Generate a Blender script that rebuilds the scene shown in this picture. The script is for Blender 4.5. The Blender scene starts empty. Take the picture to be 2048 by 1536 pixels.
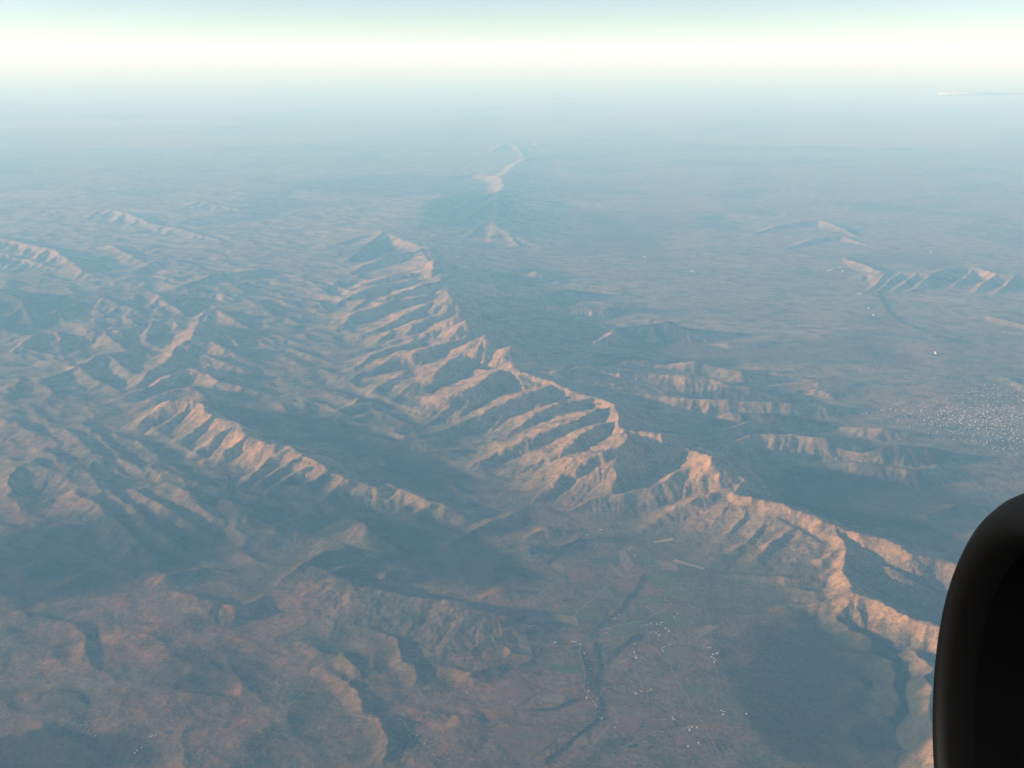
import bpy, bmesh, math, random
import numpy as np
from mathutils import Vector, Matrix

random.seed(7)
S = bpy.context.scene
COL = S.collection

# ------------------------------------------------------------------ camera, sky, sun, exposure
CAM_Z = 9000.0
PITCH = 0.301778                                   # camera looks this far below the horizon (radians)
cd = bpy.data.cameras.new('camera'); cam = bpy.data.objects.new('camera', cd); COL.objects.link(cam)
cam.location = (0, 0, CAM_Z); cam.rotation_euler = (math.pi/2 - PITCH, 0, 0)
cd.sensor_width = 36.0; cd.lens = 36.0*2162/2048; cd.clip_start = 0.3; cd.clip_end = 3.0e6
S.camera = cam
SUN_EL = math.radians(9.0); SUN_AZ = math.radians(-92.0)     # azimuth from +Y, positive to the right
sun_dir = Vector((math.sin(SUN_AZ)*math.cos(SUN_EL), math.cos(SUN_AZ)*math.cos(SUN_EL), math.sin(SUN_EL)))
world = bpy.data.worlds.new('World'); S.world = world; world.use_nodes = True
wn = world.node_tree; wn.nodes.clear()
out = wn.nodes.new('ShaderNodeOutputWorld'); bg = wn.nodes.new('ShaderNodeBackground')
sky = wn.nodes.new('ShaderNodeTexSky'); sky.sky_type = 'NISHITA'; sky.sun_disc = False
sky.sun_elevation = SUN_EL; sky.sun_rotation = SUN_AZ
sky.altitude = 9500; sky.air_density = 1.5; sky.dust_density = 1.0; sky.ozone_density = 0.0
bg.inputs['Strength'].default_value = 0.07
wn.links.new(sky.outputs[0], bg.inputs[0]); wn.links.new(bg.outputs[0], out.inputs[0])
sl = bpy.data.lights.new('sun', 'SUN'); sl.energy = 5.0; sl.angle = math.radians(0.5); sl.color = (1.0, 0.92, 0.79)
so = bpy.data.objects.new('sun', sl); COL.objects.link(so); so.location = (0, 0, 12000)
so.rotation_euler = sun_dir.to_track_quat('Z', 'Y').to_euler()
S.view_settings.view_transform = 'Standard'; S.view_settings.look = 'None'
S.view_settings.gamma = 1.0; S.view_settings.exposure = 1.13
try: S.view_settings.use_curve_mapping = False
except Exception: pass
S.render.engine = 'CYCLES'
S.cycles.use_denoising = True; S.cycles.denoising_input_passes = 'RGB_ALBEDO_NORMAL'; S.cycles.denoising_prefilter = 'ACCURATE'; S.cycles.use_adaptive_sampling = False
S.cycles.volume_bounces = 1; S.cycles.max_bounces = 4; S.cycles.diffuse_bounces = 2

HAZE_DENSITY = 1.8e-5
HAZE_COLOR = (0.26, 0.59, 1.0)

# crest lines: (massif, spread left, spread right, sharpness, [(x, y, height) in metres])
RIDGES = [
 ('far',5,3.5,1.35,[(-12723,162815,133),(-9573,172082,228),(-6724,159218,190),(-3172,143866,285),(-1124,131196,247),(961,133281,342),(1870,121837,228),(2572,105076,133)]),
 ('far',4,3.5,1.35,[(-1755,99174,190),(-675,106526,247),(520,104401,190),(1100,93021,114)]),
 ('far',4,4,1.35,[(-8139,125217,95),(-5444,128389,152),(-2619,118280,171)]),
 ('far',3,3,1.35,[(980,136037,342),(-1353,124894,228),(-3955,118280,171),(-5362,108607,76)]),
 ('far',2.5,2.5,1.35,[(2072,120781,304),(299,110192,190),(-885,102730,57)]),
 ('far',4,4,1.35,[(-12989,176588,152),(-16036,159335,114),(-23627,173213,95),(-36026,189615,76)]),
 ('far',4,4,1.35,[(-81402,229401,190),(-87197,266277,266),(-72849,242008,228),(-55308,197930,114)]),
 ('far',4,4,1.35,[(-68717,158653,152),(-71354,172104,152),(-57558,148072,95)]),
 ('mfar',10,2.2,1,[(1309,92901,250),(236,86359,325),(-504,78811,410),(-834,76012,475),(-683,70951,400),(-1015,64926,450),(-722,60216,380),(-1002,55529,410),(-348,53633,280),(623,51477,150)]),
 ('mfar',1.6,1.6,1.15,[(-789,78577,400),(205,74737,280),(959,69603,120)]),
 ('mfar',1.6,1.6,1.15,[(-539,69136,400),(335,66217,280),(1005,62232,120)]),
 ('mfar',1.6,1.6,1.15,[(-774,62275,400),(28,59951,280),(657,56724,120)]),
 ('mfar',1.6,1.6,1.15,[(-452,57485,400),(283,55538,280),(859,52800,120)]),
 ('mfar',1.6,1.6,1.15,[(-941,54936,400),(-222,53176,280),(354,50685,120)]),
 ('mfar',2,2,1.35,[(-834,76012,475),(-2666,78902,400),(-4264,78426,275),(-5094,77308,50)]),
 ('mfar',2,2,1.35,[(-1047,67060,475),(-2360,64938,300),(-3394,61823,150)]),
 ('mfar',2,2,1.35,[(-1145,63818,450),(-2298,59218,250),(-3125,56684,100)]),
 ('mfar',2,2,1.35,[(-780,58203,400),(-1756,54917,250),(-2306,52772,100)]),
 ('mfar',1.8,1.8,1.35,[(-630,56783,400),(-979,54125,200),(-1190,52197,75)]),
 ('mfar',2,2,1.35,[(-380,58711,325),(285,55888,225),(907,54274,100)]),
 ('mfar',2.4,2.4,1.35,[(-696,72436,450),(336,66445,250),(1033,62172,100)]),
 ('main',10,2,1.05,[(-7941,51072,124),(-7373,52188,223),(-6390,53156,308),(-5267,50548,357),(-3866,47660,471),(-3282,44383,471),(-2759,40728,456),(-2155,36684,456),(-1579,33469,486),(-948,31982,486),(-302,29975,559),(0,28402,632)]),
 ('main',2.6,1.8,1.35,[(0,28402,632),(614,27640,620),(1155,27103,632),(1575,26374,589),(2110,26150,527),(2477,25309,670),(2545,24103,732),(2541,23332,694),(2810,23266,657),(3345,22996,670),(3391,22622,533),(3820,22348,494),(4259,21470,715),(4512,21200,594),(4881,21038,400),(4527,20297,375),(4855,19781,466),(5324,19469,484),(5705,19010,446),(6032,18543,442),(6477,18109,442),(6992,17783,418),(7209,17517,370),(7743,17309,307),(8253,16420,240)]),
 ('main',3,4.2,1.15,[(-4079,47542,492),(-2753,40633,476),(-2063,36598,476),(-1577,33414,500),(-946,31900,508),(0,28769,524),(1172,27504,508),(2131,26403,445),(2603,23900,492),(3435,23617,445),(4419,22276,404),(4944,20140,311)]),
 ('main',2.5,3.4,1.2,[(4959,20203,284),(5458,18739,269),(6013,17720,250),(6821,17172,230)]),
 ('hog',2.5,3.4,1.2,[(-8600,25724,176),(-7077,24233,184),(-5612,22465,176),(-4453,21605,168),(-3415,21109,144)]),
 ('main',0.9,2.9,1.1,[(-6334,52691,384),(-6592,48956,354),(-7072,46665,143)]),
 ('main',0.9,2.9,1.1,[(-4026,46910,539),(-5264,45613,515),(-6178,44853,232),(-6624,43529,118)]),
 ('main',0.9,2.9,1.1,[(-2997,42015,527),(-4570,41583,515),(-5689,40943,254),(-6183,39788,118)]),
 ('main',0.9,2.9,1.1,[(-3743,41020,434),(-5170,40040,370),(-6299,38347,143)]),
 ('main',0.9,2.9,1.1,[(-2675,40025,546),(-3295,39077,615),(-4233,38296,451),(-5284,38248,240),(-5829,36754,118)]),
 ('main',0.9,2.9,1.1,[(-2960,38207,471),(-4141,37415,467),(-5252,36417,306),(-5590,34802,130)]),
 ('main',0.9,2.9,1.1,[(-2260,37042,552),(-2808,36163,630),(-3714,34883,451),(-4405,33950,247),(-4887,33646,143)]),
 ('main',0.9,2.9,1.1,[(-2120,35171,552),(-2962,33816,547),(-3831,33599,321),(-4419,32478,161)]),
 ('main',0.9,2.9,1.1,[(-1637,33024,583),(-2510,32453,569),(-3319,32445,411),(-4077,32239,226),(-4709,31744,124)]),
 ('main',0.9,2.9,1.1,[(-1206,31951,589),(-2020,30781,623),(-2679,30348,590),(-3499,30067,428),(-4229,29274,154),(-4436,28715,105)]),
 ('main',0.9,2.9,1.1,[(-2673,32087,347),(-3384,31529,388),(-4117,30710,306),(-4702,29791,118)]),
 ('main',0.9,2.9,1.1,[(-950,30997,564),(-1765,28860,642),(-2871,28734,433),(-3450,28014,180)]),
 ('main',0.9,2.9,1.1,[(-327,28202,620),(-771,26972,645),(-1148,26583,563),(-1449,26096,344),(-1802,25600,192)]),
 ('main',2.2,2.2,1.2,[(-329,28411,558),(-1317,29051,397),(-2147,28877,347),(-2760,27897,217),(-3147,27036,74)]),
 ('main',0.9,2.9,1.1,[(1156,27134,595),(458,26209,615),(-176,25757,483),(-855,25357,302),(-1573,24863,149)]),
 ('main',0.9,2.9,1.1,[(2037,26008,533),(1238,25418,569),(611,24998,451),(72,24339,247),(-462,24052,124)]),
 ('main',0.9,2.9,1.1,[(2457,25073,632),(1872,24572,660),(1318,24033,607),(426,23390,405),(-274,23062,186),(-719,22659,100)]),
 ('main',0.9,2.9,1.1,[(2556,23960,682),(1977,23444,691),(1409,22884,531),(834,22481,301),(176,22158,120)]),
 ('main',0.9,2.9,1.1,[(2611,22999,657),(2453,22216,708),(2000,21883,671),(1625,21895,516),(1404,21766,335),(1083,21773,181),(761,21507,93)]),
 ('main',1.4,1.4,1.35,[(3391,22622,533),(3391,22423,430),(3273,22463,177)]),
 ('main',1,1,1.1,[(4315,21752,606),(4167,21604,284),(3980,21231,207)]),
 ('main',1,1,1.1,[(4315,21752,606),(4462,21577,295),(4524,21312,208)]),
 ('main',2.4,1.7,1.2,[(4186,21901,479),(3377,21218,406),(2864,20868,279),(2329,20703,214),(1712,20592,127),(1278,20176,43)]),
 ('main',2.4,1.6,1.2,[(4523,20539,383),(3759,20300,319),(3217,19962,225),(2872,19573,96),(2493,19254,29)]),
 ('main',2,6.5,1.25,[(4365,21048,283),(4680,20039,322),(5164,19109,307),(5690,18197,269)]),
 ('main',1.3,1.6,1.1,[(4789,20323,331),(4279,19756,251),(3854,19281,144)]),
 ('main',1.3,1.6,1.1,[(4931,19806,315),(4422,19235,250),(4005,18784,144)]),
 ('main',1.3,1.6,1.1,[(5105,19272,307),(4601,18713,250),(4191,18287,144)]),
 ('main',1.3,1.6,1.1,[(5315,18746,307),(4818,18215,250),(4415,17813,144)]),
 ('main',0.55,0.55,1,[(4209,21331,791),(4244,21230,785)]),
 ('main',2,1.15,1.2,[(6039,18565,432),(6023,17790,365),(5802,17022,307),(5702,16082,374),(6051,15795,346),(6232,15266,370),(6492,15110,370),(6729,14915,394),(6984,14400,394),(7131,13863,384)]),
 ('main',1.5,1.5,1.2,[(6000,17709,355),(5531,17600,230),(5239,17846,168),(4873,18192,58)]),
 ('main',1.5,1.5,1.2,[(5882,17230,298),(5403,17114,182),(4716,17159,120),(3846,17411,29)]),
 ('main',1.5,1.5,1.2,[(5797,16435,326),(5328,16529,182),(4817,16743,106),(4103,16726,29)]),
 ('main',1.5,1.5,1.2,[(5701,16243,288),(5157,16198,144),(4499,16219,48)]),
 ('main',1.1,1.1,1.1,[(5702,16082,374),(5458,15810,182),(5335,15651,125)]),
 ('main',1.1,1.1,1.1,[(6051,15795,346),(5897,15586,144)]),
 ('main',1.1,1.1,1.1,[(6232,15266,370),(6141,15174,182)]),
 ('main',1.1,1.1,1.1,[(6492,15110,370),(6333,14828,182)]),
 ('main',1.6,1.3,1.35,[(5315,15800,96),(5425,15413,134),(5590,15043,134),(5809,14901,77)]),
 ('main',1.8,2.4,1.35,[(5176,14815,58),(5541,14752,96),(5708,14447,125),(5623,13861,134),(5470,13365,125),(5157,12986,96),(4764,12823,48)]),
 ('main',1.6,1.2,1.2,[(6200,14561,168),(6188,13950,288),(5980,13455,312),(5727,12845,312),(5601,12314,288),(5405,11586,288)]),
 ('main',2,2,1.35,[(4977,13880,38),(5145,13954,58),(5326,14052,29)]),
 ('main',2.2,2.2,1.35,[(4253,12350,29),(4665,12398,72),(5151,12257,96),(5519,12191,144)]),
 ('hills',2,1.7,1.2,[(-3057,42439,945),(-1280,42618,446),(329,43756,176)]),
 ('hills',2,1.7,1.2,[(223,43243,135),(934,43297,351),(1859,43517,162),(2566,43336,54)]),
 ('hills',2,1.7,1.2,[(-2113,36083,945),(-1123,37095,540),(109,38623,378),(1032,39045,378),(1988,39774,351),(3412,39936,162)]),
 ('hills',2,1.7,1.2,[(-1655,33535,945),(-415,36459,473),(978,36865,378),(2205,36926,310),(3164,36868,270),(4192,37525,351),(4815,37478,162)]),
 ('hills',2,1.7,1.2,[(-1455,32543,945),(-555,34288,513),(1099,35029,364),(2957,35301,176)]),
 ('hills',2,1.7,1.2,[(-779,30199,1080),(94,33036,580),(891,33369,446),(1997,33163,270),(3005,33827,162)]),
 ('hills',2,1.7,1.2,[(540,31332,473),(1433,31113,378),(2451,31780,351),(3418,33986,338),(4493,34183,405),(5154,34288,513),(5622,33894,378)]),
 ('hills',2,1.7,1.2,[(-57,29597,945),(1086,29726,540),(2236,29755,338),(3063,30171,338),(3868,30231,351),(4600,30222,202)]),
 ('hills',2,1.7,1.2,[(4348,29989,270),(5271,29937,405),(5962,29733,270),(6405,29098,310),(7129,29150,162)]),
 ('hills',1.8,3,1.2,[(1172,28243,608),(2037,28942,473),(2853,28683,405),(3834,28773,378),(4884,28403,446),(5530,28156,378),(6380,27643,297),(7463,27105,162)]),
 ('hills',1.6,1.6,1.35,[(3834,28773,378),(3658,28402,202),(3360,28143,68)]),
 ('hills',1.6,1.6,1.35,[(4625,28496,418),(4450,28172,202),(4149,27918,68)]),
 ('hills',1.6,1.6,1.35,[(5530,28156,378),(5327,27720,202),(5046,27610,68)]),
 ('hills',2,1.7,1.2,[(3351,26946,338),(4348,26609,351),(5481,26444,364),(6890,26403,310),(7934,26443,256),(8744,26520,108)]),
 ('hills',2,1.7,1.2,[(4809,25458,162),(5418,25444,351),(6550,25486,297),(7054,25460,135)]),
 ('hills',2,1.7,1.2,[(4371,24293,162),(4944,24200,297),(5781,24803,338),(6870,25260,270),(7649,25348,108)]),
 ('hills',2,1.7,1.2,[(4815,23489,270),(5704,23878,338),(6499,23774,351),(7253,23538,338),(8124,23679,162)]),
 ('hills',2,1.7,1.2,[(8325,25123,122),(8933,24747,216),(9956,24516,81)]),
 ('hills',2,1.7,1.2,[(7243,23448,162),(8132,22983,216),(8864,23173,351),(9513,23058,297),(10056,23229,122)]),
 ('hills',2,1.7,1.2,[(7505,22399,202),(8078,22136,270),(8748,21851,243),(9547,22486,108)]),
 ('hills',1.8,1.8,1.35,[(3648,24275,270),(4263,23656,270),(4725,22983,216),(5277,22350,162),(6018,21773,216),(7236,21470,108)]),
 ('hills',2.5,2.5,1.35,[(8352,19845,81),(8876,20187,148),(9504,20214,81)]),
 ('escarp',3.5,1.6,1.2,[(14787,47504,96),(14890,45030,240),(14941,43269,336),(15605,43435,344),(16604,42821,344),(17966,43756,384),(18915,44075,384),(19619,42821,344),(21040,42421,344)]),
 ('escarp',1.1,1.1,1.1,[(15279,43372,336),(14537,42159,176),(13588,40789,32)]),
 ('escarp',1.1,1.1,1.1,[(15788,43372,336),(15033,42159,176),(14069,40789,32)]),
 ('escarp',1.1,1.1,1.1,[(16289,43064,336),(15528,41872,176),(14557,40523,32)]),
 ('escarp',1.1,1.1,1.1,[(16820,42861,336),(16050,41682,176),(15070,40347,32)]),
 ('escarp',1.1,1.1,1.1,[(18128,43894,336),(17301,42646,176),(16257,41241,32)]),
 ('escarp',1.1,1.1,1.1,[(18951,43894,336),(18102,42646,176),(17035,41241,32)]),
 ('escarp',1.1,1.1,1.1,[(19436,42861,336),(18601,41682,176),(17547,40347,32)]),
 ('escarp',1.1,1.1,1.1,[(20107,42560,336),(19263,41401,176),(18198,40087,32)]),
 ('escarp',2.2,2.2,1.35,[(14726,36167,48),(15504,36419,128),(16519,36580,160),(17190,35253,136)]),
 ('escarp',2.2,2.2,1.35,[(15504,34726,64),(16194,34810,128),(16753,34274,96)]),
 ('escarp',3,2.2,1.35,[(11901,53826,48),(13982,56329,208),(16402,57575,280),(16969,55381,176),(17172,53081,48)]),
 ('escarp',3,2.2,1.35,[(12408,49632,48),(14381,51890,176),(16137,52960,192),(16995,50959,48)]),
 ('escarp',3,2.4,1.35,[(9675,58749,48),(11650,60666,176),(13179,59936,144),(14378,59107,48)]),
 ('escarp',2,2,1.35,[(13684,29625,48),(13995,29368,96),(14182,28230,112)]),
 ('hog',1.7,1.5,1.1,[(-9101,25233,240),(-8605,25838,496),(-8027,25812,544),(-7201,24670,512),(-6653,24161,512),(-5985,23220,504),(-5452,22859,504),(-4929,22551,512),(-4541,22181,464),(-4147,21732,464),(-3935,21277,416),(-3467,20959,376),(-2766,20747,296),(-2553,20973,280),(-2186,20630,256),(-1634,20100,208),(-1341,19912,160),(-934,19727,80)]),
 ('hog',0.75,1,1,[(-8012,25756,536),(-8321,25258,336),(-8633,24692,120)]),
 ('hog',0.75,1,1,[(-7179,24583,504),(-7520,24161,336),(-7881,23792,120)]),
 ('hog',0.75,1,1,[(-6623,24042,504),(-6976,23544,336),(-7310,23138,120)]),
 ('hog',0.75,1,1,[(-5976,23175,496),(-6470,22827,336),(-6882,22700,120)]),
 ('hog',0.75,1,1,[(-4931,22499,496),(-5320,22197,352),(-5691,21467,144)]),
 ('hog',0.75,1,1,[(-4513,22141,456),(-4913,21803,320),(-5340,21229,128)]),
 ('hog',0.75,1,1,[(-4152,21694,456),(-4622,21419,336),(-5096,20841,144)]),
 ('hog',0.75,1,1,[(-3924,21213,408),(-4277,20970,304),(-4716,21028,144)]),
 ('hog',0.75,1,1,[(-3483,20924,368),(-3698,20804,272),(-3848,20410,128)]),
 ('hog',0.75,1,1,[(-2841,20766,288),(-2990,20672,160)]),
 ('hog',1.2,1.2,1.35,[(-2444,20918,224),(-2734,20687,120),(-3025,20510,40)]),
 ('hog',1.2,1.2,1.35,[(-2154,20600,224),(-2443,20377,120),(-2732,20207,40)]),
 ('hog',1.2,1.2,1.35,[(-1869,20265,224),(-2156,20051,120),(-2444,19888,40)]),
 ('hog',1.2,1.2,1.35,[(-1624,19964,224),(-1910,19759,120),(-2195,19601,40)]),
 ('hog',1.7,2.4,1.15,[(-10166,34347,448),(-9947,32730,384),(-10033,31100,304),(-10128,29481,240),(-10376,28316,128)]),
 ('hog',1.8,1.8,1.35,[(-10166,34347,448),(-9492,33602,320),(-8592,32364,160)]),
 ('hog',2,1.8,1.35,[(-9653,31517,360),(-9190,31774,400),(-8628,31325,288),(-7733,30642,80)]),
 ('hog',2,2,1.35,[(-10197,27536,120),(-9656,28351,304),(-9032,28987,416),(-8641,29190,400),(-7854,28802,224),(-6967,28521,64)]),
 ('hog',1.6,1.6,1.35,[(-9032,28987,416),(-8109,28197,280),(-7361,27892,176),(-6416,27541,48)]),
 ('hog',1.8,1.8,1.35,[(-9465,26862,200),(-8954,27386,336),(-8519,27493,344),(-7973,27164,240)]),
 ('hog',1.5,1.5,1.35,[(-9060,30967,264),(-8014,30005,160),(-7264,29526,48)]),
 ('lefth',1.9,2,1.35,[(-14123,38032,142),(-13726,38787,304),(-13227,38988,428),(-12579,38046,323),(-11358,36554,95)]),
 ('lefth',1.9,2,1.35,[(-15899,35787,142),(-15829,36927,256),(-15390,37880,361),(-14782,38196,418),(-13984,37418,285),(-13447,37232,238)]),
 ('lefth',1.9,2,1.35,[(-15160,31791,190),(-14978,33434,380),(-14258,33211,323),(-13642,33241,266),(-13079,33591,323),(-12405,33591,323),(-11800,34391,437),(-11059,34324,437),(-10487,33719,323),(-10054,33303,266)]),
 ('lefth',2,2,1.35,[(-11769,34292,428),(-11514,32792,238),(-10753,32065,114)]),
 ('lefth',2,2,1.35,[(-13094,33498,314),(-11991,31904,238),(-10838,31126,95)]),
 ('lefth',1.8,2,1.35,[(-13252,28361,114),(-12506,29679,256),(-12013,30922,323),(-11471,31380,304),(-10727,31353,124)]),
 ('lefth',1.7,1.7,1.35,[(-12025,30954,314),(-11098,29740,238),(-10305,29014,86)]),
 ('lefth',1.7,1.7,1.35,[(-12519,29709,247),(-11572,28675,190),(-10484,27893,76)]),
 ('lefth',2,2,1.35,[(-13724,28210,190),(-13067,28286,238),(-12201,27468,142)]),
 ('lefth',1.9,2,1.35,[(-12898,39939,142),(-12437,41351,266),(-12110,42344,380),(-11429,42794,370),(-10997,43071,314),(-10600,44399,152)]),
 ('lefth',1.9,1.9,1.35,[(-12301,39510,142),(-12051,39769,218),(-10883,39466,228),(-9858,38637,76)]),
 ('lefth',1.9,1.9,1.35,[(-11824,37563,142),(-11622,37845,314),(-11070,38096,238),(-10625,38076,95)]),
 ('lefth',1.9,1.9,1.35,[(-10598,35593,190),(-10445,36149,370),(-10020,36296,370),(-9379,35453,190),(-8739,34621,57)]),
 ('lefth',3,2,1.35,[(-26372,52433,475),(-24070,50576,494),(-21852,48680,494),(-19848,46793,494),(-18099,44213,399),(-16879,42968,171)]),
 ('lefth',2,2,1.35,[(-24164,47792,380),(-22548,47176,380),(-20592,45669,332),(-19063,44498,238)]),
 ('lefth',2,2,1.35,[(-17112,42613,142),(-16785,43395,228),(-15991,42552,114)]),
 ('lefth',3,2.2,1.35,[(-23545,60817,238),(-22632,60668,399),(-21286,59582,361),(-18868,56292,266),(-17116,54776,247),(-15436,53271,190),(-14104,51907,76)]),
 ('lefth',3,2.2,1.35,[(-19080,63294,114),(-18593,64749,266),(-17455,63805,218),(-15975,62543,162),(-15174,64360,171),(-13844,63357,76)]),
 ('lefth',3,2.2,1.35,[(-27664,62207,95),(-25538,61941,190),(-23802,61092,114)]),
 ('lefth',2,2,1.35,[(-20726,39914,665),(-18431,38161,665),(-17367,37305,456),(-16177,35453,190)]),
 ('lefth',2,2,1.35,[(-18057,35019,332),(-16635,34080,314),(-15739,33461,142)]),
 ('lefth',3,2,1.35,[(-15524,43846,95),(-15329,45888,247),(-14430,46117,247),(-13622,45873,76)]),
 ('lefth',3,2,1.35,[(-18679,49878,238),(-16584,46746,238),(-15703,45678,114)]),
 ('lefth',2,2,1.35,[(-9904,39213,57),(-9249,37989,152),(-8462,36836,152),(-7974,36130,57)]),
 ('low',1.5,2.6,1.2,[(-12783,25520,180),(-12056,24993,168),(-11448,24409,120),(-10697,23719,60)]),
 ('low',1.5,2.6,1.2,[(-10976,24725,108),(-9729,23350,162),(-9040,22547,144),(-8466,22043,48)]),
 ('low',1.5,2.6,1.2,[(-10617,25213,90),(-9498,23828,144),(-8617,22608,120),(-8262,22189,48)]),
 ('low',1.5,2.6,1.2,[(-9640,24540,72),(-8782,23796,156),(-7963,22855,144),(-7736,22638,48)]),
 ('low',1.5,2.6,1.2,[(-10853,23266,108),(-9871,22246,144),(-9148,21711,90),(-8791,21367,36)]),
 ('low',1.5,2.6,1.2,[(-11501,22917,120),(-10590,22380,150),(-9706,21552,132),(-9227,21283,48)]),
 ('low',1.5,2.6,1.2,[(-9164,20968,90),(-8518,20233,150),(-7593,19150,162),(-6882,18300,138),(-6346,17777,72)]),
 ('low',1.5,2.6,1.2,[(-8325,20968,90),(-7734,20169,156),(-7010,19081,162),(-6426,18507,120),(-6097,18325,54)]),
 ('low',1.5,2.6,1.2,[(-7898,21102,90),(-7366,20383,162),(-6732,19700,168),(-6134,19146,132),(-5717,18829,60)]),
 ('low',1.5,2.6,1.2,[(-7337,21514,90),(-6655,20509,174),(-6135,19872,156),(-5738,19464,60)]),
 ('low',1.5,2.6,1.2,[(-7729,22085,90),(-7181,21735,150),(-6648,21369,150),(-6083,21010,72)]),
 ('low',2,1.7,1.35,[(-5981,20436,150),(-5594,20123,198),(-5056,19745,180),(-4755,19705,90)]),
 ('low',2,1.7,1.35,[(-5685,20897,120),(-5293,20573,180),(-4985,20557,120)]),
 ('low',2,1.7,1.35,[(-4574,19084,108),(-4220,19272,180),(-4003,19427,216),(-3906,19403,120)]),
 ('low',1.8,1.9,1.35,[(-3333,19172,120),(-3042,19210,240),(-2773,19000,252),(-2431,18522,216),(-2115,18148,120)]),
 ('low',2.2,1.9,1.35,[(-4047,16974,90),(-3777,17428,198),(-3478,17781,240),(-3064,18030,198),(-2846,18085,90)]),
 ('low',2.2,1.9,1.35,[(-3647,16701,90),(-3264,17023,210),(-2995,17272,228),(-2827,17622,120)]),
 ('low',1.8,6,1.5,[(-3394,17270,180),(-2924,16803,228),(-2412,16500,216),(-2095,16320,228),(-1532,16125,240),(-878,16029,264),(-527,15903,204),(-171,15737,168),(295,15750,32)]),
 ('low',1.8,1.8,1.35,[(-2492,17103,120),(-2230,17127,156),(-2057,17124,60)]),
 ('low',1.8,2.6,1.35,[(-6240,17290,72),(-5949,17080,132),(-5550,17373,108),(-5101,17336,48)]),
 ('low',1.8,2.6,1.35,[(-5841,16557,72),(-5054,16186,132),(-4606,16067,132),(-4271,16404,60)]),
 ('low',2,2,1.35,[(-7926,15843,90),(-7272,15639,68),(-6779,15189,57),(-6336,14413,42),(-5811,13776,21)]),
 ('low',2.4,2,1.35,[(-9058,17255,90),(-8568,17364,132),(-8332,17657,132),(-7907,17701,60)]),
 ('low',2.4,2,1.35,[(-8082,16802,36),(-7668,17103,120),(-7142,17077,36)]),
 ('low',2,2,1.35,[(-6698,15174,21),(-6090,15266,57),(-5581,15157,31)]),
 ('low',1.6,1.6,1.35,[(-3173,14992,40),(-2540,14453,104),(-2277,14189,96),(-2098,14246,60)]),
 ('low',1.6,2,1.35,[(-2702,15538,80),(-2173,15186,104),(-1748,14898,96),(-1468,14352,80),(-1429,13889,32)]),
 ('low',1.5,1.5,1.35,[(-2900,14304,24),(-2447,13814,80),(-2139,13421,88),(-2020,13032,24)]),
 ('low',1.5,1.5,1.35,[(-2120,13259,32),(-1832,12939,88),(-1680,12497,80),(-1740,12133,32)]),
 ('low',1.5,2.2,1.35,[(-1095,14429,32),(-628,14146,80),(-181,14315,60),(274,14442,24)]),
 ('low',1.5,2.2,1.35,[(-1376,13271,24),(-860,12916,64),(-514,12951,40)]),
 ('low',1.6,1.8,1.35,[(-346,15019,24),(-31,14811,60),(276,14583,24)]),
 ('low',2,2.2,1.35,[(-6919,12518,65),(-6425,12629,65),(-5658,12390,39)]),
 ('low',2,2.2,1.35,[(-7894,13708,65),(-7400,13581,65),(-6645,13495,39),(-6136,13283,16)]),
 ('low',2,2,1.35,[(-1170,18575,36),(-714,19084,108),(-237,19573,96),(264,20191,36)]),
 ('low',2,2,1.35,[(-221,18051,36),(335,18319,108),(902,18500,72),(1305,18927,24)]),
 ('low',2,2,1.35,[(-836,17359,36),(-350,17532,96),(142,17359,36)]),
 ('low',2,2,1.35,[(249,18902,36),(738,19211,102),(1323,19239,36)]),
 ('low',1.8,1.8,1.35,[(-377,16623,36),(-120,16701,90),(309,16623,36)]),
 ('low',2,2,1.35,[(-4683,23454,36),(-3763,23522,72),(-3023,23134,36)]),
 ('low',1.8,1.6,1.35,[(-8917,39357,24),(-8029,38178,108),(-7431,38877,96),(-6818,38487,36)]),
 ('low',1.8,1.6,1.35,[(-8694,36264,24),(-7991,36234,120),(-7115,35227,108),(-6496,35512,36)]),
 ('low',1.8,1.6,1.35,[(-7805,32982,24),(-7242,33357,120),(-6480,32673,108),(-5743,32938,36)]),
 ('low',1.8,1.6,1.35,[(-7205,31264,24),(-6608,31716,132),(-5998,31282,144),(-5417,30911,48)]),
 ('low',1.8,1.6,1.35,[(-6660,29704,24),(-5969,29885,120),(-5565,30059,144),(-4880,29340,60)]),
 ('low',1.8,1.6,1.35,[(-5870,27834,24),(-5228,28054,96),(-4482,27611,96),(-4048,27363,36)]),
 ('low',1.8,1.6,1.35,[(-4777,26132,36),(-4303,26413,144),(-4010,27107,120)]),
 ('low',1.8,1.6,1.35,[(-4313,26460,60),(-4003,26581,156),(-3640,26782,144),(-3373,26699,48)]),
 ('low',1.8,1.6,1.35,[(-4029,25366,36),(-3540,25974,144),(-3214,25887,120)]),
 ('low',1.8,1.6,1.35,[(-4588,25366,36),(-4175,25544,132),(-3765,25264,72)]),
 ('low',1.8,1.6,1.35,[(-3994,24290,36),(-3399,24343,144),(-2762,23957,96)]),
 ('low',1.8,1.6,1.35,[(-3060,23454,36),(-2617,23693,132),(-2040,23796,156),(-1496,24540,72)]),
 ('low',1.8,1.6,1.35,[(-2672,24225,60),(-2088,24413,144),(-1511,24836,120)]),
 ('low',1.8,1.6,1.35,[(-2339,23165,24),(-1773,23297,96),(-1090,23454,36)]),
 ('low',1.8,1.6,1.35,[(-10594,42983,24),(-9318,42696,84),(-8256,43481,24)]),
 ('low',1.8,1.6,1.35,[(-11417,48499,24),(-10237,49433,84),(-8805,49124,24)]),
 ('low',1.8,1.6,1.35,[(-12133,53970,24),(-11043,54838,84),(-9376,53970,24)]),
 ('low',1.8,1.6,1.35,[(-13456,48499,24),(-12543,49433,84),(-11327,49124,24)]),
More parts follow.
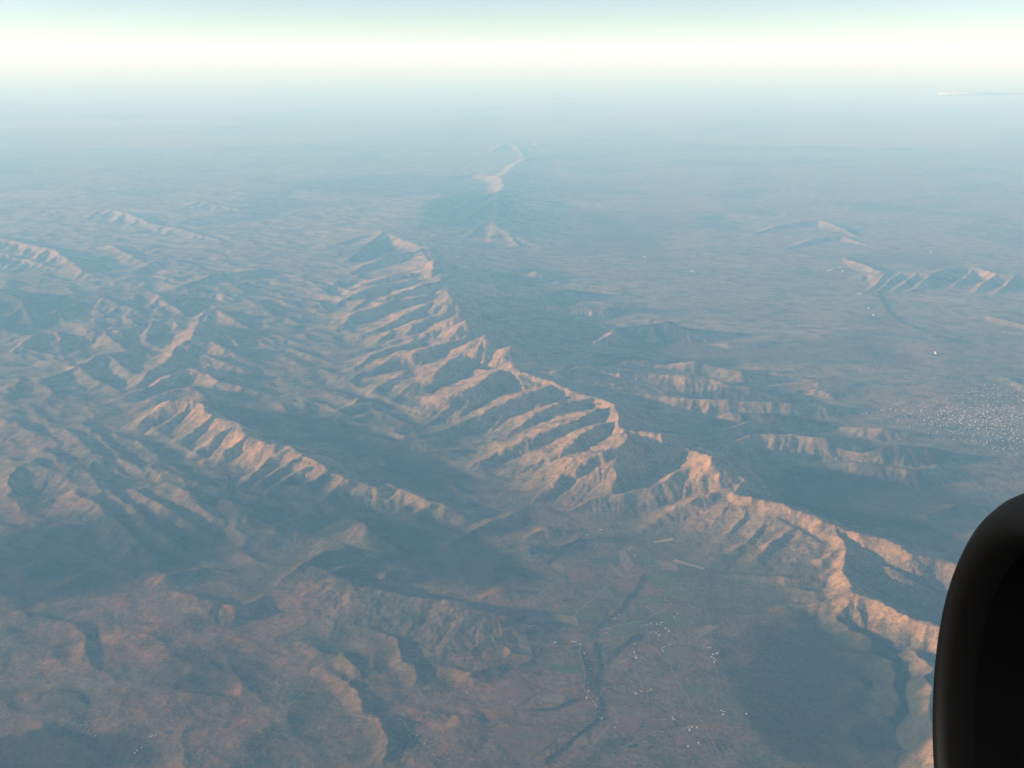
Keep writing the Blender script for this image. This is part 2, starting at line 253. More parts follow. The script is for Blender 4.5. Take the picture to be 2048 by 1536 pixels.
 ('hills',1,1.5,1.1,[(-2966,42595,888.9974648215378),(-3056,41682,632.9185426628495),(-3209,41677,201.6282909904519)]),
 ('hills',1,1.5,1.1,[(-2601,42616,789.5572601202579),(-2884,41963,590.6379640788464),(-3240,42373,179.0748425015018)]),
 ('hills',1,1.5,1.1,[(-2369,42630,726.6188209778147),(-2541,41452,502.2955050457905),(-2742,40905,164.80014496404047)]),
 ('hills',1,1.5,1.1,[(-1968,42651,618.0134230406325),(-2068,42027,396.6706181349661),(-2175,41608,140.16799285457643)]),
 ('hills',1,1.5,1.1,[(-1706,42664,547.099839557022),(-1682,41932,401.12445306607236),(-1685,41860,124.0844996933452)]),
 ('hills',1,1.5,1.1,[(-1401,42679,464.6590036910189),(-1572,41985,329.891096605843),(-1756,41750,105.38657815672593)]),
 ('hills',1,1.5,1.1,[(-1182,42755,415.9997999972835),(-1346,42117,287.73134943137103),(-1516,41817,94.35047010247666)]),
 ('hills',1,1.5,1.1,[(-852,42984,361.4140014287166),(-840,42361,275.03411766139385),(-839,42270,81.97018589104913)]),
 ('hills',1,1.5,1.1,[(-638,43132,326.2459084492205),(-644,42659,249.0023155287219),(-657,42671,73.99391738023559)]),
 ('hills',1,1.5,1.1,[(-291,43367,269.92248216574666),(-400,43213,176.01952305745175),(-510,43163,61.219532037592025)]),
 ('hills',1,1.5,1.1,[(-6,43559,224.00407516225604),(-57,43289,148.98671069488753),(-108,43136,50.80504797494467)]),
 ('hills',1,1.5,1.1,[(193,43692,192.35530625351694),(142,43476,136.38608259665403),(93,43444,43.62697667605539)]),
 ('hills',1,1.5,1.1,[(419,43287,188.62573069893483),(419,42960,143.7720565363382),(422,42909,42.78109356058316)]),
 ('hills',1,1.5,1.1,[(834,43337,310.4919140014345),(846,42985,199.88795409347102),(861,42736,70.42084647455216)]),
 ('hills',1,1.5,1.1,[(1155,43396,296.69186421075887),(1157,42889,209.63149839976757),(1166,42666,67.29093827460511)]),
 ('hills',1,1.5,1.1,[(1436,43454,240.9651851382928),(1341,43059,170.4219695907679),(1254,42893,54.65189766023136)]),
 ('hills',1,1.5,1.1,[(1666,43501,195.57974969881383),(1569,43112,150.9131460995874),(1484,43031,44.358293746122726)]),
 ('hills',1,1.5,1.1,[(1950,43515,143.88205336974747),(1940,43392,92.35370801015242),(1932,43310,32.63304303231386)]),
 ('hills',1,1.5,1.1,[(-1960,36371,851.7045160624642),(-1944,35961,607.7657001135593),(-1968,36279,193.1700964265383)]),
 ('hills',1,1.5,1.1,[(-1822,36508,796.1467838013873),(-1848,35774,600.9150096501196),(-1924,36012,180.56937364567546)]),
 ('hills',1,1.5,1.1,[(-1433,36881,642.7960864386141),(-1519,36127,428.3874810643738),(-1617,35703,145.78880310978877)]),
 ('hills',1,1.5,1.1,[(-1317,36989,597.8343087984719),(-1393,36848,388.04237233052436),(-1477,36888,135.59128653161218)]),
 ('hills',1,1.5,1.1,[(-1019,37298,509.82202987789753),(-1082,37162,318.69940790883976),(-1147,37080,115.62973873519326)]),
 ('hills',1,1.5,1.1,[(-711,37678,469.72286431303166),(-825,36930,355.6813905676385),(-949,36783,106.53508262769792)]),
 ('hills',1,1.5,1.1,[(-538,37890,447.53450387025237),(-622,37428,321.38666499159484),(-712,37380,101.50267098088199)]),
 ('hills',1,1.5,1.1,[(-256,38233,411.9983425845017),(-316,37678,314.77233534625253),(-380,37672,93.44292306040245)]),
 ('hills',1,1.5,1.1,[(-17,38522,382.24149673707586),(-100,38144,250.48456419751002),(-183,37918,86.6939477135636)]),
 ('hills',1,1.5,1.1,[(226,38727,366.65999999999997),(243,38354,257.8960075178451),(261,38277,83.16)]),
 ('hills',1,1.5,1.1,[(479,38843,366.65999999999997),(393,38578,227.9369988802708),(308,38349,83.16)]),
 ('hills',1,1.5,1.1,[(900,39035,366.65999999999997),(851,38802,262.3702408809212),(810,38903,83.16)]),
 ('hills',1,1.5,1.1,[(1184,39211,362.47178024924864),(1140,38854,263.83556233489213),(1107,38871,82.21009448952032)]),
 ('hills',1,1.5,1.1,[(1553,39491,352.31817639289784),(1396,39250,254.75983735279584),(1251,39356,79.90721526436859)]),
 ('hills',1,1.5,1.1,[(1918,39768,342.4082053699368),(1797,39413,243.1807012577233),(1690,39363,77.65959297050114)]),
 ('hills',1,1.5,1.1,[(2102,39833,326.0963695236981),(2008,39592,220.32452307647137),(1924,39537,73.96000133527174)]),
 ('hills',1,1.5,1.1,[(2432,39865,283.3673651197366),(2334,39556,209.1195684301955),(2256,39567,64.26888693437324)]),
 ('hills',1,1.5,1.1,[(2620,39883,259.21254425827675),(2564,39589,172.76449382673715),(2516,39424,58.790473955485446)]),
 ('hills',1,1.5,1.1,[(2938,39913,218.24305647368692),(2924,39792,141.3200628282296),(2914,39740,49.498425179599096)]),
 ('hills',1,1.5,1.1,[(3260,39943,176.89781904200615),(3239,39853,118.22881803916059),(3224,39849,40.12115483426944)]),
 ('hills',1,1.5,1.1,[(-1585,33840,886.1080895345245),(-1570,33067,665.3395383107621),(-1602,33277,200.97296876040764)]),
 ('hills',1,1.5,1.1,[(-1409,34262,817.3314906966361),(-1574,33375,617.4094618284819),(-1781,33441,185.374152529134)]),
 ('hills',1,1.5,1.1,[(-1173,34815,728.1220709280187),(-1383,34481,510.0188426685583),(-1613,34661,165.1410882517156)]),
 ('hills',1,1.5,1.1,[(-999,35218,663.7329052195619),(-1006,34642,429.3995718505505),(-1020,34277,150.53735994670475)]),
 ('hills',1,1.5,1.1,[(-775,35725,583.4069373699159),(-781,35068,433.6088918515588),(-801,35048,132.31909919730055)]),
 ('hills',1,1.5,1.1,[(-548,36230,504.04690539435956),(-720,35804,373.6594744212514),(-903,35918,114.31991668738053)]),
 ('hills',1,1.5,1.1,[(-332,36544,453.2394603719135),(-444,36212,309.77547004776494),(-559,36151,102.79657864105253)]),
 ('hills',1,1.5,1.1,[(-82,36615,436.6062536969219),(-72,36513,270.3804716684752),(-63,36434,99.02409877662147)]),
 ('hills',1,1.5,1.1,[(224,36702,416.32945355867207),(222,36176,285.4873415293125),(222,35918,94.42523688959574)]),
 ('hills',1,1.5,1.1,[(458,36768,400.9075981851138),(464,36454,294.2035409877938),(476,36548,90.92749649559282)]),
 ('hills',1,1.5,1.1,[(675,36829,386.5948216704473),(631,36535,256.41052017219783),(591,36410,87.68129976030764)]),
 ('hills',1,1.5,1.1,[(840,36875,375.80371846683107),(718,36670,266.6663118020519),(603,36768,85.23383305433282)]),
 ('hills',1,1.5,1.1,[(1071,36918,361.7498491298959),(1053,36653,274.31132750771616),(1048,36829,82.04635753461557)]),
 ('hills',1,1.5,1.1,[(1376,36931,345.33878137712077),(1367,36411,261.65686654895916),(1374,36319,78.32425969377996)]),
 ('hills',1,1.5,1.1,[(1604,36940,333.07089841650526),(1454,36641,214.8730461639348),(1310,36437,75.54185324910428)]),
 ('hills',1,1.5,1.1,[(1809,36949,322.07192595840024),(1765,36673,219.82656300000252),(1730,36588,73.04724093901861)]),
 ('hills',1,1.5,1.1,[(2149,36963,303.820891094875),(2103,36785,199.79237575324834),(2062,36721,68.90783096997164)]),
 ('hills',1,1.5,1.1,[(2380,36954,293.7451113502047),(2306,36644,197.68023776915803),(2243,36487,66.62260257427323)]),
 ('hills',1,1.5,1.1,[(2524,36945,287.91151802859207),(2461,36665,185.71638650247436),(2403,36469,65.29951955287656)]),
 ('hills',1,1.5,1.1,[(2850,36923,274.752469432106),(2830,36544,204.93838087334595),(2835,36473,62.3149930670756)]),
 ('hills',1,1.5,1.1,[(2977,36915,269.6163225287403),(2928,36663,168.854803991894),(2882,36446,61.15009376940502)]),
 ('hills',1,1.5,1.1,[(3259,36961,269.02704974059276),(3162,36727,184.00551614747798),(3080,36654,61.01644427106228)]),
 ('hills',1,1.5,1.1,[(3545,37146,291.0443631038337),(3530,37102,182.495328787531),(3518,37090,66.01006173489012)]),
 ('hills',1,1.5,1.1,[(3749,37279,306.60864726002),(3615,37028,235.8686207502675),(3521,37182,69.54010556412825)]),
 ('hills',1,1.5,1.1,[(4122,37522,334.82610792036917),(3969,37256,223.46516622304802),(3834,37148,75.93994200255796)]),
 ('hills',1,1.5,1.1,[(4317,37557,304.8354255629662),(4206,37218,216.21064370205482),(4124,37133,69.13793157098202)]),
 ('hills',1,1.5,1.1,[(4636,37520,210.62645862581644),(4555,37410,134.31524488308457),(4480,37344,47.77094937905115)]),
 ('hills',1,1.5,1.1,[(-1345,32883,860.7798612851254),(-1399,32603,543.0768270450978),(-1459,32448,195.22842214714186)]),
 ('hills',1,1.5,1.1,[(-1175,33211,779.7146749776871),(-1327,32478,576.6619220739576),(-1509,32525,176.84250360318677)]),
 ('hills',1,1.5,1.1,[(-923,33685,662.2760831575771),(-933,33171,453.8564613071645),(-955,33043,150.20694669553296)]),
 ('hills',1,1.5,1.1,[(-692,34106,558.0091594107848),(-781,33624,381.44648107034556),(-877,33464,126.55877842306461)]),
 ('hills',1,1.5,1.1,[(-412,34414,484.8815747618659),(-504,34133,340.1047381950844),(-599,34192,109.9731406676397)]),
 ('hills',1,1.5,1.1,[(-179,34517,464.2214745490496),(-352,34208,317.71808666488306),(-527,34164,105.28734474308342)]),
 ('hills',1,1.5,1.1,[(82,34631,441.2886912587942),(94,34226,334.2321137790778),(107,34327,100.08609492467497)]),
 ('hills',1,1.5,1.1,[(305,34729,421.74103836840055),(182,34507,268.9020457955297),(60,34371,95.6526066402558)]),
 ('hills',1,1.5,1.1,[(546,34834,400.8175771577586),(499,34314,297.0473145672346),(459,34211,90.90707935536794)]),
 ('hills',1,1.5,1.1,[(764,34928,381.9749136003084),(735,34695,242.365046398589),(707,34533,86.63348555883285)]),
 ('hills',1,1.5,1.1,[(993,35027,362.3163907123287),(838,34784,267.4961753823491),(691,34902,82.17485150176527)]),
 ('hills',1,1.5,1.1,[(1153,35080,347.91493299983733),(1017,34836,262.57541262321763),(892,34984,78.90854150511775)]),
 ('hills',1,1.5,1.1,[(1402,35114,323.275716145094),(1262,34833,206.02745347031455),(1126,34621,73.320265517444)]),
 ('hills',1,1.5,1.1,[(1726,35158,291.38838811480866),(1681,34755,223.15595124217947),(1653,34711,66.08808802603909)]),
 ('hills',1,1.5,1.1,[(1921,35184,272.215971817049),(1904,35024,200.68569128594547),(1902,35133,61.73970494819668)]),
 ('hills',1,1.5,1.1,[(2144,35214,250.34759780935772),(2117,35054,183.84927218806564),(2104,35135,56.77986754439041)]),
 ('hills',1,1.5,1.1,[(2436,35253,221.76399081425552),(2340,35094,156.51430368463048),(2256,35099,50.296987607356925)]),
 ('hills',1,1.5,1.1,[(2654,35282,200.42563252774067),(2589,35201,131.72198040987413),(2529,35190,45.457359954745314)]),
 ('hills',1,1.5,1.1,[(2858,35309,180.53122812907063),(2840,35189,121.92757213855265),(2829,35159,40.945226998345916)]),
 ('hills',1,1.5,1.1,[(-694,30620,994.4944647681331),(-915,30339,627.9556627368562),(-1139,30198,225.55544561751472)]),
 ('hills',1,1.5,1.1,[(-471,31348,865.7024758266996),(-427,30751,635.5428441818262),(-394,30932,196.34489142461229)]),
 ('hills',1,1.5,1.1,[(-298,31901,769.1648592564392),(-354,31185,555.92252271522),(-417,31118,174.449761893213)]),
 ('hills',1,1.5,1.1,[(-21,32755,621.9815514287021),(-130,32115,471.04534875565736),(-240,32164,141.06798073640667)]),
 ('hills',1,1.5,1.1,[(171,33135,550.0527516137572),(-26,32504,418.20576324903215),(-221,32500,124.75423232476967)]),
 ('hills',1,1.5,1.1,[(494,33264,497.16146806232484),(392,32912,321.8308928543039),(292,32700,112.75827110691904)]),
 ('hills',1,1.5,1.1,[(721,33354,460.3311113390946),(572,33038,307.1533852622936),(428,32918,104.40499432433073)]),
 ('hills',1,1.5,1.1,[(968,33405,421.03210325366865),(922,32995,279.6953351840714),(882,32762,95.49181723279082)]),
 ('hills',1,1.5,1.1,[(1253,33346,377.1974600589372),(1159,32944,267.42026260502337),(1077,32824,85.54993939481051)]),
 ('hills',1,1.5,1.1,[(1416,33313,352.02977639174463),(1304,33191,243.85263830804004),(1201,33281,79.84180495482869)]),
 ('hills',1,1.5,1.1,[(1652,33264,315.5180282923127),(1542,33099,210.8786936937975),(1439,33066,71.56078992196782)]),
 ('hills',1,1.5,1.1,[(1925,33209,273.3545358831391),(1816,32903,189.3581764607879),(1718,32766,61.997935973495466)]),
 ('hills',1,1.5,1.1,[(2137,33284,247.2493039155955),(2074,32988,184.35169826088026),(2026,32941,56.077161712815474)]),
 ('hills',1,1.5,1.1,[(2381,33443,221.71739672055557),(2324,33190,166.51601453091524),(2284,33170,50.28641987476518)]),
 ('hills',1,1.5,1.1,[(2609,33590,197.99227806875206),(2581,33369,136.77985891044446),(2563,33267,44.90546512899531)]),
 ('hills',1,1.5,1.1,[(2837,33737,174.48404188667985),(2771,33554,126.15063518652127),(2717,33517,39.573700221721204)]),
 ('hills',1,1.5,1.1,[(715,31339,440.9506661227746),(709,31210,285.68306083026573),(706,31191,100.00942942990764)]),
 ('hills',1,1.5,1.1,[(845,31305,427.59018320465225),(703,30877,321.2609950293214),(572,30877,96.97921680930259)]),
 ('hills',1,1.5,1.1,[(1154,31226,395.6905674011847),(1034,30902,263.93479243802466),(920,30738,89.74425240026869)]),
 ('hills',1,1.5,1.1,[(1313,31185,379.23900085458706),(1288,31137,240.01385392140313),(1265,31140,86.01296926598881)]),
 ('hills',1,1.5,1.1,[(1575,31246,362.99152748874025),(1470,31029,257.1046561946639),(1378,31059,82.3279753067246)]),
 ('hills',1,1.5,1.1,[(1758,31365,358.25141546360254),(1608,31184,245.76534664197206),(1469,31189,81.25289835256966)]),
 ('hills',1,1.5,1.1,[(1938,31482,353.609311816485),(1813,31135,270.9670227958032),(1711,31178,80.20005010270795)]),
 ('hills',1,1.5,1.1,[(2131,31608,348.66981662644304),(2074,31516,230.48663188045828),(2026,31544,79.0797522245541)]),
 ('hills',1,1.5,1.1,[(2371,31765,342.5690770028394),(2226,31355,260.0397012956824),(2107,31312,77.6960793202316)]),
 ('hills',1,1.5,1.1,[(2533,31998,339.3849372773754),(2527,31745,250.46709382503187),(2545,31801,76.9739033000233)]),
 ('hills',1,1.5,1.1,[(2973,33002,333.5160305666928),(2859,32684,240.03243469763515),(2770,32636,75.64281105636331)]),
 ('hills',1,1.5,1.1,[(3314,33780,329.18979595527037),(3186,33373,252.5594865738345),(3096,33359,74.66160320634998)]),
 ('hills',1,1.5,1.1,[(3552,34050,335.7068280007279),(3487,33900,233.29274889331995),(3443,33962,76.13969294861872)]),
 ('hills',1,1.5,1.1,[(3725,34083,346.2040080325142),(3669,33753,244.46953799109136),(3641,33677,78.52049666716817)]),
 ('hills',1,1.5,1.1,[(3918,34120,357.8748239682461),(3858,33875,231.277771974546),(3809,33728,81.16748584846819)]),
 ('hills',1,1.5,1.1,[(4225,34179,376.3939022516367),(4159,33909,287.05918134842955),(4146,34076,85.3676891704743)]),
 ('hills',1,1.5,1.1,[(4344,34202,383.5542274953396),(4205,33815,272.68527591797226),(4104,33727,86.99168046286053)]),
 ('hills',1,1.5,1.1,[(4617,34253,411.46076402760644),(4546,33997,274.391903933238),(4500,33919,93.3209980268798)]),
 ('hills',1,1.5,1.1,[(4788,34283,438.4495394924055),(4566,33802,322.3607875814721),(4403,33748,99.44216359621569)]),
 ('hills',1,1.5,1.1,[(5058,34331,481.05376715482305),(5001,34088,317.3352558568629),(4971,34024,109.10497811758874)]),
 ('hills',1,1.5,1.1,[(5264,34260,469.4539291416803),(5244,34078,327.0239151486254),(5271,34202,106.4740870218244)]),
 ('hills',1,1.5,1.1,[(5478,34071,409.3288936649218),(5431,33849,274.26276337442033),(5413,33810,92.83748103740496)]),
 ('hills',1,1.5,1.1,[(27,29708,887.7098328717515),(-99,29126,597.5409942204727),(-224,28938,201.33625075441788)]),
 ('hills',1,1.5,1.1,[(268,29726,804.8101747524479),(1,29574,510.2225242398727),(-266,29537,182.53426643869952)]),
 ('hills',1,1.5,1.1,[(374,29734,768.1781785896359),(338,29311,497.119689257077),(306,29087,174.22597864919578)]),
 ('hills',1,1.5,1.1,[(574,29749,699.6984752938657),(426,29116,521.0677820238601),(289,29131,158.69449955118606)]),
 ('hills',1,1.5,1.1,[(829,29766,612.2423040578352),(750,29592,416.42759412181704),(678,29698,138.8590792708492)]),
 ('hills',1,1.5,1.1,[(957,29774,568.572913570111),(864,29505,369.461908860941),(776,29384,128.9546814282726)]),
 ('hills',1,1.5,1.1,[(1155,29783,512.3672159300103),(1128,29564,380.5639026307083),(1117,29796,116.20699742742502)]),
 ('hills',1,1.5,1.1,[(1420,29785,467.1498249790131),(1426,29532,328.87875532265394),(1447,29569,105.95150669627103)]),
 ('hills',1,1.5,1.1,[(1576,29786,440.53092053741415),(1509,29336,319.26888983903234),(1461,29229,99.91422940023826)]),
 ('hills',1,1.5,1.1,[(1735,29787,413.4321539956253),(1721,29522,294.17811630588466),(1722,29534,93.76811740106966)]),
 ('hills',1,1.5,1.1,[(1977,29789,372.4004070826368),(1814,29463,268.47022384079764),(1670,29413,84.4619479981238)]),
 ('hills',1,1.5,1.1,[(2141,29790,344.34758272782557),(2080,29645,223.2989218285953),(2025,29584,78.0994517527027)]),
 ('hills',1,1.5,1.1,[(2344,29843,327.86),(2207,29618,235.55008827968862),(2088,29628,74.36)]),
 ('hills',1,1.5,1.1,[(2539,29941,327.86),(2467,29569,248.0269534680045),(2422,29520,74.36)]),
 ('hills',1,1.5,1.1,[(2708,30026,327.86),(2686,29873,205.36577432001917),(2668,29752,74.36)]),
 ('hills',1,1.5,1.1,[(2944,30145,327.86),(2842,30031,230.12121741815088),(2758,30116,74.36)]),
 ('hills',1,1.5,1.1,[(3219,30218,330.24925939892177),(3108,29892,239.75379804752555),(3025,29826,74.90189388429154)]),
 ('hills',1,1.5,1.1,[(3324,30226,331.89713564259404),(3293,29920,252.87357853208715),(3300,29955,75.27563901172236)]),
 ('hills',1,1.5,1.1,[(3596,30246,336.14972343747144),(3553,30019,249.8604520042563),(3547,30092,76.24014346004506)]),
 ('hills',1,1.5,1.1,[(3824,30264,339.71038614202513),(3797,30020,249.88935384791196),(3806,30064,77.04771644458303)]),
 ('hills',1,1.5,1.1,[(3992,30264,316.81520578939114),(3883,30238,199.78672149486013),(3779,30250,71.85499512749078)]),
 ('hills',1,1.5,1.1,[(4194,30257,276.8680483448141),(4082,30054,201.19792602302414),(3999,30067,62.79481508851455)]),
 ('hills',1,1.5,1.1,[(4487,30247,218.9462171502929),(4426,30108,145.7453836681929),(4377,30047,49.65790492068499)]),
 ('hills',1,1.5,1.1,[(4441,30013,274.43566502708524),(4416,29907,177.41794935038436),(4400,29864,62.24314052160696)]),
 ('hills',1,1.5,1.1,[(4675,30004,307.461348912233),(4638,29863,207.8204091424037),(4621,29854,69.73350181514563)]),
 ('hills',1,1.5,1.1,[(4819,29998,327.8359096968253),(4776,29945,202.9220066510591),(4735,29905,74.35453621989852)]),
 ('hills',1,1.5,1.1,[(4969,29992,348.9921483894944),(4941,29872,240.6959854945152),(4944,29933,79.15285839761728)]),
 ('hills',1,1.5,1.1,[(5153,29985,374.96693692716946),(5027,29861,255.3494257594156),(4930,29909,85.04404755049204)]),
 ('hills',1,1.5,1.1,[(5348,29957,379.71285639147726),(5200,29895,244.75231369637902),(5066,29913,86.12044165579897)]),
 ('hills',1,1.5,1.1,[(5623,29869,327.6296939274673),(5493,29787,225.35635350926032),(5394,29868,74.30776563303382)]),
 ('hills',1,1.5,1.1,[(5840,29800,286.1412116173651),(5810,29728,194.84018365255676),(5806,29786,64.89800675857765)]),
 ('hills',1,1.5,1.1,[(6033,29667,267.56435121209086),(5898,29457,174.56134752956802),(5778,29321,60.68469821305153)]),
 ('hills',1,1.5,1.1,[(6156,29493,278.15154185875724),(6087,29372,198.8260897599875),(6057,29438,63.08591671023361)]),
 ('hills',1,1.5,1.1,[(6325,29252,293.0410798590565),(6208,29133,214.23763208827006),(6139,29242,66.46292532885818)]),
 ('hills',1,1.5,1.1,[(6499,29134,283.2309825852807),(6447,28911,216.05496743467776),(6457,28968,64.23795481315645)]),
 ('hills',1,1.5,1.1,[(6743,29146,234.6466613800837),(6652,29006,174.70300072176116),(6607,29069,53.21883041610146)]),
 ('hills',1,1.5,1.1,[(7031,29161,177.3598335947698),(6976,29087,128.42310971152162),(6951,29141,40.225941640050884)]),
 ('hills',1,1.5,1.1,[(1341,28437,564.173665851107),(1274,28449,351.6170236168751),(1209,28493,127.95691390437479)]),
 ('hills',1,1.5,1.1,[(1442,28518,548.6966773828143),(1275,28510,343.97712481738466),(1110,28546,124.44666909713315)]),
 ('hills',1,1.5,1.1,[(1731,28748,504.8851815938962),(1722,28444,388.33326048467256),(1744,28659,114.51004118624451)]),
 ('hills',1,1.5,1.1,[(1927,28902,475.6329259855626),(1884,28396,363.3509359798583),(1872,28373,107.87550898641628)]),
 ('hills',1,1.5,1.1,[(2086,28975,455.1735083538249),(1949,28580,348.1753173555104),(1844,28646,103.23522869880564)]),
 ('hills',1,1.5,1.1,[(2298,28906,438.15350992980063),(2170,28642,278.79258416253384),(2049,28452,99.37502287067643)]),
 ('hills',1,1.5,1.1,[(2539,28827,418.67469146371917),(2412,28449,319.0896401406532),(2321,28485,94.95714651754456)]),
 ('hills',1,1.5,1.1,[(2716,28769,404.31420090228397),(2664,28410,302.33890318787957),(2645,28410,91.70012803969328)]),
 ('hills',1,1.5,1.1,[(2961,28733,390.0633738953694),(2957,28564,266.2920110651176),(2972,28573,88.46798170822811)]),
 ('hills',1,1.5,1.1,[(3119,28747,385.8434265384517),(3090,28578,254.7436233980766),(3074,28529,87.5108802458344)]),
 ('hills',1,1.5,1.1,[(3308,28764,380.7929312382373),(3256,28480,277.3876451476005),(3237,28487,86.36540708496105)]),
 ('hills',1,1.5,1.1,[(3531,28784,374.87276637058295),(3451,28616,273.0791928867819),(3406,28730,85.02268927992603)]),
 ('hills',1,1.5,1.1,[(3684,28797,370.7782612905451),(3586,28489,268.1833989657638),(3521,28453,84.09403864321642)]),
 ('hills',1,1.5,1.1,[(3885,28795,369.4990553081678),(3746,28474,265.2610764291067),(3642,28411,83.80390945133702)]),
 ('hills',1,1.5,1.1,[(4145,28706,385.6468088467571),(4111,28423,292.0317016376507),(4130,28504,87.46628654256348)]),
 ('hills',1,1.5,1.1,[(4306,28650,395.6792632732062),(4203,28547,249.1590368355701),(4107,28486,89.7416885774282)]),
 ('hills',1,1.5,1.1,[(4446,28602,404.4726673219769),(4446,28466,285.77210540579694),(4485,28575,91.7360688771494)]),
 ('hills',1,1.5,1.1,[(4590,28552,413.55843001495566),(4421,28335,271.20183292903835),(4271,28236,93.79675732297963)]),
 ('hills',1,1.5,1.1,[(4758,28494,424.14735012688647),(4585,28200,300.7657705047242),(4457,28174,96.19836807001549)]),
 ('hills',1,1.5,1.1,[(4937,28429,428.0688783762931),(4775,28123,279.35344459920884),(4635,27935,97.08778684823143)]),
 ('hills',1,1.5,1.1,[(5224,28316,398.8161539580721),(5098,28003,283.96243693193367),(5019,27949,90.45314832038748)]),
 ('hills',1,1.5,1.1,[(5467,28221,373.8455787397296),(5406,28150,241.51251848368375),(5360,28157,84.78971888942321)]),
 ('hills',1,1.5,1.1,[(5580,28167,362.771148815957),(5575,28143,225.74058514672794),(5575,28140,82.27799251495932)]),
 ('hills',1,1.5,1.1,[(5843,28004,338.6914506014788),(5711,27803,213.99219077216733),(5590,27646,76.81661766219108)]),
 ('hills',1,1.5,1.1,[(5962,27931,327.7027811560397),(5822,27665,233.88965435908804),(5728,27611,74.32434211786467)]),
 ('hills',1,1.5,1.1,[(6149,27816,310.3240014833787),(6096,27598,208.55925635785567),(6069,27498,70.38276322303435)]),
 ('hills',1,1.5,1.1,[(6314,27716,294.97486951709334),(6235,27580,220.56421410800965),(6212,27694,66.90151679769127)]),
 ('hills',1,1.5,1.1,[(6489,27618,275.94138205878204),(6465,27515,193.693015803915),(6477,27565,62.58464335353819)]),
 ('hills',1,1.5,1.1,[(6656,27532,255.82163994577465),(6634,27481,171.93387137463546),(6635,27523,58.021402874299405)]),
 ('hills',1,1.5,1.1,[(6839,27438,233.729931837928),(6725,27279,171.15239978729957),(6654,27292,53.010912375612534)]),
 ('hills',1,1.5,1.1,[(7013,27350,212.71275773690715),(6974,27251,138.6196531898068),(6948,27202,48.24413062074183)]),
 ('hills',1,1.5,1.1,[(7184,27263,191.834598748623),(7180,27186,131.4412007991532),(7199,27194,43.508878066698)]),
 ('hills',1,1.5,1.1,[(7334,27187,173.4975677827666),(7264,27095,132.2945838410807),(7237,27161,39.34996382701923)]),
 ('hills',1,1.5,1.1,[(3469,28247,113.29640720463797),(3458,28140,80.80503941355201),(3456,28105,25.69609235569109)]),
 ('hills',1,1.5,1.1,[(5183,27675,128.1645326669075),(5136,27543,97.17564577202073),(5111,27526,29.068244522391392)]),
 ('hills',1,1.5,1.1,[(3485,26934,329.4777840997484),(3408,26724,224.53645915330898),(3350,26655,74.72692010509759)]),
 ('hills',1,1.5,1.1,[(3657,26876,331.63959766244835),(3642,26680,253.04761386164188),(3669,26788,75.21722833581303)]),
 ('hills',1,1.5,1.1,[(3742,26847,332.7164288643575),(3611,26665,220.9458704698485),(3496,26588,75.46145809294707)]),
 ('hills',1,1.5,1.1,[(3942,26780,335.2403683165241),(3896,26664,245.99653237749123),(3886,26793,76.0338979686962)]),
 ('hills',1,1.5,1.1,[(4084,26732,337.03501495069344),(3999,26555,247.1520705471294),(3950,26623,76.44093122593047)]),
 ('hills',1,1.5,1.1,[(4295,26661,339.7303710616115),(4206,26603,225.86816308625936),(4132,26650,77.05224910675724)]),
 ('hills',1,1.5,1.1,[(4438,26629,341.4087058692824),(4303,26487,251.44911544741515),(4210,26598,77.4329023621053)]),
 ('hills',1,1.5,1.1,[(4661,26597,343.8752346392688),(4627,26266,259.296663682702),(4646,26232,77.99232125839086)]),
 ('hills',1,1.5,1.1,[(4813,26575,345.56349101291016),(4691,26447,238.50046107173966),(4598,26479,78.37522476581468)]),
 ('hills',1,1.5,1.1,[(5020,26545,347.85854424770076),(4940,26344,261.03882290497296),(4914,26430,78.89575230360224)]),
 ('hills',1,1.5,1.1,[(5181,26522,349.6566206363297),(5070,26217,259.9248918516688),(5014,26190,79.30356344329128)]),
 ('hills',1,1.5,1.1,[(5371,26495,351.7736863326948),(5253,26335,218.13911003429044),(5140,26194,79.78372267339469)]),
 ('hills',1,1.5,1.1,[(5537,26476,351.2539823492891),(5468,26349,226.27253230466934),(5413,26288,79.66585166684908)]),
 ('hills',1,1.5,1.1,[(5705,26471,345.02555446830314),(5569,26249,238.26759001011862),(5467,26191,78.25321853920278)]),
 ('hills',1,1.5,1.1,[(5979,26461,334.8283606073782),(5936,26271,208.9289434102951),(5898,26108,75.94045292126104)]),
 ('hills',1,1.5,1.1,[(6072,26458,331.4010730572053),(5929,26331,222.32582395421318),(5813,26320,75.16312997173728)]),
 ('hills',1,1.5,1.1,[(6234,26453,325.37911461539716),(6183,26398,216.9447733259578),(6156,26447,73.79732496431689)]),
 ('hills',1,1.5,1.1,[(6431,26446,318.06174612172805),(6404,26339,209.54473341261365),(6399,26318,72.1377156152373)]),
 ('hills',1,1.5,1.1,[(6585,26441,312.31261649631506),(6485,26236,225.7936393350466),(6436,26238,70.83378930844259)]),
 ('hills',1,1.5,1.1,[(6853,26432,302.3530384833844),(6840,26378,193.36561992110506),(6838,26370,68.57491594468512)]),
 ('hills',1,1.5,1.1,[(7011,26435,294.98197102885575),(6959,26240,220.36963231023523),(6970,26283,66.90312744984358)]),
 ('hills',1,1.5,1.1,[(7164,26440,287.33336927137935),(7092,26417,178.48941731073802),(7024,26407,65.16839303062213)]),
 ('hills',1,1.5,1.1,[(7347,26446,278.12547751149157),(7305,26244,192.14256766418814),(7300,26172,63.0800052087919)]),
 ('hills',1,1.5,1.1,[(7523,26452,269.2781810999001),(7484,26254,191.65865224117226),(7491,26215,61.073401898946415)]),
 ('hills',1,1.5,1.1,[(7671,26457,261.86322836862814),(7627,26415,169.38566422484428),(7598,26425,59.39166004236927)]),
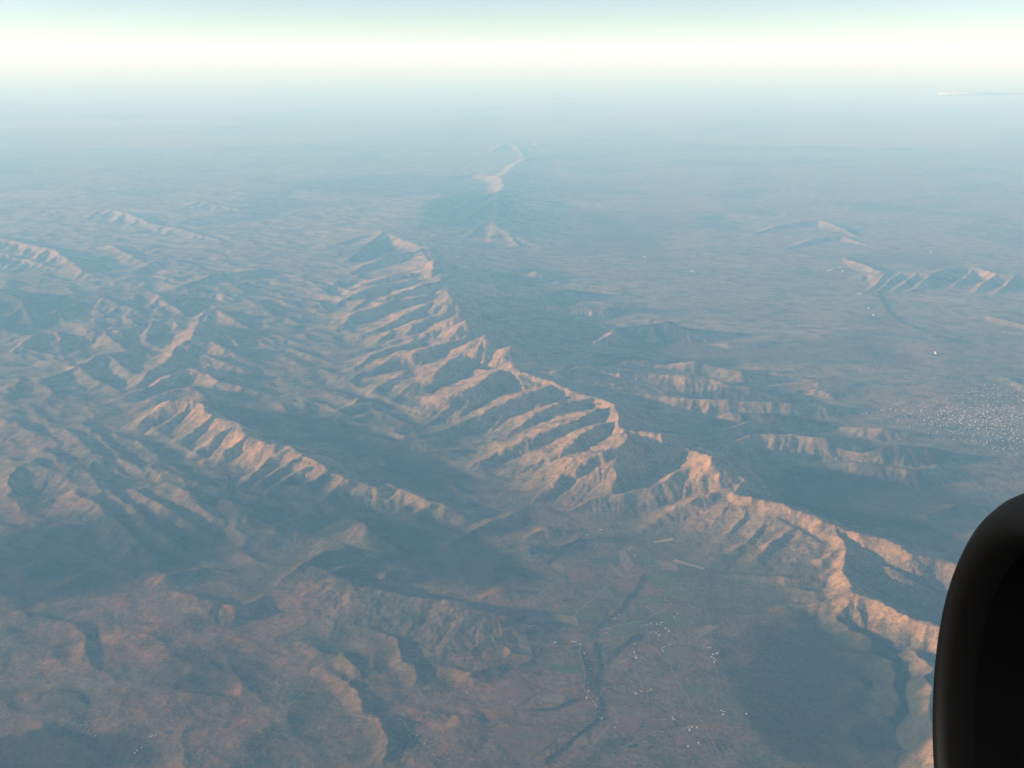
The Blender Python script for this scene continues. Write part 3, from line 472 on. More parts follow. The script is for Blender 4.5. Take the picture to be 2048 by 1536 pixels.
 ('hills',1,1.5,1.1,[(7873,26464,251.72231715463806),(7859,26341,171.59205614769883),(7877,26320,57.09165956084575)]),
 ('hills',1,1.5,1.1,[(8024,26473,233.56415829177575),(7945,26317,160.81672716690684),(7898,26268,52.973314251742956)]),
 ('hills',1,1.5,1.1,[(8298,26495,184.5952433747597),(8224,26419,129.0834122162072),(8178,26438,41.866962414893955)]),
 ('hills',1,1.5,1.1,[(8434,26505,160.49265202033288),(8393,26360,122.38787140068567),(8398,26357,36.40039530358065)]),
 ('hills',1,1.5,1.1,[(8660,26523,120.28320893407516),(8597,26452,84.6275714198038),(8556,26447,27.280727799480967)]),
 ('hills',1,1.5,1.1,[(4912,25472,187.2398728049956),(4841,25326,142.21419958845522),(4800,25337,42.46677527535983)]),
 ('hills',1,1.5,1.1,[(5069,25473,234.22870575760714),(5035,25377,163.53001809730105),(5024,25396,53.12403635739543)]),
 ('hills',1,1.5,1.1,[(5371,25474,324.42377192767646),(5364,25340,210.46174769545885),(5371,25274,73.58064930318436)]),
 ('hills',1,1.5,1.1,[(5566,25479,333.90132593733586),(5437,25296,249.29916192461695),(5363,25371,75.73019763527205)]),
 ('hills',1,1.5,1.1,[(5686,25483,328.3377643636001),(5546,25181,251.01610648752552),(5470,25168,74.46835892782683)]),
 ('hills',1,1.5,1.1,[(5875,25490,319.60148800156907),(5804,25432,204.1914762252491),(5745,25421,72.48693542303629)]),
 ('hills',1,1.5,1.1,[(6056,25496,311.22332701416974),(6070,25462,203.56662376551478),(6101,25500,70.58673396197663)]),
 ('hills',1,1.5,1.1,[(6239,25502,302.75642805443067),(6102,25322,222.05868606912424),(6016,25353,68.66640636286057)]),
 ('hills',1,1.5,1.1,[(6500,25511,290.6830695309825),(6449,25385,180.04516172481658),(6401,25271,65.92811886269706)]),
 ('hills',1,1.5,1.1,[(6618,25507,268.74515698976694),(6627,25474,177.35613293997693),(6654,25512,60.95250983273065)]),
 ('hills',1,1.5,1.1,[(6805,25492,210.05921721577366),(6741,25428,131.4647091184347),(6680,25380,47.64229668811361)]),
 ('hills',1,1.5,1.1,[(6947,25480,165.43875785204457),(6937,25405,125.49873850204115),(6965,25466,37.52219250252558)]),
 ('hills',1,1.5,1.1,[(4433,24298,170.52950655103845),(4427,24195,122.54208811094306),(4439,24191,38.676795300235526)]),
 ('hills',1,1.5,1.1,[(4621,24272,213.2445478626413),(4534,24177,137.71262701836895),(4456,24120,48.36474281420731)]),
 ('hills',1,1.5,1.1,[(4818,24244,258.1355815434312),(4797,24128,161.61948161890422),(4780,24032,58.546214370675116)]),
 ('hills',1,1.5,1.1,[(5109,24340,295.8099469725443),(5061,24279,187.87258289033372),(5021,24253,67.09091580820593)]),
 ('hills',1,1.5,1.1,[(5245,24439,302.34674044220446),(5257,24389,193.15811199996145),(5277,24382,68.57348752297422)]),
 ('hills',1,1.5,1.1,[(5424,24568,310.8300060003475),(5297,24400,236.2450996700575),(5225,24485,70.49752713409944)]),
 ('hills',1,1.5,1.1,[(5627,24715,320.36512664042823),(5480,24426,247.5513627676651),(5399,24426,72.66013181535486)]),
 ('hills',1,1.5,1.1,[(5929,24891,319.19775695946237),(5810,24709,244.3757104051218),(5756,24802,72.39536755781621)]),
 ('hills',1,1.5,1.1,[(6055,24943,311.4684376485593),(6030,24899,193.68884902178095),(6010,24870,70.6423260646217)]),
 ('hills',1,1.5,1.1,[(6220,25012,301.3966009958063),(6167,24818,212.94458978826316),(6153,24785,68.35799197843029)]),
 ('hills',1,1.5,1.1,[(6414,25092,289.62033967794616),(6349,24964,203.0821967789156),(6321,24981,65.68708734963728)]),
 ('hills',1,1.5,1.1,[(6637,25185,276.19368823083965),(6516,24989,210.68133717343923),(6457,25030,62.64186743379868)]),
 ('hills',1,1.5,1.1,[(6823,25261,265.09898996185007),(6692,25028,198.41604188131456),(6618,25002,60.12554411505877)]),
 ('hills',1,1.5,1.1,[(6934,25289,250.0849976451048),(6870,25263,156.74389422062714),(6810,25256,56.72030874425057)]),
 ('hills',1,1.5,1.1,[(7222,25317,191.69679199372106),(7164,25218,121.97159074792465),(7113,25145,43.477622926410966)]),
 ('hills',1,1.5,1.1,[(7304,25325,175.14481873120928),(7267,25174,135.19266742357493),(7277,25182,39.723567134913445)]),
 ('hills',1,1.5,1.1,[(7576,25351,120.0307386228051),(7547,25296,75.96328586222265),(7522,25255,27.223466491770232)]),
 ('hills',1,1.5,1.1,[(4911,23551,268.81562607998455),(4853,23477,191.23537782501995),(4824,23543,60.968492512986195)]),
 ('hills',1,1.5,1.1,[(5065,23619,280.28831103094814),(5012,23541,187.1630197074457),(4977,23545,63.570544769905766)]),
 ('hills',1,1.5,1.1,[(5246,23700,293.7595228890574),(5168,23450,224.2332055094612),(5142,23439,66.62587117071405)]),
 ('hills',1,1.5,1.1,[(5479,23803,310.9387754325939),(5446,23645,239.29711695593474),(5473,23749,70.52219648986666)]),
 ('hills',1,1.5,1.1,[(5595,23855,319.4415584638852),(5466,23689,233.76282024935605),(5384,23728,72.45066274438634)]),
 ('hills',1,1.5,1.1,[(5775,23897,328.88042135244973),(5713,23732,252.60723665574704),(5717,23842,74.5914357706587)]),
 ('hills',1,1.5,1.1,[(5945,23875,331.57173284739645),(5852,23678,249.955566015096),(5822,23734,75.20183631590436)]),
 ('hills',1,1.5,1.1,[(6156,23848,334.90121867761815),(6080,23701,239.1505626192267),(6052,23737,75.9569774320371)]),
 ('hills',1,1.5,1.1,[(6227,23839,336.0352325367843),(6114,23598,248.2543045103006),(6061,23587,76.2141764516418)]),
 ('hills',1,1.5,1.1,[(6385,23818,338.542212592358),(6343,23629,260.77901593702944),(6377,23727,76.782769866308)]),
 ('hills',1,1.5,1.1,[(6570,23782,339.41083719930214),(6433,23577,256.33468928041714),(6367,23633,76.97977750912007)]),
 ('hills',1,1.5,1.1,[(6728,23733,336.7912682379096),(6695,23575,227.1528579230115),(6695,23529,76.38564846633001)]),
 ('hills',1,1.5,1.1,[(6868,23689,334.4667254582538),(6798,23585,226.15514180643805),(6761,23595,75.85843257816066)]),
 ('hills',1,1.5,1.1,[(7050,23632,331.4134176906744),(7032,23529,212.49056281557338),(7030,23476,75.16592978551378)]),
 ('hills',1,1.5,1.1,[(7161,23597,329.5448283611294),(7073,23490,210.95208439559607),(7000,23432,74.74212602004998)]),
 ('hills',1,1.5,1.1,[(7304,23572,319.36054285796115),(7231,23538,198.99901030982568),(7163,23520,72.43228807087779)]),
 ('hills',1,1.5,1.1,[(7525,23605,275.84923561062567),(7494,23458,202.08430879745387),(7520,23486,62.56374415911098)]),
 ('hills',1,1.5,1.1,[(7728,23635,235.77202860993435),(7689,23490,161.93155668155143),(7680,23439,53.4740683445212)]),
 ('hills',1,1.5,1.1,[(7886,23658,204.6185664586032),(7793,23540,138.5364154795449),(7722,23493,46.40833466071413)]),
 ('hills',1,1.5,1.1,[(8039,23679,174.7169387592471),(8036,23646,113.20336672280868),(8043,23645,39.62652219281893)]),
 ('hills',1,1.5,1.1,[(8436,25069,134.16323753295293),(8423,25065,83.56951476553297),(8413,25067,30.428775522937777)]),
 ('hills',1,1.5,1.1,[(8546,25003,150.4983332479647),(8471,24925,97.36605298066401),(8406,24876,34.13364259232189)]),
 ('hills',1,1.5,1.1,[(8692,24916,172.23884975298006),(8638,24839,118.05505094802588),(8607,24833,39.06448138727383)]),
 ('hills',1,1.5,1.1,[(8876,24804,199.88217396120683),(8849,24754,126.63787836449286),(8830,24727,45.33410131078918)]),
 ('hills',1,1.5,1.1,[(9074,24733,192.3335294675502),(9052,24694,132.10589565259426),(9059,24734,43.62203761119695)]),
 ('hills',1,1.5,1.1,[(9221,24698,173.46197016988373),(9236,24696,107.55068330840575),(9254,24701,39.34189014162312)]),
 ('hills',1,1.5,1.1,[(9364,24664,155.22018857463146),(9294,24537,115.85075017644866),(9269,24526,35.20457885197827)]),
 ('hills',1,1.5,1.1,[(9518,24627,135.33803245018814),(9464,24536,102.2185423874977),(9451,24552,30.695223854681846)]),
 ('hills',1,1.5,1.1,[(9675,24590,115.2106717369621),(9642,24556,82.68941960968486),(9636,24588,26.13025544549656)]),
 ('hills',1,1.5,1.1,[(7362,23402,163.78376871622862),(7330,23354,103.46954634592213),(7302,23322,37.14683414182505)]),
 ('hills',1,1.5,1.1,[(7449,23357,168.83244762305654),(7395,23252,118.50605225105616),(7366,23227,38.29189533718808)]),
 ('hills',1,1.5,1.1,[(7603,23277,177.8368343149062),(7589,23186,124.5329206916241),(7602,23177,40.3341273703911)]),
 ('hills',1,1.5,1.1,[(7745,23204,186.1360168292059),(7680,23117,118.96093214968033),(7624,23055,42.21641618806731)]),
 ('hills',1,1.5,1.1,[(7921,23113,196.59042464581768),(7878,23025,144.97142255240956),(7879,23064,44.58751899183493)]),
 ('hills',1,1.5,1.1,[(8101,23019,207.3023537305194),(8080,22935,134.75444674006962),(8073,22890,47.01702868114873)]),
 ('hills',1,1.5,1.1,[(8181,23012,217.24361594562438),(8136,22971,140.89174781082235),(8104,22969,49.271747946430274)]),
 ('hills',1,1.5,1.1,[(8454,23086,265.92099969936737),(8323,22888,203.04471706736282),(8269,22899,60.31197931325858)]),
 ('hills',1,1.5,1.1,[(8555,23113,283.8943068212785),(8548,23046,184.90963128157614),(8561,23036,64.38839948523842)]),
 ('hills',1,1.5,1.1,[(8747,23166,317.942734342874),(8610,23053,215.56153826268186),(8513,23048,72.11072325302298)]),
 ('hills',1,1.5,1.1,[(8990,23180,331.16120575166684),(8980,23134,225.39354510928624),(9015,23205,75.10872707769764)]),
 ('hills',1,1.5,1.1,[(9108,23158,321.69811493031966),(9006,23100,212.0895107837824),(8935,23119,72.96245905636117)]),
 ('hills',1,1.5,1.1,[(9299,23122,306.20726089839854),(9233,23094,199.843612037592),(9191,23128,69.44906948211101)]),
 ('hills',1,1.5,1.1,[(9437,23097,295.09182287080847),(9370,22992,214.45662190599475),(9374,23062,66.92804230059573)]),
 ('hills',1,1.5,1.1,[(9582,23099,269.4598883681743),(9537,23010,173.99999778718558),(9511,22967,61.11461385669933)]),
 ('hills',1,1.5,1.1,[(9818,23168,194.6916782405466),(9750,23076,138.42490153435264),(9725,23084,44.15687547723737)]),
 ('hills',1,1.5,1.1,[(9984,23217,142.28151384000938),(9946,23173,105.31832462473298),(9948,23223,32.270034066806254)]),
 ('hills',1,1.5,1.1,[(7614,22368,207.74320420505703),(7566,22298,137.1256928824905),(7535,22277,47.117015386713966)]),
 ('hills',1,1.5,1.1,[(7762,22302,224.6194834255393),(7724,22218,167.33440816628192),(7737,22282,50.94462510682335)]),
 ('hills',1,1.5,1.1,[(7913,22234,241.97467515377474),(7821,22085,167.75311013754433),(7763,22034,54.880854158588086)]),
 ('hills',1,1.5,1.1,[(7987,22201,250.47627652443876),(7946,22102,183.29957580568282),(7958,22152,56.809052407604675)]),
 ('hills',1,1.5,1.1,[(8160,22125,259.01874605659617),(8040,21988,194.2976048869109),(7985,22028,58.74651972417646)]),
 ('hills',1,1.5,1.1,[(8287,22070,254.11277474500403),(8215,21935,174.7347882016664),(8178,21895,57.63382519989782)]),
 ('hills',1,1.5,1.1,[(8422,22012,248.82797591374555),(8366,21908,161.72989953119173),(8328,21850,56.43521103198353)]),
 ('hills',1,1.5,1.1,[(8524,21968,244.84436574184704),(8493,21888,162.91292857198036),(8488,21872,55.531711817738504)]),
 ('hills',1,1.5,1.1,[(8720,21884,237.09653832047917),(8678,21746,182.8979716874172),(8710,21793,53.77447260876848)]),
 ('hills',1,1.5,1.1,[(8938,22014,205.08612134739158),(8929,21995,127.20054120810347),(8923,21982,46.51437803755273)]),
 ('hills',1,1.5,1.1,[(9177,22202,165.55764116144746),(9154,22151,114.66388391407905),(9159,22165,37.5491557273386)]),
 ('hills',1,1.5,1.1,[(9426,22398,124.82576318209546),(9374,22333,88.06990701110671),(9346,22326,28.310997835114435)]),
 ('hills',1,1.5,1.1,[(3719,24229,261.9),(3624,24127,174.94689625550035),(3541,24104,59.4)]),
 ('hills',1,1.5,1.1,[(3906,24041,261.9),(3823,23976,169.94675228205503),(3749,23961,59.4)]),
 ('hills',1,1.5,1.1,[(4031,23915,261.9),(4001,23906,164.2195032318208),(3974,23916,59.4)]),
 ('hills',1,1.5,1.1,[(4190,23755,261.9),(4108,23680,168.77058823649432),(4035,23648,59.4)]),
 ('hills',1,1.5,1.1,[(4308,23617,257.352120545456),(4242,23414,193.75191420273697),(4210,23403,58.36852218556734)]),
 ('hills',1,1.5,1.1,[(4502,23332,235.5473486974697),(4455,23308,155.7656436445176),(4419,23344,53.4231100138591)]),
 ('hills',1,1.5,1.1,[(4636,23135,220.19597770856151),(4629,23048,168.48289614881398),(4658,23135,49.9413557689521)]),
 ('hills',1,1.5,1.1,[(4797,22921,203.15531301925762),(4744,22825,155.9020887357058),(4725,22891,46.07646274663575)]),
 ('hills',1,1.5,1.1,[(4912,22787,192.34394394977625),(4881,22731,124.90985770400046),(4858,22711,43.624399658712136)]),
 ('hills',1,1.5,1.1,[(5053,22623,178.9592203961586),(5042,22510,130.99384537534817),(5054,22504,40.588689162015356)]),
 ('hills',1,1.5,1.1,[(5245,22402,160.5219440576616),(5176,22307,117.92201570974086),(5130,22310,36.40703885843872)]),
 ('hills',1,1.5,1.1,[(5322,22330,160.0664856647702),(5279,22240,107.09854578721695),(5246,22196,36.303739016752004)]),
 ('hills',1,1.5,1.1,[(5488,22202,171.6091822050907),(5427,22136,113.3003959282532),(5377,22111,38.92167019084531)]),
 ('hills',1,1.5,1.1,[(5594,22120,179.0110903071965),(5534,22002,131.3477102798159),(5501,21992,40.60045347173529)]),
 ('hills',1,1.5,1.1,[(5718,22025,187.71674530988463),(5686,21938,139.4603682160848),(5686,21971,42.574931925953216)]),
 ('hills',1,1.5,1.1,[(5822,21944,195.15457126691163),(5783,21870,132.4257615286885),(5760,21859,44.26186152445418)]),
 ('hills',1,1.5,1.1,[(5929,21862,202.78004435524988),(5859,21794,132.05838883381685),(5799,21764,45.99135026613915)]),
 ('hills',1,1.5,1.1,[(6112,21766,201.89710773661923),(6049,21620,151.3550806466218),(6024,21611,45.79109660005797)]),
 ('hills',1,1.5,1.1,[(6245,21732,190.47204256931394),(6202,21697,134.21339811219326),(6182,21748,43.19984470644234)]),
 ('hills',1,1.5,1.1,[(6383,21696,178.7042316801043),(6386,21677,114.91753928471792),(6398,21684,40.530856669714375)]),
 ('hills',1,1.5,1.1,[(6537,21657,165.4243572354958),(6512,21581,121.21552456981539),(6515,21601,37.518926383308326)]),
 ('hills',1,1.5,1.1,[(6605,21639,159.58837224108532),(6566,21561,113.61500049036513),(6550,21558,36.195300920658525)]),
 ('hills',1,1.5,1.1,[(6741,21605,147.86643768285575),(6676,21519,111.68528875739176),(6642,21536,33.53671782497759)]),
 ('hills',1,1.5,1.1,[(6874,21571,136.3873950266092),(6818,21532,100.9241407789612),(6787,21576,30.9332236142825)]),
 ('hills',1,1.5,1.1,[(7029,21531,122.98279060881686),(6988,21452,87.69456713226256),(6966,21431,27.89300405560795)]),
 ('hills',1,1.5,1.1,[(7153,21500,112.23297847755309),(7146,21493,74.30863869798492),(7148,21513,25.454902335115136)]),
 ('hills',1,1.5,1.1,[(8581,19999,106.78644974737378),(8537,19969,71.4667893706738),(8504,19965,24.21960715919818)]),
 ('hills',1,1.5,1.1,[(8842,20172,138.85299877063525),(8780,20112,94.22990739856083),(8737,20093,31.49243271086573)]),
 ('hills',1,1.5,1.1,[(8987,20201,132.45888571492648),(8951,20154,88.62362399206813),(8930,20141,30.04222150235446)]),
 ('hills',1,1.5,1.1,[(9089,20205,121.87362804339006),(9053,20154,81.89353907839886),(9031,20135,27.6414414119029)]),
 ('lefth',1,1.5,1.1,[(-14080,38148,157.97454348163885),(-14137,37922,112.31135764561681),(-14242,37831,35.82927790305211)]),
 ('lefth',1,1.5,1.1,[(-13862,38579,245.69599169648276),(-13924,38360,159.44127950385456),(-14014,38221,55.72486409610949)]),
 ('lefth',1,1.5,1.1,[(-13607,38886,327.43870509478336),(-13747,38371,236.07647384328666),(-13999,38178,74.2644485781983)]),
 ('lefth',1,1.5,1.1,[(-13336,39007,393.58874534918493),(-13543,38709,247.28694770233412),(-13769,38473,89.26755049156772)]),
 ('lefth',1,1.5,1.1,[(-12800,38392,346.24245518592386),(-12791,37725,245.33253875795785),(-12881,37368,78.52921664010644)]),
 ('lefth',1,1.5,1.1,[(-12349,37783,270.98479832575714),(-12367,37319,174.66687762230472),(-12412,36942,61.4604697233676)]),
 ('lefth',1,1.5,1.1,[(-11997,37346,208.64619917786737),(-11798,37143,144.53560817010268),(-11644,37081,47.32181837023796)]),
 ('lefth',1,1.5,1.1,[(-11620,36882,140.17240743215473),(-11489,36837,96.96932537709378),(-11385,36884,31.79168003615881)]),
 ('lefth',1,1.5,1.1,[(-15900,35917,148.95419752631065),(-15667,35745,93.2407050745074),(-15442,35590,33.78342624308077)]),
 ('lefth',1,1.5,1.1,[(-15855,36724,226.48791659880285),(-15958,36536,150.77834540912707),(-16105,36448,51.36839345539859)]),
 ('lefth',1,1.5,1.1,[(-15803,37047,257.8138942361959),(-15513,36717,161.21971780980996),(-15240,36424,58.47325436284855)]),
 ('lefth',1,1.5,1.1,[(-15588,37525,308.6982031300676),(-15573,37034,216.29009757121267),(-15656,36784,70.01402545218029)]),
 ('lefth',1,1.5,1.1,[(-15459,37815,338.67305813416215),(-15648,37538,244.77951029798237),(-15970,37581,76.81244617475842)]),
 ('lefth',1,1.5,1.1,[(-15308,37982,359.52266733306647),(-15025,37790,259.9823329460701),(-14878,37939,81.54122351883981)]),
 ('lefth',1,1.5,1.1,[(-15056,38116,382.5275029128256),(-15225,37626,259.73815797428864),(-15482,37369,86.75881509363055)]),
 ('lefth',1,1.5,1.1,[(-14909,38195,395.862572290577),(-14542,37838,290.04463651539055),(-14335,37896,89.78326381848139)]),
 ('lefth',1,1.5,1.1,[(-14658,38107,382.5688695155062),(-14748,37655,275.1267887948368),(-14976,37563,86.76819720970244)]),
 ('lefth',1,1.5,1.1,[(-14137,37592,299.2706627650446),(-13826,37448,200.7083800163839),(-13569,37450,67.87582042093797)]),
 ('lefth',1,1.5,1.1,[(-13934,37432,271.0909811406163),(-14048,37100,177.80822741124268),(-14200,36873,61.48455242364493)]),
 ('lefth',1,1.5,1.1,[(-13644,37329,246.61234515740202),(-13707,37060,162.2750811262461),(-13804,36890,55.93269683982314)]),
 ('lefth',1,1.5,1.1,[(-15137,32100,217.9449786078591),(-14938,32007,136.1592318873758),(-14748,31934,49.43081989044227)]),
 ('lefth',1,1.5,1.1,[(-15097,32469,259.8506791984161),(-14804,32238,171.68145057221557),(-14556,32102,58.93520559139335)]),
 ('lefth',1,1.5,1.1,[(-15068,32757,291.73307602566894),(-15095,32408,209.42120024946183),(-15229,32290,66.16626466561564)]),
 ('lefth',1,1.5,1.1,[(-15012,33318,351.8583068979972),(-15196,32992,238.2377815246648),(-15457,32843,79.80291496655606)]),
 ('lefth',1,1.5,1.1,[(-14876,33439,359.3509939274765),(-14946,33083,258.18097269736194),(-15147,33019,81.50228728252044)]),
 ('lefth',1,1.5,1.1,[(-14603,33352,338.5750639763486),(-14186,32874,251.33168880822535),(-13919,32735,76.79022069566669)]),
 ('lefth',1,1.5,1.1,[(-14363,33276,320.16999557174057),(-13990,32847,242.57351013116482),(-13771,32773,72.6158752843123)]),
 ('lefth',1,1.5,1.1,[(-14218,33250,308.2745226617742),(-13783,33013,231.45707398899498),(-13483,33097,69.91793297483538)]),
 ('lefth',1,1.5,1.1,[(-13914,33261,281.17193962462306),(-13978,33010,210.0018825009442),(-14162,33042,63.77095537878049)]),
 ('lefth',1,1.5,1.1,[(-13767,33267,268.09573573395244),(-13825,32900,176.36197849350557),(-13922,32633,60.805218413886124)]),
 ('lefth',1,1.5,1.1,[(-13615,33296,261.90823774869403),(-13326,33047,201.529070606249),(-13163,33108,59.40186835537391)]),
 ('lefth',1,1.5,1.1,[(-13399,33433,283.2532568467401),(-13616,33269,184.91398814680562),(-13866,33191,64.24300670750806)]),
 ('lefth',1,1.5,1.1,[(-13138,33600,308.93463303375506),(-13359,33373,205.58057630532602),(-13629,33273,70.06764872930528)]),
 ('lefth',1,1.5,1.1,[(-13019,33628,313.31),(-13165,33337,218.38489683773383),(-13389,33251,71.06)]),
 ('lefth',1,1.5,1.1,[(-12783,33628,313.31),(-12297,33225,233.5180303854352),(-11933,33142,71.06)]),
 ('lefth',1,1.5,1.1,[(-12589,33628,313.31),(-12678,33340,240.72080057731122),(-12907,33424,71.06)]),
 ('lefth',1,1.5,1.1,[(-12309,33776,333.85461073999124),(-11977,33667,228.55455398105406),(-11710,33739,75.71960243587431)]),
 ('lefth',1,1.5,1.1,[(-12236,33874,347.41660837277755),(-11890,33584,265.707561339712),(-11688,33699,78.79551942475366)]),
 ('lefth',1,1.5,1.1,[(-12073,34095,377.4548118907033),(-11700,33800,239.705432395452),(-11356,33578,85.60830785149972)]),
 ('lefth',1,1.5,1.1,[(-11857,34389,416.6752763478391),(-11965,33846,295.97210660631947),(-12184,33634,94.50367092425216)]),
 ('lefth',1,1.5,1.1,[(-11731,34436,423.89),(-11970,34125,319.3241444314709),(-12373,34282,96.14)]),
 ('lefth',1,1.5,1.1,[(-11470,34412,423.89),(-11690,34200,282.95596162166265),(-11972,34170,96.14)]),
 ('lefth',1,1.5,1.1,[(-11193,34387,423.89),(-11374,34043,294.090369872726),(-11644,33972,96.14)]),
 ('lefth',1,1.5,1.1,[(-10688,33959,350.10923311850473),(-10923,33677,223.07755380754153),(-11178,33466,79.4062178206918)]),
 ('lefth',1,1.5,1.1,[(-10366,33628,296.6045762974654),(-10058,33424,207.11783629181434),(-9810,33414,67.27114101592001)]),
 ('lefth',1,1.5,1.1,[(-11596,33246,284.7246524051127),(-11741,33078,176.5940841143672),(-11890,32929,64.57672528775753)]),
 ('lefth',1,1.5,1.1,[(-11318,32619,199.17210517098536),(-11410,32433,137.75113068723732),(-11541,32364,45.17305478104823)]),
 ('lefth',1,1.5,1.1,[(-10896,32212,132.87513606054478),(-10998,32109,99.99203392718923),(-11146,32140,30.136628797236963)]),
 ('lefth',1,1.5,1.1,[(-12932,33279,293.3364316556063),(-12689,33178,205.97109555132707),(-12520,33274,66.52991233426123)]),
 ('lefth',1,1.5,1.1,[(-12158,32158,241.79313829364727),(-11819,31909,151.55034077392241),(-11493,31690,54.83968085010557)]),
 ('lefth',1,1.5,1.1,[(-11874,31843,216.03806166828403),(-11987,31617,158.48972663678578),(-12171,31579,48.99832326497164)]),
 ('lefth',1,1.5,1.1,[(-11508,31590,172.69074137030606),(-11278,31388,121.46621440001638),(-11090,31299,39.16697226955395)]),
 ('lefth',1,1.5,1.1,[(-11342,31477,152.89083672452003),(-11225,31403,114.20300081168698),(-11159,31474,34.676272246798355)]),
 ('lefth',1,1.5,1.1,[(-11021,31257,114.05450521302761),(-10936,31195,83.17186599417992),(-10883,31225,25.86803211017121)]),
 ('lefth',1,1.5,1.1,[(-13230,28419,115.6900068061696),(-13309,28344,84.16952427945147),(-13428,28353,26.238970615832283)]),
 ('lefth',1,1.5,1.1,[(-13058,28723,148.37375757401546),(-12882,28637,92.10506876812478),(-12711,28559,33.6517800683334)]),
 ('lefth',1,1.5,1.1,[(-12977,28869,163.72679279307883),(-13096,28770,116.1327013680243),(-13262,28774,37.13391176750242)]),
 ('lefth',1,1.5,1.1,[(-12858,29082,185.80891469804334),(-12657,28942,134.165800172195),(-12515,28935,42.14222807584488)]),
 ('lefth',1,1.5,1.1,[(-12734,29308,208.87851077490348),(-12457,29123,138.2934613705912),(-12212,29007,47.37450759843172)]),
 ('lefth',1,1.5,1.1,[(-12601,29551,233.18219504004324),(-12754,29379,158.29320620597545),(-12951,29311,52.886683411143835)]),
 ('lefth',1,1.5,1.1,[(-12468,29828,254.97856967648858),(-12224,29664,187.93038628733464),(-12068,29713,57.83019106064689)]),
 ('lefth',1,1.5,1.1,[(-12357,30110,269.97481656194867),(-12352,29726,197.45891450639573),(-12439,29567,61.23140169446258)]),
 ('lefth',1,1.5,1.1,[(-12270,30331,281.54981177522),(-12477,30144,183.58258061158915),(-12714,30035,63.85665834077155)]),
 ('lefth',1,1.5,1.1,[(-12201,30509,290.69619735580915),(-12323,30220,222.3872664245464),(-12568,30238,65.93109630750311)]),
 ('lefth',1,1.5,1.1,[(-12068,30850,307.97937941376347),(-12202,30519,219.91609477997537),(-12422,30411,69.850993269101)]),
 ('lefth',1,1.5,1.1,[(-11937,31032,310.2559663294468),(-12048,30694,201.11664058040327),(-12190,30442,70.36733256956525)]),
 ('lefth',1,1.5,1.1,[(-11726,31210,303.04277940784084),(-11958,31068,210.17707791561335),(-12255,31098,68.73135203064432)]),
 ('lefth',1,1.5,1.1,[(-11581,31331,298.16203514157684),(-11359,31251,190.56014893718952),(-11158,31226,67.62437910427516)]),
 ('lefth',1,1.5,1.1,[(-11349,31404,263.63415285559387),(-11187,31346,171.21132560334905),(-11049,31356,59.793313018794485)]),
 ('lefth',1,1.5,1.1,[(-11039,31385,191.613997373403),(-11139,31230,138.07153830070052),(-11291,31221,43.458844765101716)]),
 ('lefth',1,1.5,1.1,[(-10810,31371,138.45085911892696),(-10705,31278,96.10551914987069),(-10626,31265,31.40122577955044)]),
 ('lefth',1,1.5,1.1,[(-11929,30844,296.22267401228487),(-11658,30679,211.87180756926477),(-11467,30726,67.18452400278626)]),
 ('lefth',1,1.5,1.1,[(-11310,30030,247.41457980454294),(-11469,29829,166.16978507332314),(-11666,29729,56.114646965978814)]),
 ('lefth',1,1.5,1.1,[(-11042,29703,219.1319770358285),(-10834,29567,147.31840717922114),(-10659,29518,49.700036028744606)]),
 ('lefth',1,1.5,1.1,[(-10781,29460,171.68103836762077),(-10840,29350,128.798047862329),(-10957,29396,38.93796746482121)]),
 ('lefth',1,1.5,1.1,[(-12418,29611,233.26655105063642),(-12177,29528,171.3882801588393),(-12015,29632,52.9058157022062)]),
 ('lefth',1,1.5,1.1,[(-12098,29261,214.9434124050384),(-11943,29193,141.23519520028594),(-11813,29188,48.750052298049944)]),
 ('lefth',1,1.5,1.1,[(-11666,28789,189.50988634738195),(-11486,28738,129.7847530860311),(-11341,28776,42.98162370765364)]),
 ('lefth',1,1.5,1.1,[(-11406,28567,167.12698502943618),(-11480,28342,127.45677065802882),(-11619,28278,37.90508938811955)]),
 ('lefth',1,1.5,1.1,[(-11130,28366,139.53845576467188),(-10965,28323,92.90563320430248),(-10818,28326,31.647897183740014)]),
 ('lefth',1,1.5,1.1,[(-10951,28236,121.43783085501899),(-11034,28169,89.09020211572526),(-11154,28195,27.542600812478536)]),
 ('lefth',1,1.5,1.1,[(-13575,28248,195.5763558104454),(-13340,28109,122.26139592121162),(-13115,27987,44.35752399824535)]),
 ('lefth',1,1.5,1.1,[(-13436,28265,205.39570562602614),(-13476,28030,154.97401200187457),(-13605,27982,46.58459302858325)]),
 ('lefth',1,1.5,1.1,[(-13155,28299,225.33529470395035),(-12905,28190,157.07845356216347),(-12711,28202,51.10697405656606)]),
 ('lefth',1,1.5,1.1,[(-12884,28125,210.7113341242372),(-12685,28013,150.35998417265643),(-12547,28035,47.79019949209504)]),
 ('lefth',1,1.5,1.1,[(-12683,27933,189.3586560636733),(-12528,27794,131.3493356281837),(-12417,27752,42.947324055678486)]),
 ('lefth',1,1.5,1.1,[(-12400,27665,158.94021174288096),(-12198,27474,120.05623694941569),(-12059,27426,36.048295446838985)]),
 ('lefth',1,1.5,1.1,[(-12821,40212,159.8693417551293),(-12592,40073,119.34287053762652),(-12423,40127,36.25902596508088)]),
 ('lefth',1,1.5,1.1,[(-12648,40753,205.89902541382756),(-12376,40592,133.9314721123927),(-12127,40503,46.69874803200213)]),
 ('lefth',1,1.5,1.1,[(-12511,41186,241.65013940054118),(-12619,40748,180.33231885025094),(-12819,40614,54.80724811146295)]),
 ('lefth',1,1.5,1.1,[(-12382,41592,280.90439981127173),(-12549,41129,190.18537278028333),(-12767,40846,63.71027624585544)]),
 ('lefth',1,1.5,1.1,[(-12201,42159,342.9670126332662),(-12384,41684,227.29018167645725),(-12614,41386,77.78633276218409)]),
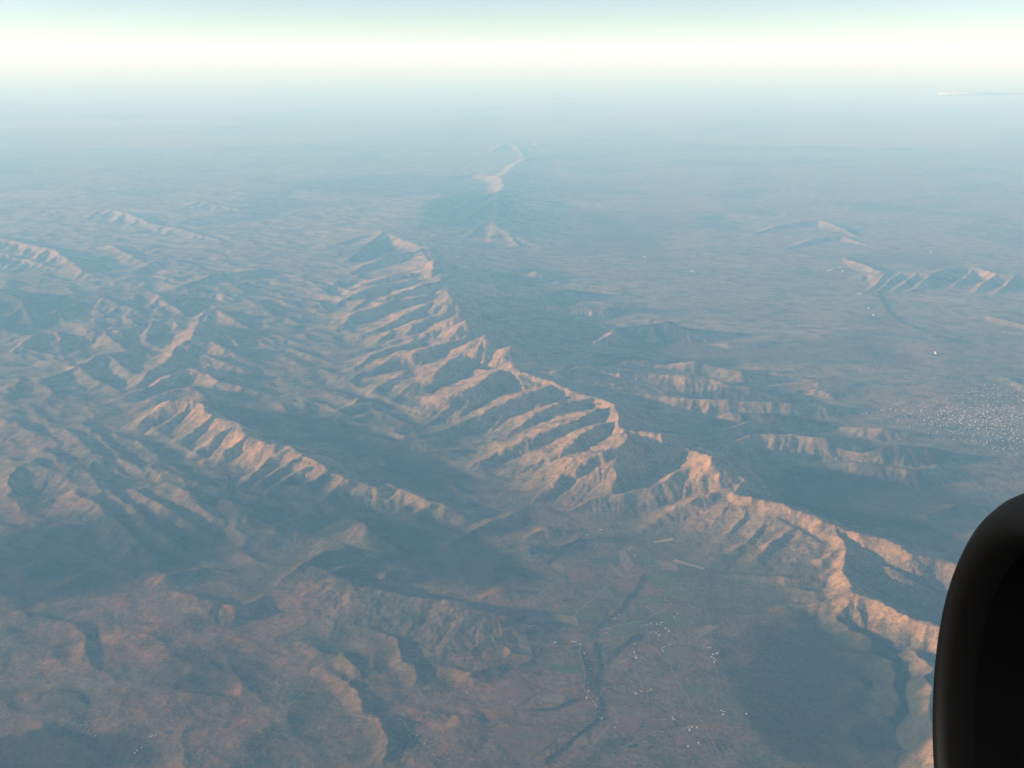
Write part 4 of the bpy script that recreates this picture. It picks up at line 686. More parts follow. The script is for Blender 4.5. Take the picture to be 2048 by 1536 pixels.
 ('lefth',1,1.5,1.1,[(-11948,42517,366.05277817697544),(-11482,42280,237.41967763412467),(-11053,42172,83.02227958653052)]),
 ('lefth',1,1.5,1.1,[(-11755,42644,363.301732203461),(-11288,42301,265.19427336728774),(-10933,42372,82.39833101521795)]),
 ('lefth',1,1.5,1.1,[(-11555,42775,360.47161881745325),(-11725,42205,259.13726876986595),(-11997,42017,81.75644962870074)]),
 ('lefth',1,1.5,1.1,[(-11162,43024,323.53867270936377),(-10801,42473,247.4270330596341),(-10567,42408,73.37990515057736)]),
 ('lefth',1,1.5,1.1,[(-10893,43502,257.89312450143217),(-10539,43309,191.13398205693238),(-10264,43440,58.49122411372689)]),
 ('lefth',1,1.5,1.1,[(-10694,44141,180.91642193560537),(-10490,43916,115.41449399849162),(-10299,43739,41.03259054209607)]),
 ('lefth',1,1.5,1.1,[(-12180,39667,175.72776673441163),(-12275,39350,121.54672227356357),(-12408,39160,39.855782145949036)]),
 ('lefth',1,1.5,1.1,[(-11868,39749,213.0435019098864),(-11975,39505,160.0422443143536),(-12162,39524,48.31914476306702)]),
 ('lefth',1,1.5,1.1,[(-11573,39673,215.48169907770932),(-11362,39410,133.68867282265919),(-11157,39168,48.87213793515057)]),
 ('lefth',1,1.5,1.1,[(-11316,39606,217.61727727847668),(-11348,39273,164.46195882766946),(-11460,39219,49.35649587759265)]),
 ('lefth',1,1.5,1.1,[(-11015,39528,220.12831039279408),(-11149,39211,166.69832332739446),(-11362,39179,49.92600854269557)]),
 ('lefth',1,1.5,1.1,[(-10737,39368,199.50985577647253),(-10923,39251,131.2157572089426),(-11131,39212,45.24965801115872)]),
 ('lefth',1,1.5,1.1,[(-10315,39019,139.44724144644576),(-10365,38751,98.97792809997446),(-10446,38605,31.62720940022481)]),
 ('lefth',1,1.5,1.1,[(-11702,37779,246.98851073216278),(-11393,37518,165.08868848043855),(-11124,37378,56.01801274337713)]),
 ('lefth',1,1.5,1.1,[(-11512,37940,288.19662343940377),(-11159,37903,187.01300371022649),(-10830,37953,65.36418263574106)]),
 ('lefth',1,1.5,1.1,[(-11264,38047,255.36585254185596),(-11028,37858,188.20270038105969),(-10871,37940,57.918028411554964)]),
 ('lefth',1,1.5,1.1,[(-10943,38115,189.0632367948182),(-10687,37779,140.91206878277816),(-10494,37661,42.88032174727836)]),
 ('lefth',1,1.5,1.1,[(-10557,35800,240.9226770214457),(-10340,35732,150.7400199759303),(-10130,35689,54.642256644039236)]),
 ('lefth',1,1.5,1.1,[(-10326,36241,358.9),(-9947,35829,232.93571506185862),(-9606,35537,81.4)]),
 ('lefth',1,1.5,1.1,[(-10146,36304,358.9),(-10239,35708,249.75418537924156),(-10402,35377,81.4)]),
 ('lefth',1,1.5,1.1,[(-9936,36212,333.396124906762),(-10122,35833,251.96347198199442),(-10416,35848,75.61561595823468)]),
 ('lefth',1,1.5,1.1,[(-9628,35799,250.9675548830069),(-9313,35492,168.98461238888066),(-9033,35314,56.92047636521806)]),
 ('lefth',1,1.5,1.1,[(-9305,35370,168.7233851646726),(-9436,35316,107.23984055057208),(-9575,35291,38.267159521884516)]),
 ('lefth',1,1.5,1.1,[(-25986,52175,464.098804756763),(-24921,51140,349.8875214462811),(-24261,50912,105.25952272833801)]),
 ('lefth',1,1.5,1.1,[(-25465,51755,468.20747190810175),(-24937,51574,296.10220585445205),(-24462,51502,106.19138538121895)]),
 ('lefth',1,1.5,1.1,[(-25044,51416,471.57669504992106),(-24671,49937,333.7374546979667),(-24584,49065,106.95553908348725)]),
 ('lefth',1,1.5,1.1,[(-24310,50825,477.5408145601202),(-23308,49461,366.134508299269),(-22743,49000,108.30822598270768)]),
 ('lefth',1,1.5,1.1,[(-23905,50488,479.18),(-23750,49012,355.56898646209777),(-23954,48319,108.68)]),
 ('lefth',1,1.5,1.1,[(-23290,49962,479.18),(-22725,49464,327.43827038948416),(-22344,49360,108.68)]),
 ('lefth',1,1.5,1.1,[(-22624,49392,479.18),(-22861,48680,368.25271034407956),(-23492,48818,108.68)]),
 ('lefth',1,1.5,1.1,[(-22245,49068,479.18),(-21184,47914,331.24119404761825),(-20353,47238,108.68)]),
 ('lefth',1,1.5,1.1,[(-21569,48463,479.18),(-21778,47739,361.88528439784454),(-22330,47781,108.68)]),
 ('lefth',1,1.5,1.1,[(-21092,48013,479.18),(-21409,47447,301.4491095126021),(-21766,46991,108.68)]),
 ('lefth',1,1.5,1.1,[(-20690,47635,479.18),(-20516,46370,369.64925194017763),(-20715,45975,108.68)]),
 ('lefth',1,1.5,1.1,[(-20087,47067,479.18),(-19190,46229,324.8825562120569),(-18461,45761,108.68)]),
 ('lefth',1,1.5,1.1,[(-19558,46394,463.00437407710245),(-19700,45722,339.3719599330983),(-20096,45652,105.01130133707478)]),
 ('lefth',1,1.5,1.1,[(-18637,45030,415.03010747461224),(-18024,44492,266.68758234783564),(-17478,44099,94.13053983960278)]),
 ('lefth',1,1.5,1.1,[(-17899,44038,347.91178653372714),(-17376,43361,267.12326571162083),(-17077,43235,78.90782787362885)]),
 ('lefth',1,1.5,1.1,[(-17230,43343,228.51597665457285),(-16825,42882,159.94582864561943),(-16503,42623,51.82836583918147)]),
 ('lefth',1,1.5,1.1,[(-23929,47753,368.59999999999997),(-23366,47158,261.1119218202703),(-23002,46957,83.6)]),
 ('lefth',1,1.5,1.1,[(-23593,47625,368.59999999999997),(-22738,46776,274.2977605020384),(-22157,46472,83.6)]),
 ('lefth',1,1.5,1.1,[(-23266,47501,368.59999999999997),(-22562,46806,228.14532623251742),(-21895,46169,83.6)]),
 ('lefth',1,1.5,1.1,[(-22857,47345,368.59999999999997),(-22207,46630,261.73029200722516),(-21755,46320,83.6)]),
 ('lefth',1,1.5,1.1,[(-22356,47067,363.49245734390587),(-22241,46076,254.82200851333053),(-22300,45469,82.44158826356629)]),
 ('lefth',1,1.5,1.1,[(-21741,46590,349.11308333363866),(-21751,45827,256.08184570583006),(-21974,45528,79.18028694165001)]),
 ('lefth',1,1.5,1.1,[(-21226,46192,336.8494601599231),(-21355,45593,221.89327532076553),(-21562,45176,76.39884663420938)]),
 ('lefth',1,1.5,1.1,[(-20864,45913,328.10893816463135),(-20740,45089,239.03604177875627),(-20803,44683,74.41646020228752)]),
 ('lefth',1,1.5,1.1,[(-20239,45429,300.16339635490533),(-20237,44972,208.67957851666313),(-20351,44777,68.078296080494)]),
 ('lefth',1,1.5,1.1,[(-19771,45068,272.6054332166424),(-19856,44607,180.79042431455332),(-20004,44297,61.828036399650856)]),
 ('lefth',1,1.5,1.1,[(-19242,44660,240.80920860990898),(-19387,44465,150.54060729933136),(-19545,44302,54.61652154039172)]),
 ('lefth',1,1.5,1.1,[(-17042,42824,158.05311237172663),(-17086,42555,120.48301667044794),(-17220,42514,35.847097651319444)]),
 ('lefth',1,1.5,1.1,[(-16852,43295,207.4161025854139),(-16795,42822,141.48385305698892),(-16795,42500,47.042827390506254)]),
 ('lefth',1,1.5,1.1,[(-16584,43198,192.0810548726339),(-16703,43008,129.89457960444275),(-16867,42938,43.56477533193759)]),
 ('lefth',1,1.5,1.1,[(-23291,60833,278.1881406702082),(-23145,59613,206.18640925857298),(-23196,58926,63.094217471593616)]),
 ('lefth',1,1.5,1.1,[(-22854,60777,353.99460371350347),(-22144,59749,254.49902916297725),(-21646,59270,80.28743589378429)]),
 ('lefth',1,1.5,1.1,[(-22286,60445,376.8526679517402),(-22406,59566,274.681223777129),(-22753,59307,85.47173912307511)]),
 ('lefth',1,1.5,1.1,[(-21454,59771,354.0938542656663),(-21302,58498,223.5423144221941),(-21198,57388,80.30994632829545)]),
 ('lefth',1,1.5,1.1,[(-20728,58856,328.9547177994626),(-20249,58177,203.86593189103442),(-19795,57556,74.60828651121834)]),
 ('lefth',1,1.5,1.1,[(-19895,57717,297.657152924232),(-19947,56753,190.40392559647808),(-20040,55936,67.50986973539283)]),
 ('lefth',1,1.5,1.1,[(-19316,56928,275.16652793387834),(-19521,56596,173.34342964081128),(-19747,56330,62.40890324273529)]),
 ('lefth',1,1.5,1.1,[(-18724,56203,256.36337200773755),(-18365,55792,176.26394421874136),(-18090,55629,58.14426993989924)]),
 ('lefth',1,1.5,1.1,[(-17978,55556,248.61399385878963),(-18125,55035,172.07959044024557),(-18353,54771,56.3866790195193)]),
 ('lefth',1,1.5,1.1,[(-17292,54962,241.32680624958124),(-17248,54234,161.06504344017117),(-17260,53692,54.733914819492654)]),
 ('lefth',1,1.5,1.1,[(-16709,54441,226.04101970266686),(-16410,54169,143.36242936650254),(-16133,53960,51.26703539648114)]),
 ('lefth',1,1.5,1.1,[(-16151,53938,207.81513641877237),(-16242,53649,135.80551955606208),(-16363,53465,47.133329909412296)]),
 ('lefth',1,1.5,1.1,[(-15597,53440,189.38065301845765),(-15642,52945,132.38277314128962),(-15744,52655,42.95231305573266)]),
 ('lefth',1,1.5,1.1,[(-15217,53067,165.81771243883531),(-15185,52511,125.56424321233219),(-15235,52248,37.608140965509044)]),
 ('lefth',1,1.5,1.1,[(-14750,52583,127.59588998993462),(-14858,52412,82.2981049711088),(-14979,52291,28.939274018335688)]),
 ('lefth',1,1.5,1.1,[(-18921,63826,162.10050520643128),(-18618,63241,104.18333243631963),(-18341,62739,36.76506303651019)]),
 ('lefth',1,1.5,1.1,[(-18752,64354,214.243983539045),(-18280,63726,135.0319395022994),(-17833,63170,48.591418946999895)]),
 ('lefth',1,1.5,1.1,[(-18200,64464,241.46636133129684),(-18061,63367,184.0980396917863),(-18075,62822,54.765566487510625)]),
 ('lefth',1,1.5,1.1,[(-17904,64217,229.4193210865097),(-18047,63634,152.65648328489104),(-18239,63239,52.03324808147644)]),
 ('lefth',1,1.5,1.1,[(-17133,63563,199.37630350220525),(-17167,62654,149.79625818849783),(-17309,62161,45.21936780462387)]),
 ('lefth',1,1.5,1.1,[(-16657,63154,182.05135459887828),(-16710,62546,126.2008612050673),(-16819,62157,41.28999795026105)]),
 ('lefth',1,1.5,1.1,[(-16208,62768,165.47116269545072),(-16171,62091,111.74099612169655),(-16173,61576,37.529542054638306)]),
 ('lefth',1,1.5,1.1,[(-15915,62733,157.90674519242046),(-15622,62280,105.95685713701779),(-15365,61963,35.81390097147681)]),
 ('lefth',1,1.5,1.1,[(-15645,63347,160.89199939896176),(-15731,62866,122.21739380409),(-15900,62726,36.49096893584699)]),
 ('lefth',1,1.5,1.1,[(-15351,64015,164.0734987645258),(-15123,63672,104.75799642239429),(-14912,63394,37.21254611154193)]),
 ('lefth',1,1.5,1.1,[(-14987,64247,152.54966441972599),(-15024,63783,99.46603474200012),(-15081,63414,34.59889296117497)]),
 ('lefth',1,1.5,1.1,[(-26934,62142,124.19941504746505),(-26842,61633,87.81272033675097),(-26822,61295,28.168939495301352)]),
 ('lefth',1,1.5,1.1,[(-26674,62112,135.5235752149708),(-26506,61975,84.18527643915306),(-26346,61854,30.73730571885936)]),
 ('lefth',1,1.5,1.1,[(-26204,62057,155.98216032951296),(-25911,61706,115.73563815056518),(-25737,61638,35.37739718813696)]),
 ('lefth',1,1.5,1.1,[(-25873,62019,170.41337217300557),(-25932,61684,119.30721813146279),(-26077,61560,38.65045554439302)]),
 ('lefth',1,1.5,1.1,[(-25386,61897,177.2511811214424),(-24990,61520,117.13146989601633),(-24646,61267,40.20129881104879)]),
 ('lefth',1,1.5,1.1,[(-24634,61523,145.62152888289512),(-24428,61283,98.55719128822527),(-24274,61174,33.027563251790646)]),
 ('lefth',1,1.5,1.1,[(-24096,61256,122.78097902940205),(-24105,60917,93.12601129677319),(-24211,60824,27.84723235718397)]),
 ('lefth',1,1.5,1.1,[(-20611,39884,645.05),(-20799,39492,420.50121159572353),(-21110,39342,146.3)]),
 ('lefth',1,1.5,1.1,[(-20092,39488,645.05),(-19873,38021,495.4188692235415),(-20145,37538,146.3)]),
 ('lefth',1,1.5,1.1,[(-19732,39212,645.05),(-19842,38476,424.7468832943164),(-20097,38043,146.3)]),
 ('lefth',1,1.5,1.1,[(-19445,38993,645.05),(-19350,37897,459.1859888318909),(-19561,37429,146.3)]),
 ('lefth',1,1.5,1.1,[(-19044,38687,645.05),(-19246,37916,401.279901870331),(-19483,37252,146.3)]),
 ('lefth',1,1.5,1.1,[(-18583,38335,645.05),(-18433,37025,474.474884125968),(-18645,36484,146.3)]),
 ('lefth',1,1.5,1.1,[(-18324,38126,617.3256170020649),(-18492,37460,417.6306897237195),(-18834,37165,140.01199560871575)]),
 ('lefth',1,1.5,1.1,[(-18014,37871,559.9940662727464),(-17285,37122,392.15804059556905),(-16775,36826,127.00896348454042)]),
 ('lefth',1,1.5,1.1,[(-17615,37543,484.50993226534223),(-17155,37415,320.6663946179835),(-16787,37487,109.88885061688174)]),
 ('lefth',1,1.5,1.1,[(-17101,36902,382.56086550481695),(-17177,36188,275.2071997799854),(-17416,35839,86.76638186707189)]),
 ('lefth',1,1.5,1.1,[(-17971,34989,320.76283664018115),(-18012,34655,230.06582597966735),(-18191,34591,72.75033408334005)]),
 ('lefth',1,1.5,1.1,[(-17637,34768,316.7437912898101),(-17648,34297,236.40676939015344),(-17831,34166,71.838798024493)]),
 ('lefth',1,1.5,1.1,[(-17200,34479,311.397636418339),(-16853,34207,223.19637027491956),(-16632,34189,70.6262680536439)]),
 ('lefth',1,1.5,1.1,[(-16921,34294,307.9350458977173),(-17086,34124,202.32106164882404),(-17304,34061,69.8409382448431)]),
 ('lefth',1,1.5,1.1,[(-16440,33965,265.9565723641321),(-16505,33746,185.94456790224223),(-16657,33704,60.32004734031862)]),
 ('lefth',1,1.5,1.1,[(-16213,33805,224.53686066044568),(-16295,33640,156.40798519076353),(-16445,33619,50.92588592298768)]),
 ('lefth',1,1.5,1.1,[(-15877,33568,162.21318695297947),(-15932,33388,124.88562610078405),(-16077,33400,36.79061972129431)]),
 ('lefth',1,1.5,1.1,[(-15480,44364,129.63949614062668),(-15561,44217,82.41923405516289),(-15651,44101,29.402772320554508)]),
 ('lefth',1,1.5,1.1,[(-15420,45020,176.94681031623745),(-15100,44668,136.2131666192581),(-14878,44600,40.132266257290965)]),
 ('lefth',1,1.5,1.1,[(-15370,45590,216.65803058159852),(-14978,45089,162.69461482687353),(-14693,44902,49.13893477108421)]),
 ('lefth',1,1.5,1.1,[(-15228,45956,239.59),(-15306,45521,161.28593304921284),(-15435,45244,54.34)]),
 ('lefth',1,1.5,1.1,[(-14828,46058,239.59),(-14444,45662,173.96154475051267),(-14152,45553,54.34)]),
 ('lefth',1,1.5,1.1,[(-14648,46104,239.59),(-14313,45566,171.37643127795647),(-14063,45294,54.34)]),
 ('lefth',1,1.5,1.1,[(-14292,46106,209.2046158779714),(-14370,45711,151.94243591136978),(-14525,45568,47.44846958057084)]),
 ('lefth',1,1.5,1.1,[(-13927,45984,135.19955557440554),(-13741,45778,99.06920645295892),(-13605,45739,30.663816728215693)]),
 ('lefth',1,1.5,1.1,[(-18280,49299,230.85999999999999),(-18334,48943,143.9173163360361),(-18400,48622,52.36)]),
 ('lefth',1,1.5,1.1,[(-17716,48457,230.85999999999999),(-17457,48206,173.07889496199653),(-17324,48301,52.36)]),
 ('lefth',1,1.5,1.1,[(-16980,47357,230.85999999999999),(-17030,46867,154.17654496621174),(-17130,46524,52.36)]),
 ('lefth',1,1.5,1.1,[(-16004,46055,151.2311147329388),(-16091,45819,108.16874133998027),(-16233,45744,34.299840454893335)]),
 ('lefth',1,1.5,1.1,[(-8993,37627,147.44),(-9077,37443,110.18058955202521),(-9202,37426,33.44)]),
 ('lefth',1,1.5,1.1,[(-8595,37043,147.44),(-8680,36800,96.60718879579588),(-8777,36612,33.44)]),
 ('lefth',1,1.5,1.1,[(-8310,36625,118.47789502743117),(-8153,36548,87.49427108495416),(-8022,36591,26.87127516086068)]),
 ('low',1,1.5,1.1,[(-12511,25333,170.18827682710827),(-12606,25223,125.98950033906144),(-12763,25237,38.59940299171528)]),
 ('low',1,1.5,1.1,[(-12240,25136,165.84061534964383),(-12263,24989,120.54460077483768),(-12339,24950,37.613335440125404)]),
 ('low',1,1.5,1.1,[(-11831,24783,145.529257553932),(-11861,24683,112.44674484991013),(-11954,24713,33.00663573388149)]),
 ('low',1,1.5,1.1,[(-10700,24426,116.1059180622229),(-10722,24293,87.10778848706666),(-10783,24248,26.333301003803133)]),
 ('low',1,1.5,1.1,[(-10220,23899,136.09798948755733),(-10056,23783,103.44132954762244),(-9939,23776,30.867585244600633)]),
 ('low',1,1.5,1.1,[(-9951,23602,147.66850880742652),(-10032,23578,97.56799834236769),(-10129,23592,33.4918267398287)]),
 ('low',1,1.5,1.1,[(-9347,22910,147.46817000918645),(-9419,22875,99.38599163658071),(-9509,22885,33.44638907424847)]),
 ('low',1,1.5,1.1,[(-9628,23995,133.54616915965585),(-9681,23930,101.81489166640472),(-9778,23972,30.288821871262154)]),
 ('low',1,1.5,1.1,[(-9238,23473,132.93859418893007),(-9102,23439,100.80108432284352),(-9005,23506,30.15102136243775)]),
 ('low',1,1.5,1.1,[(-8876,22972,123.39076353207756),(-8767,22904,82.08476592842925),(-8670,22870,27.985533996966044)]),
 ('low',1,1.5,1.1,[(-8940,23941,136.44333281362006),(-8987,23866,96.38193467104296),(-9060,23860,30.94591053504785)]),
 ('low',1,1.5,1.1,[(-8608,23603,148.85543657462085),(-8433,23500,110.52071476532917),(-8296,23499,33.76102685197586)]),
 ('low',1,1.5,1.1,[(-8214,23150,143.27666261912418),(-8060,23110,89.1348934764283),(-7909,23076,32.4957379136158)]),
 ('low',1,1.5,1.1,[(-10730,23142,109.15221590183053),(-10599,23074,76.08962183281042),(-10489,23054,24.756172678765687)]),
 ('low',1,1.5,1.1,[(-10103,22492,131.37133727286215),(-10157,22385,85.43651945234673),(-10223,22304,29.795561030958424)]),
 ('low',1,1.5,1.1,[(-9667,22101,124.8496829842453),(-9555,22073,81.81645814064942),(-9453,22072,28.31642294488038)]),
 ('low',1,1.5,1.1,[(-11281,22795,123.44846041566127),(-11340,22701,83.52587381785806),(-11419,22648,27.998619888088125)]),
 ('low',1,1.5,1.1,[(-10999,22629,132.43738637305415),(-11054,22588,96.75900136240087),(-11147,22625,30.037345362960735)]),
 ('low',1,1.5,1.1,[(-10699,22453,142.1197745093829),(-10749,22405,92.48742167768349),(-10812,22385,32.23335091965385)]),
 ('low',1,1.5,1.1,[(-10306,22120,139.9212264620184),(-10377,22045,94.09661644531448),(-10467,22011,31.734711156334075)]),
 ('low',1,1.5,1.1,[(-9834,21677,130.54686383507374),(-9892,21596,88.91570679599418),(-9969,21558,29.608567055377545)]),
 ('low',1,1.5,1.1,[(-8666,20407,132.2150523797199),(-8546,20352,94.40237489420177),(-8451,20357,29.986919096431322)]),
 ('low',1,1.5,1.1,[(-8341,20031,147.6944202924916),(-8411,19943,93.61516136165586),(-8486,19870,33.49770357149294)]),
 ('low',1,1.5,1.1,[(-7691,19270,155.9099856129934),(-7799,19185,103.00171928528063),(-7919,19132,35.36102766480263)]),
 ('low',1,1.5,1.1,[(-7476,19016,153.32515826455065),(-7301,18932,108.69512538751081),(-7151,18911,34.77477816309396)]),
 ('low',1,1.5,1.1,[(-7049,18504,139.37734661656606),(-6907,18441,92.42959360371715),(-6777,18408,31.611356964581994)]),
 ('low',1,1.5,1.1,[(-6695,18121,111.57184284629095),(-6613,18126,72.26469211206951),(-6537,18147,25.30495404761238)]),
 ('low',1,1.5,1.1,[(-8055,20607,116.43136634226222),(-7946,20562,74.74639749496731),(-7844,20533,26.407114015770812)]),
 ('low',1,1.5,1.1,[(-7356,19606,154.31655975444727),(-7187,19527,101.75126905682569),(-7030,19479,34.99963210925608)]),
 ('low',1,1.5,1.1,[(-6864,18944,146.93343772039708),(-6790,18946,95.01338320616732),(-6723,18969,33.32510958606944)]),
 ('low',1,1.5,1.1,[(-6532,18617,123.75598018912575),(-6595,18526,92.02035084922905),(-6682,18503,28.068366640832647)]),
 ('low',1,1.5,1.1,[(-7572,20666,130.11731359669776),(-7432,20571,96.93766409636741),(-7321,20556,29.51114328997269)]),
 ('low',1,1.5,1.1,[(-7186,20196,158.7936003942967),(-7065,20188,105.22306261681166),(-6955,20215,36.015043388397196)]),
 ('low',1,1.5,1.1,[(-6810,19791,162.26030078433965),(-6876,19666,117.56501082939252),(-6970,19622,36.80130533253064)]),
 ('low',1,1.5,1.1,[(-6530,19520,151.18444014846386),(-6625,19502,98.18178350511249),(-6728,19508,34.28925446666191)]),
 ('low',1,1.5,1.1,[(-6344,19347,140.34961073007298),(-6427,19311,100.59222915466754),(-6530,19337,31.831870474861915)]),
 ('low',1,1.5,1.1,[(-6026,19069,109.81494452769319),(-6065,19033,70.3860655047494),(-6108,19010,24.906482264012887)]),
 ('low',1,1.5,1.1,[(-6815,20751,149.5725395367422),(-6919,20689,100.0856328871636),(-7036,20666,33.9236687609106)]),
 ('low',1,1.5,1.1,[(-6290,20068,156.48878362120584),(-6360,19951,120.85191091711404),(-6466,19946,35.49230143986112)]),
 ('low',1,1.5,1.1,[(-7327,21836,130.18047624832698),(-7199,21812,83.10914805261908),(-7077,21804,29.52546883982674)]),
 ('low',1,1.5,1.1,[(-7087,21679,145.5),(-6979,21594,95.97607835515387),(-6881,21542,33.0)]),
 ('low',1,1.5,1.1,[(-6753,21450,145.5),(-6645,21382,104.1383854959396),(-6559,21386,33.0)]),
 ('low',1,1.5,1.1,[(-6548,21313,131.82454756056117),(-6617,21213,87.33055079783615),(-6695,21145,29.89835099311697)]),
 ('low',1,1.5,1.1,[(-5788,20289,168.97769020069848),(-5643,20201,109.79400797985888),(-5508,20141,38.324836952735744)]),
 ('low',1,1.5,1.1,[(-5460,20040,187.6511629494977),(-5537,19957,129.20447146087),(-5631,19937,42.560057576174735)]),
 ('low',1,1.5,1.1,[(-5212,19865,179.61777585109678),(-5015,19767,117.16242354172124),(-4827,19700,40.738052254887926)]),
 ('low',1,1.5,1.1,[(-4931,19738,137.65614121811774),(-4860,19743,86.52795909965204),(-4792,19757,31.220980482459698)]),
 ('low',1,1.5,1.1,[(-5383,20657,161.56178621609217),(-5469,20594,122.02403730841858),(-5583,20637,36.64287934797967)]),
 ('low',1,1.5,1.1,[(-5050,20569,128.28589366741335),(-4918,20523,85.52218244100007),(-4794,20509,29.095769697763853)]),
 ('low',1,1.5,1.1,[(-4522,19120,115.50196579776654),(-4573,19093,72.29066835032921),(-4626,19072,26.19632213969963)]),
 ('low',1,1.5,1.1,[(-4360,19208,147.51731128921583),(-4213,19137,99.27506961125101),(-4075,19105,33.45753451920359)]),
 ('low',1,1.5,1.1,[(-4121,19357,191.0240615941866),(-4255,19290,133.29356253053766),(-4405,19293,43.32504489765058)]),
 ('low',1,1.5,1.1,[(-3181,19204,178.03891366457088),(-3063,19201,121.24773532655506),(-2953,19249,40.37995980021196)]),
 ('low',1,1.5,1.1,[(-2847,19073,241.3007355610517),(-3008,19034,159.37407966824435),(-3177,19043,54.72800187982616)]),
 ('low',1,1.5,1.1,[(-2577,18737,224.3669672625622),(-2700,18635,152.24928363639887),(-2833,18595,50.887353399756385)]),
 ('low',1,1.5,1.1,[(-2224,18285,148.65273822188604),(-2123,18203,109.32148612639565),(-2031,18196,33.71505402970611)]),
 ('low',1,1.5,1.1,[(-3974,17105,116.50494308155578),(-3876,17049,84.51009177283413),(-3789,17043,26.423801523651825)]),
 ('low',1,1.5,1.1,[(-3866,17290,158.67360298464496),(-3724,17227,120.13493932728574),(-3601,17252,35.98782748105349)]),
 ('low',1,1.5,1.1,[(-3722,17508,199.97770803261017),(-3564,17456,129.3883798137974),(-3411,17430,45.355768832138395)]),
 ('low',1,1.5,1.1,[(-3541,17723,224.6709829743578),(-3666,17623,163.12914755439127),(-3813,17624,50.95630541686466)]),
 ('low',1,1.5,1.1,[(-3334,17883,218.24240861855222),(-3188,17769,150.92838949865973),(-3056,17725,49.498278243382984)]),
 ('low',1,1.5,1.1,[(-3170,17981,202.19190495554673),(-3323,17939,133.74313146725913),(-3483,17937,45.85795782496936)]),
 ('low',1,1.5,1.1,[(-2982,18061,151.92484113476368),(-3057,18012,106.4935879035764),(-3140,18017,34.45718046355465)]),
 ('low',1,1.5,1.1,[(-3569,16773,111.50760892746064),(-3457,16720,75.4440336988929),(-3351,16694,25.290385529939527)]),
 ('low',1,1.5,1.1,[(-3341,16969,180.98233807089917),(-3189,16942,117.33455443753763),(-3041,16939,41.047540593399816)]),
 ('low',1,1.5,1.1,[(-3091,17198,215.1314284944403),(-2946,17144,135.30584037532887),(-2803,17104,48.79269512245038)]),
 ('low',1,1.5,1.1,[(-2885,17515,150.94805042167064),(-2738,17491,109.50463800457666),(-2601,17534,34.23564030182221)]),
 ('low',1,1.5,1.1,[(-3237,17123,190.17495400966774),(-3360,17094,124.05106699736285),(-3488,17093,43.132463796007116)]),
 ('low',1,1.5,1.1,[(-3108,16996,202.92819883997365),(-3247,16889,150.53505342315285),(-3404,16883,46.024952314220826)]),
 ('low',1,1.5,1.1,[(-2724,16696,216.60707239961877),(-2870,16561,155.7271004399992),(-3029,16513,49.12737724527436)]),
 ('low',1,1.5,1.1,[(-2566,16602,213.01037743157264),(-2684,16550,140.33966711966303),(-2808,16533,48.31163199478967)]),
 ('low',1,1.5,1.1,[(-2221,16403,216.557642205707),(-2090,16378,150.66520861186444),(-1967,16419,49.11616627345932)]),
 ('low',1,1.5,1.1,[(-1978,16291,223.590977467501),(-1793,16171,164.50271456115735),(-1620,16151,50.71135571427858)]),
 ('low',1,1.5,1.1,[(-1820,16237,226.84540589241522),(-1640,16214,146.1849206852735),(-1462,16216,51.44947350137252)]),
 ('low',1,1.5,1.1,[(-1640,16175,230.57466401947383),(-1446,16131,161.9333607345186),(-1258,16163,52.29528462297345)]),
 ('low',1,1.5,1.1,[(-1479,16130,234.70047347441258),(-1311,16013,176.42298291347365),(-1152,16014,53.231035221000795)]),
 ('low',1,1.5,1.1,[(-1264,16099,242.3567634582967),(-1120,15947,186.83898940602415),(-988,15935,54.96751336167554)]),
 ('low',1,1.5,1.1,[(-1023,16065,250.90517969660073),(-1126,15906,184.5568281550946),(-1236,15861,56.90632941572388)]),
 ('low',1,1.5,1.1,[(-741,15993,233.38979487981283),(-588,15909,157.22215658384263),(-438,15877,52.933767910885386)]),
 ('low',1,1.5,1.1,[(-633,15953,215.40661612691892),(-777,15890,151.90111470760925),(-926,15898,48.85510881229089)]),
 ('low',1,1.5,1.1,[(-431,15868,188.4422815139764),(-298,15822,132.74924738667642),(-167,15837,42.739486528943104)]),
 ('low',1,1.5,1.1,[(-264,15790,172.10033565504793),(-173,15792,107.47620218472407),(-83,15801,39.033065818670664)]),
 ('low',1,1.5,1.1,[(-67,15747,133.4215992602862),(35,15687,101.83068530903509),(137,15698,30.26056890439481)]),
 ('low',1,1.5,1.1,[(-2395,17120,129.52352183143094),(-2472,17082,92.06027857228663),(-2557,17093,29.37646886898434)]),
 ('low',1,1.5,1.1,[(-2188,17134,128.2681553641996),(-2278,17112,82.30101329961165),(-2370,17104,29.09174657744733)]),
 ('low',1,1.5,1.1,[(-6053,17159,107.61789087258605),(-6121,17097,81.3605053896935),(-6210,17094,24.408181435019515)]),
 ('low',1,1.5,1.1,[(-5849,17162,121.99437420977905),(-5902,17125,93.44694834239418),(-5980,17158,27.66882714036226)]),
 ('low',1,1.5,1.1,[(-5687,17281,112.54283604953267),(-5766,17230,79.72788553807158),(-5858,17221,25.525179310203285)]),
 ('low',1,1.5,1.1,[(-5329,16321,107.58001163634759),(-5263,16304,75.01211252803891),(-5208,16319,24.3995902680376)]),
 ('low',1,1.5,1.1,[(-5204,16263,116.9191833288181),(-5109,16247,82.80097461414823),(-5027,16272,26.517752919938125)]),
 ('low',1,1.5,1.1,[(-4931,16160,128.04),(-4991,16095,88.20861074910162),(-5061,16066,29.04)]),
 ('low',1,1.5,1.1,[(-4690,16096,128.04),(-4782,16036,90.25487587969589),(-4886,16018,29.04)]),
 ('low',1,1.5,1.1,[(-4574,16108,120.82402656189026),(-4617,16078,78.04453630163528),(-4663,16061,27.403387467645214)]),
 ('low',1,1.5,1.1,[(-8638,17357,122.56057035708798),(-8715,17299,89.4963771660443),(-8821,17297,27.7972427614014)]),
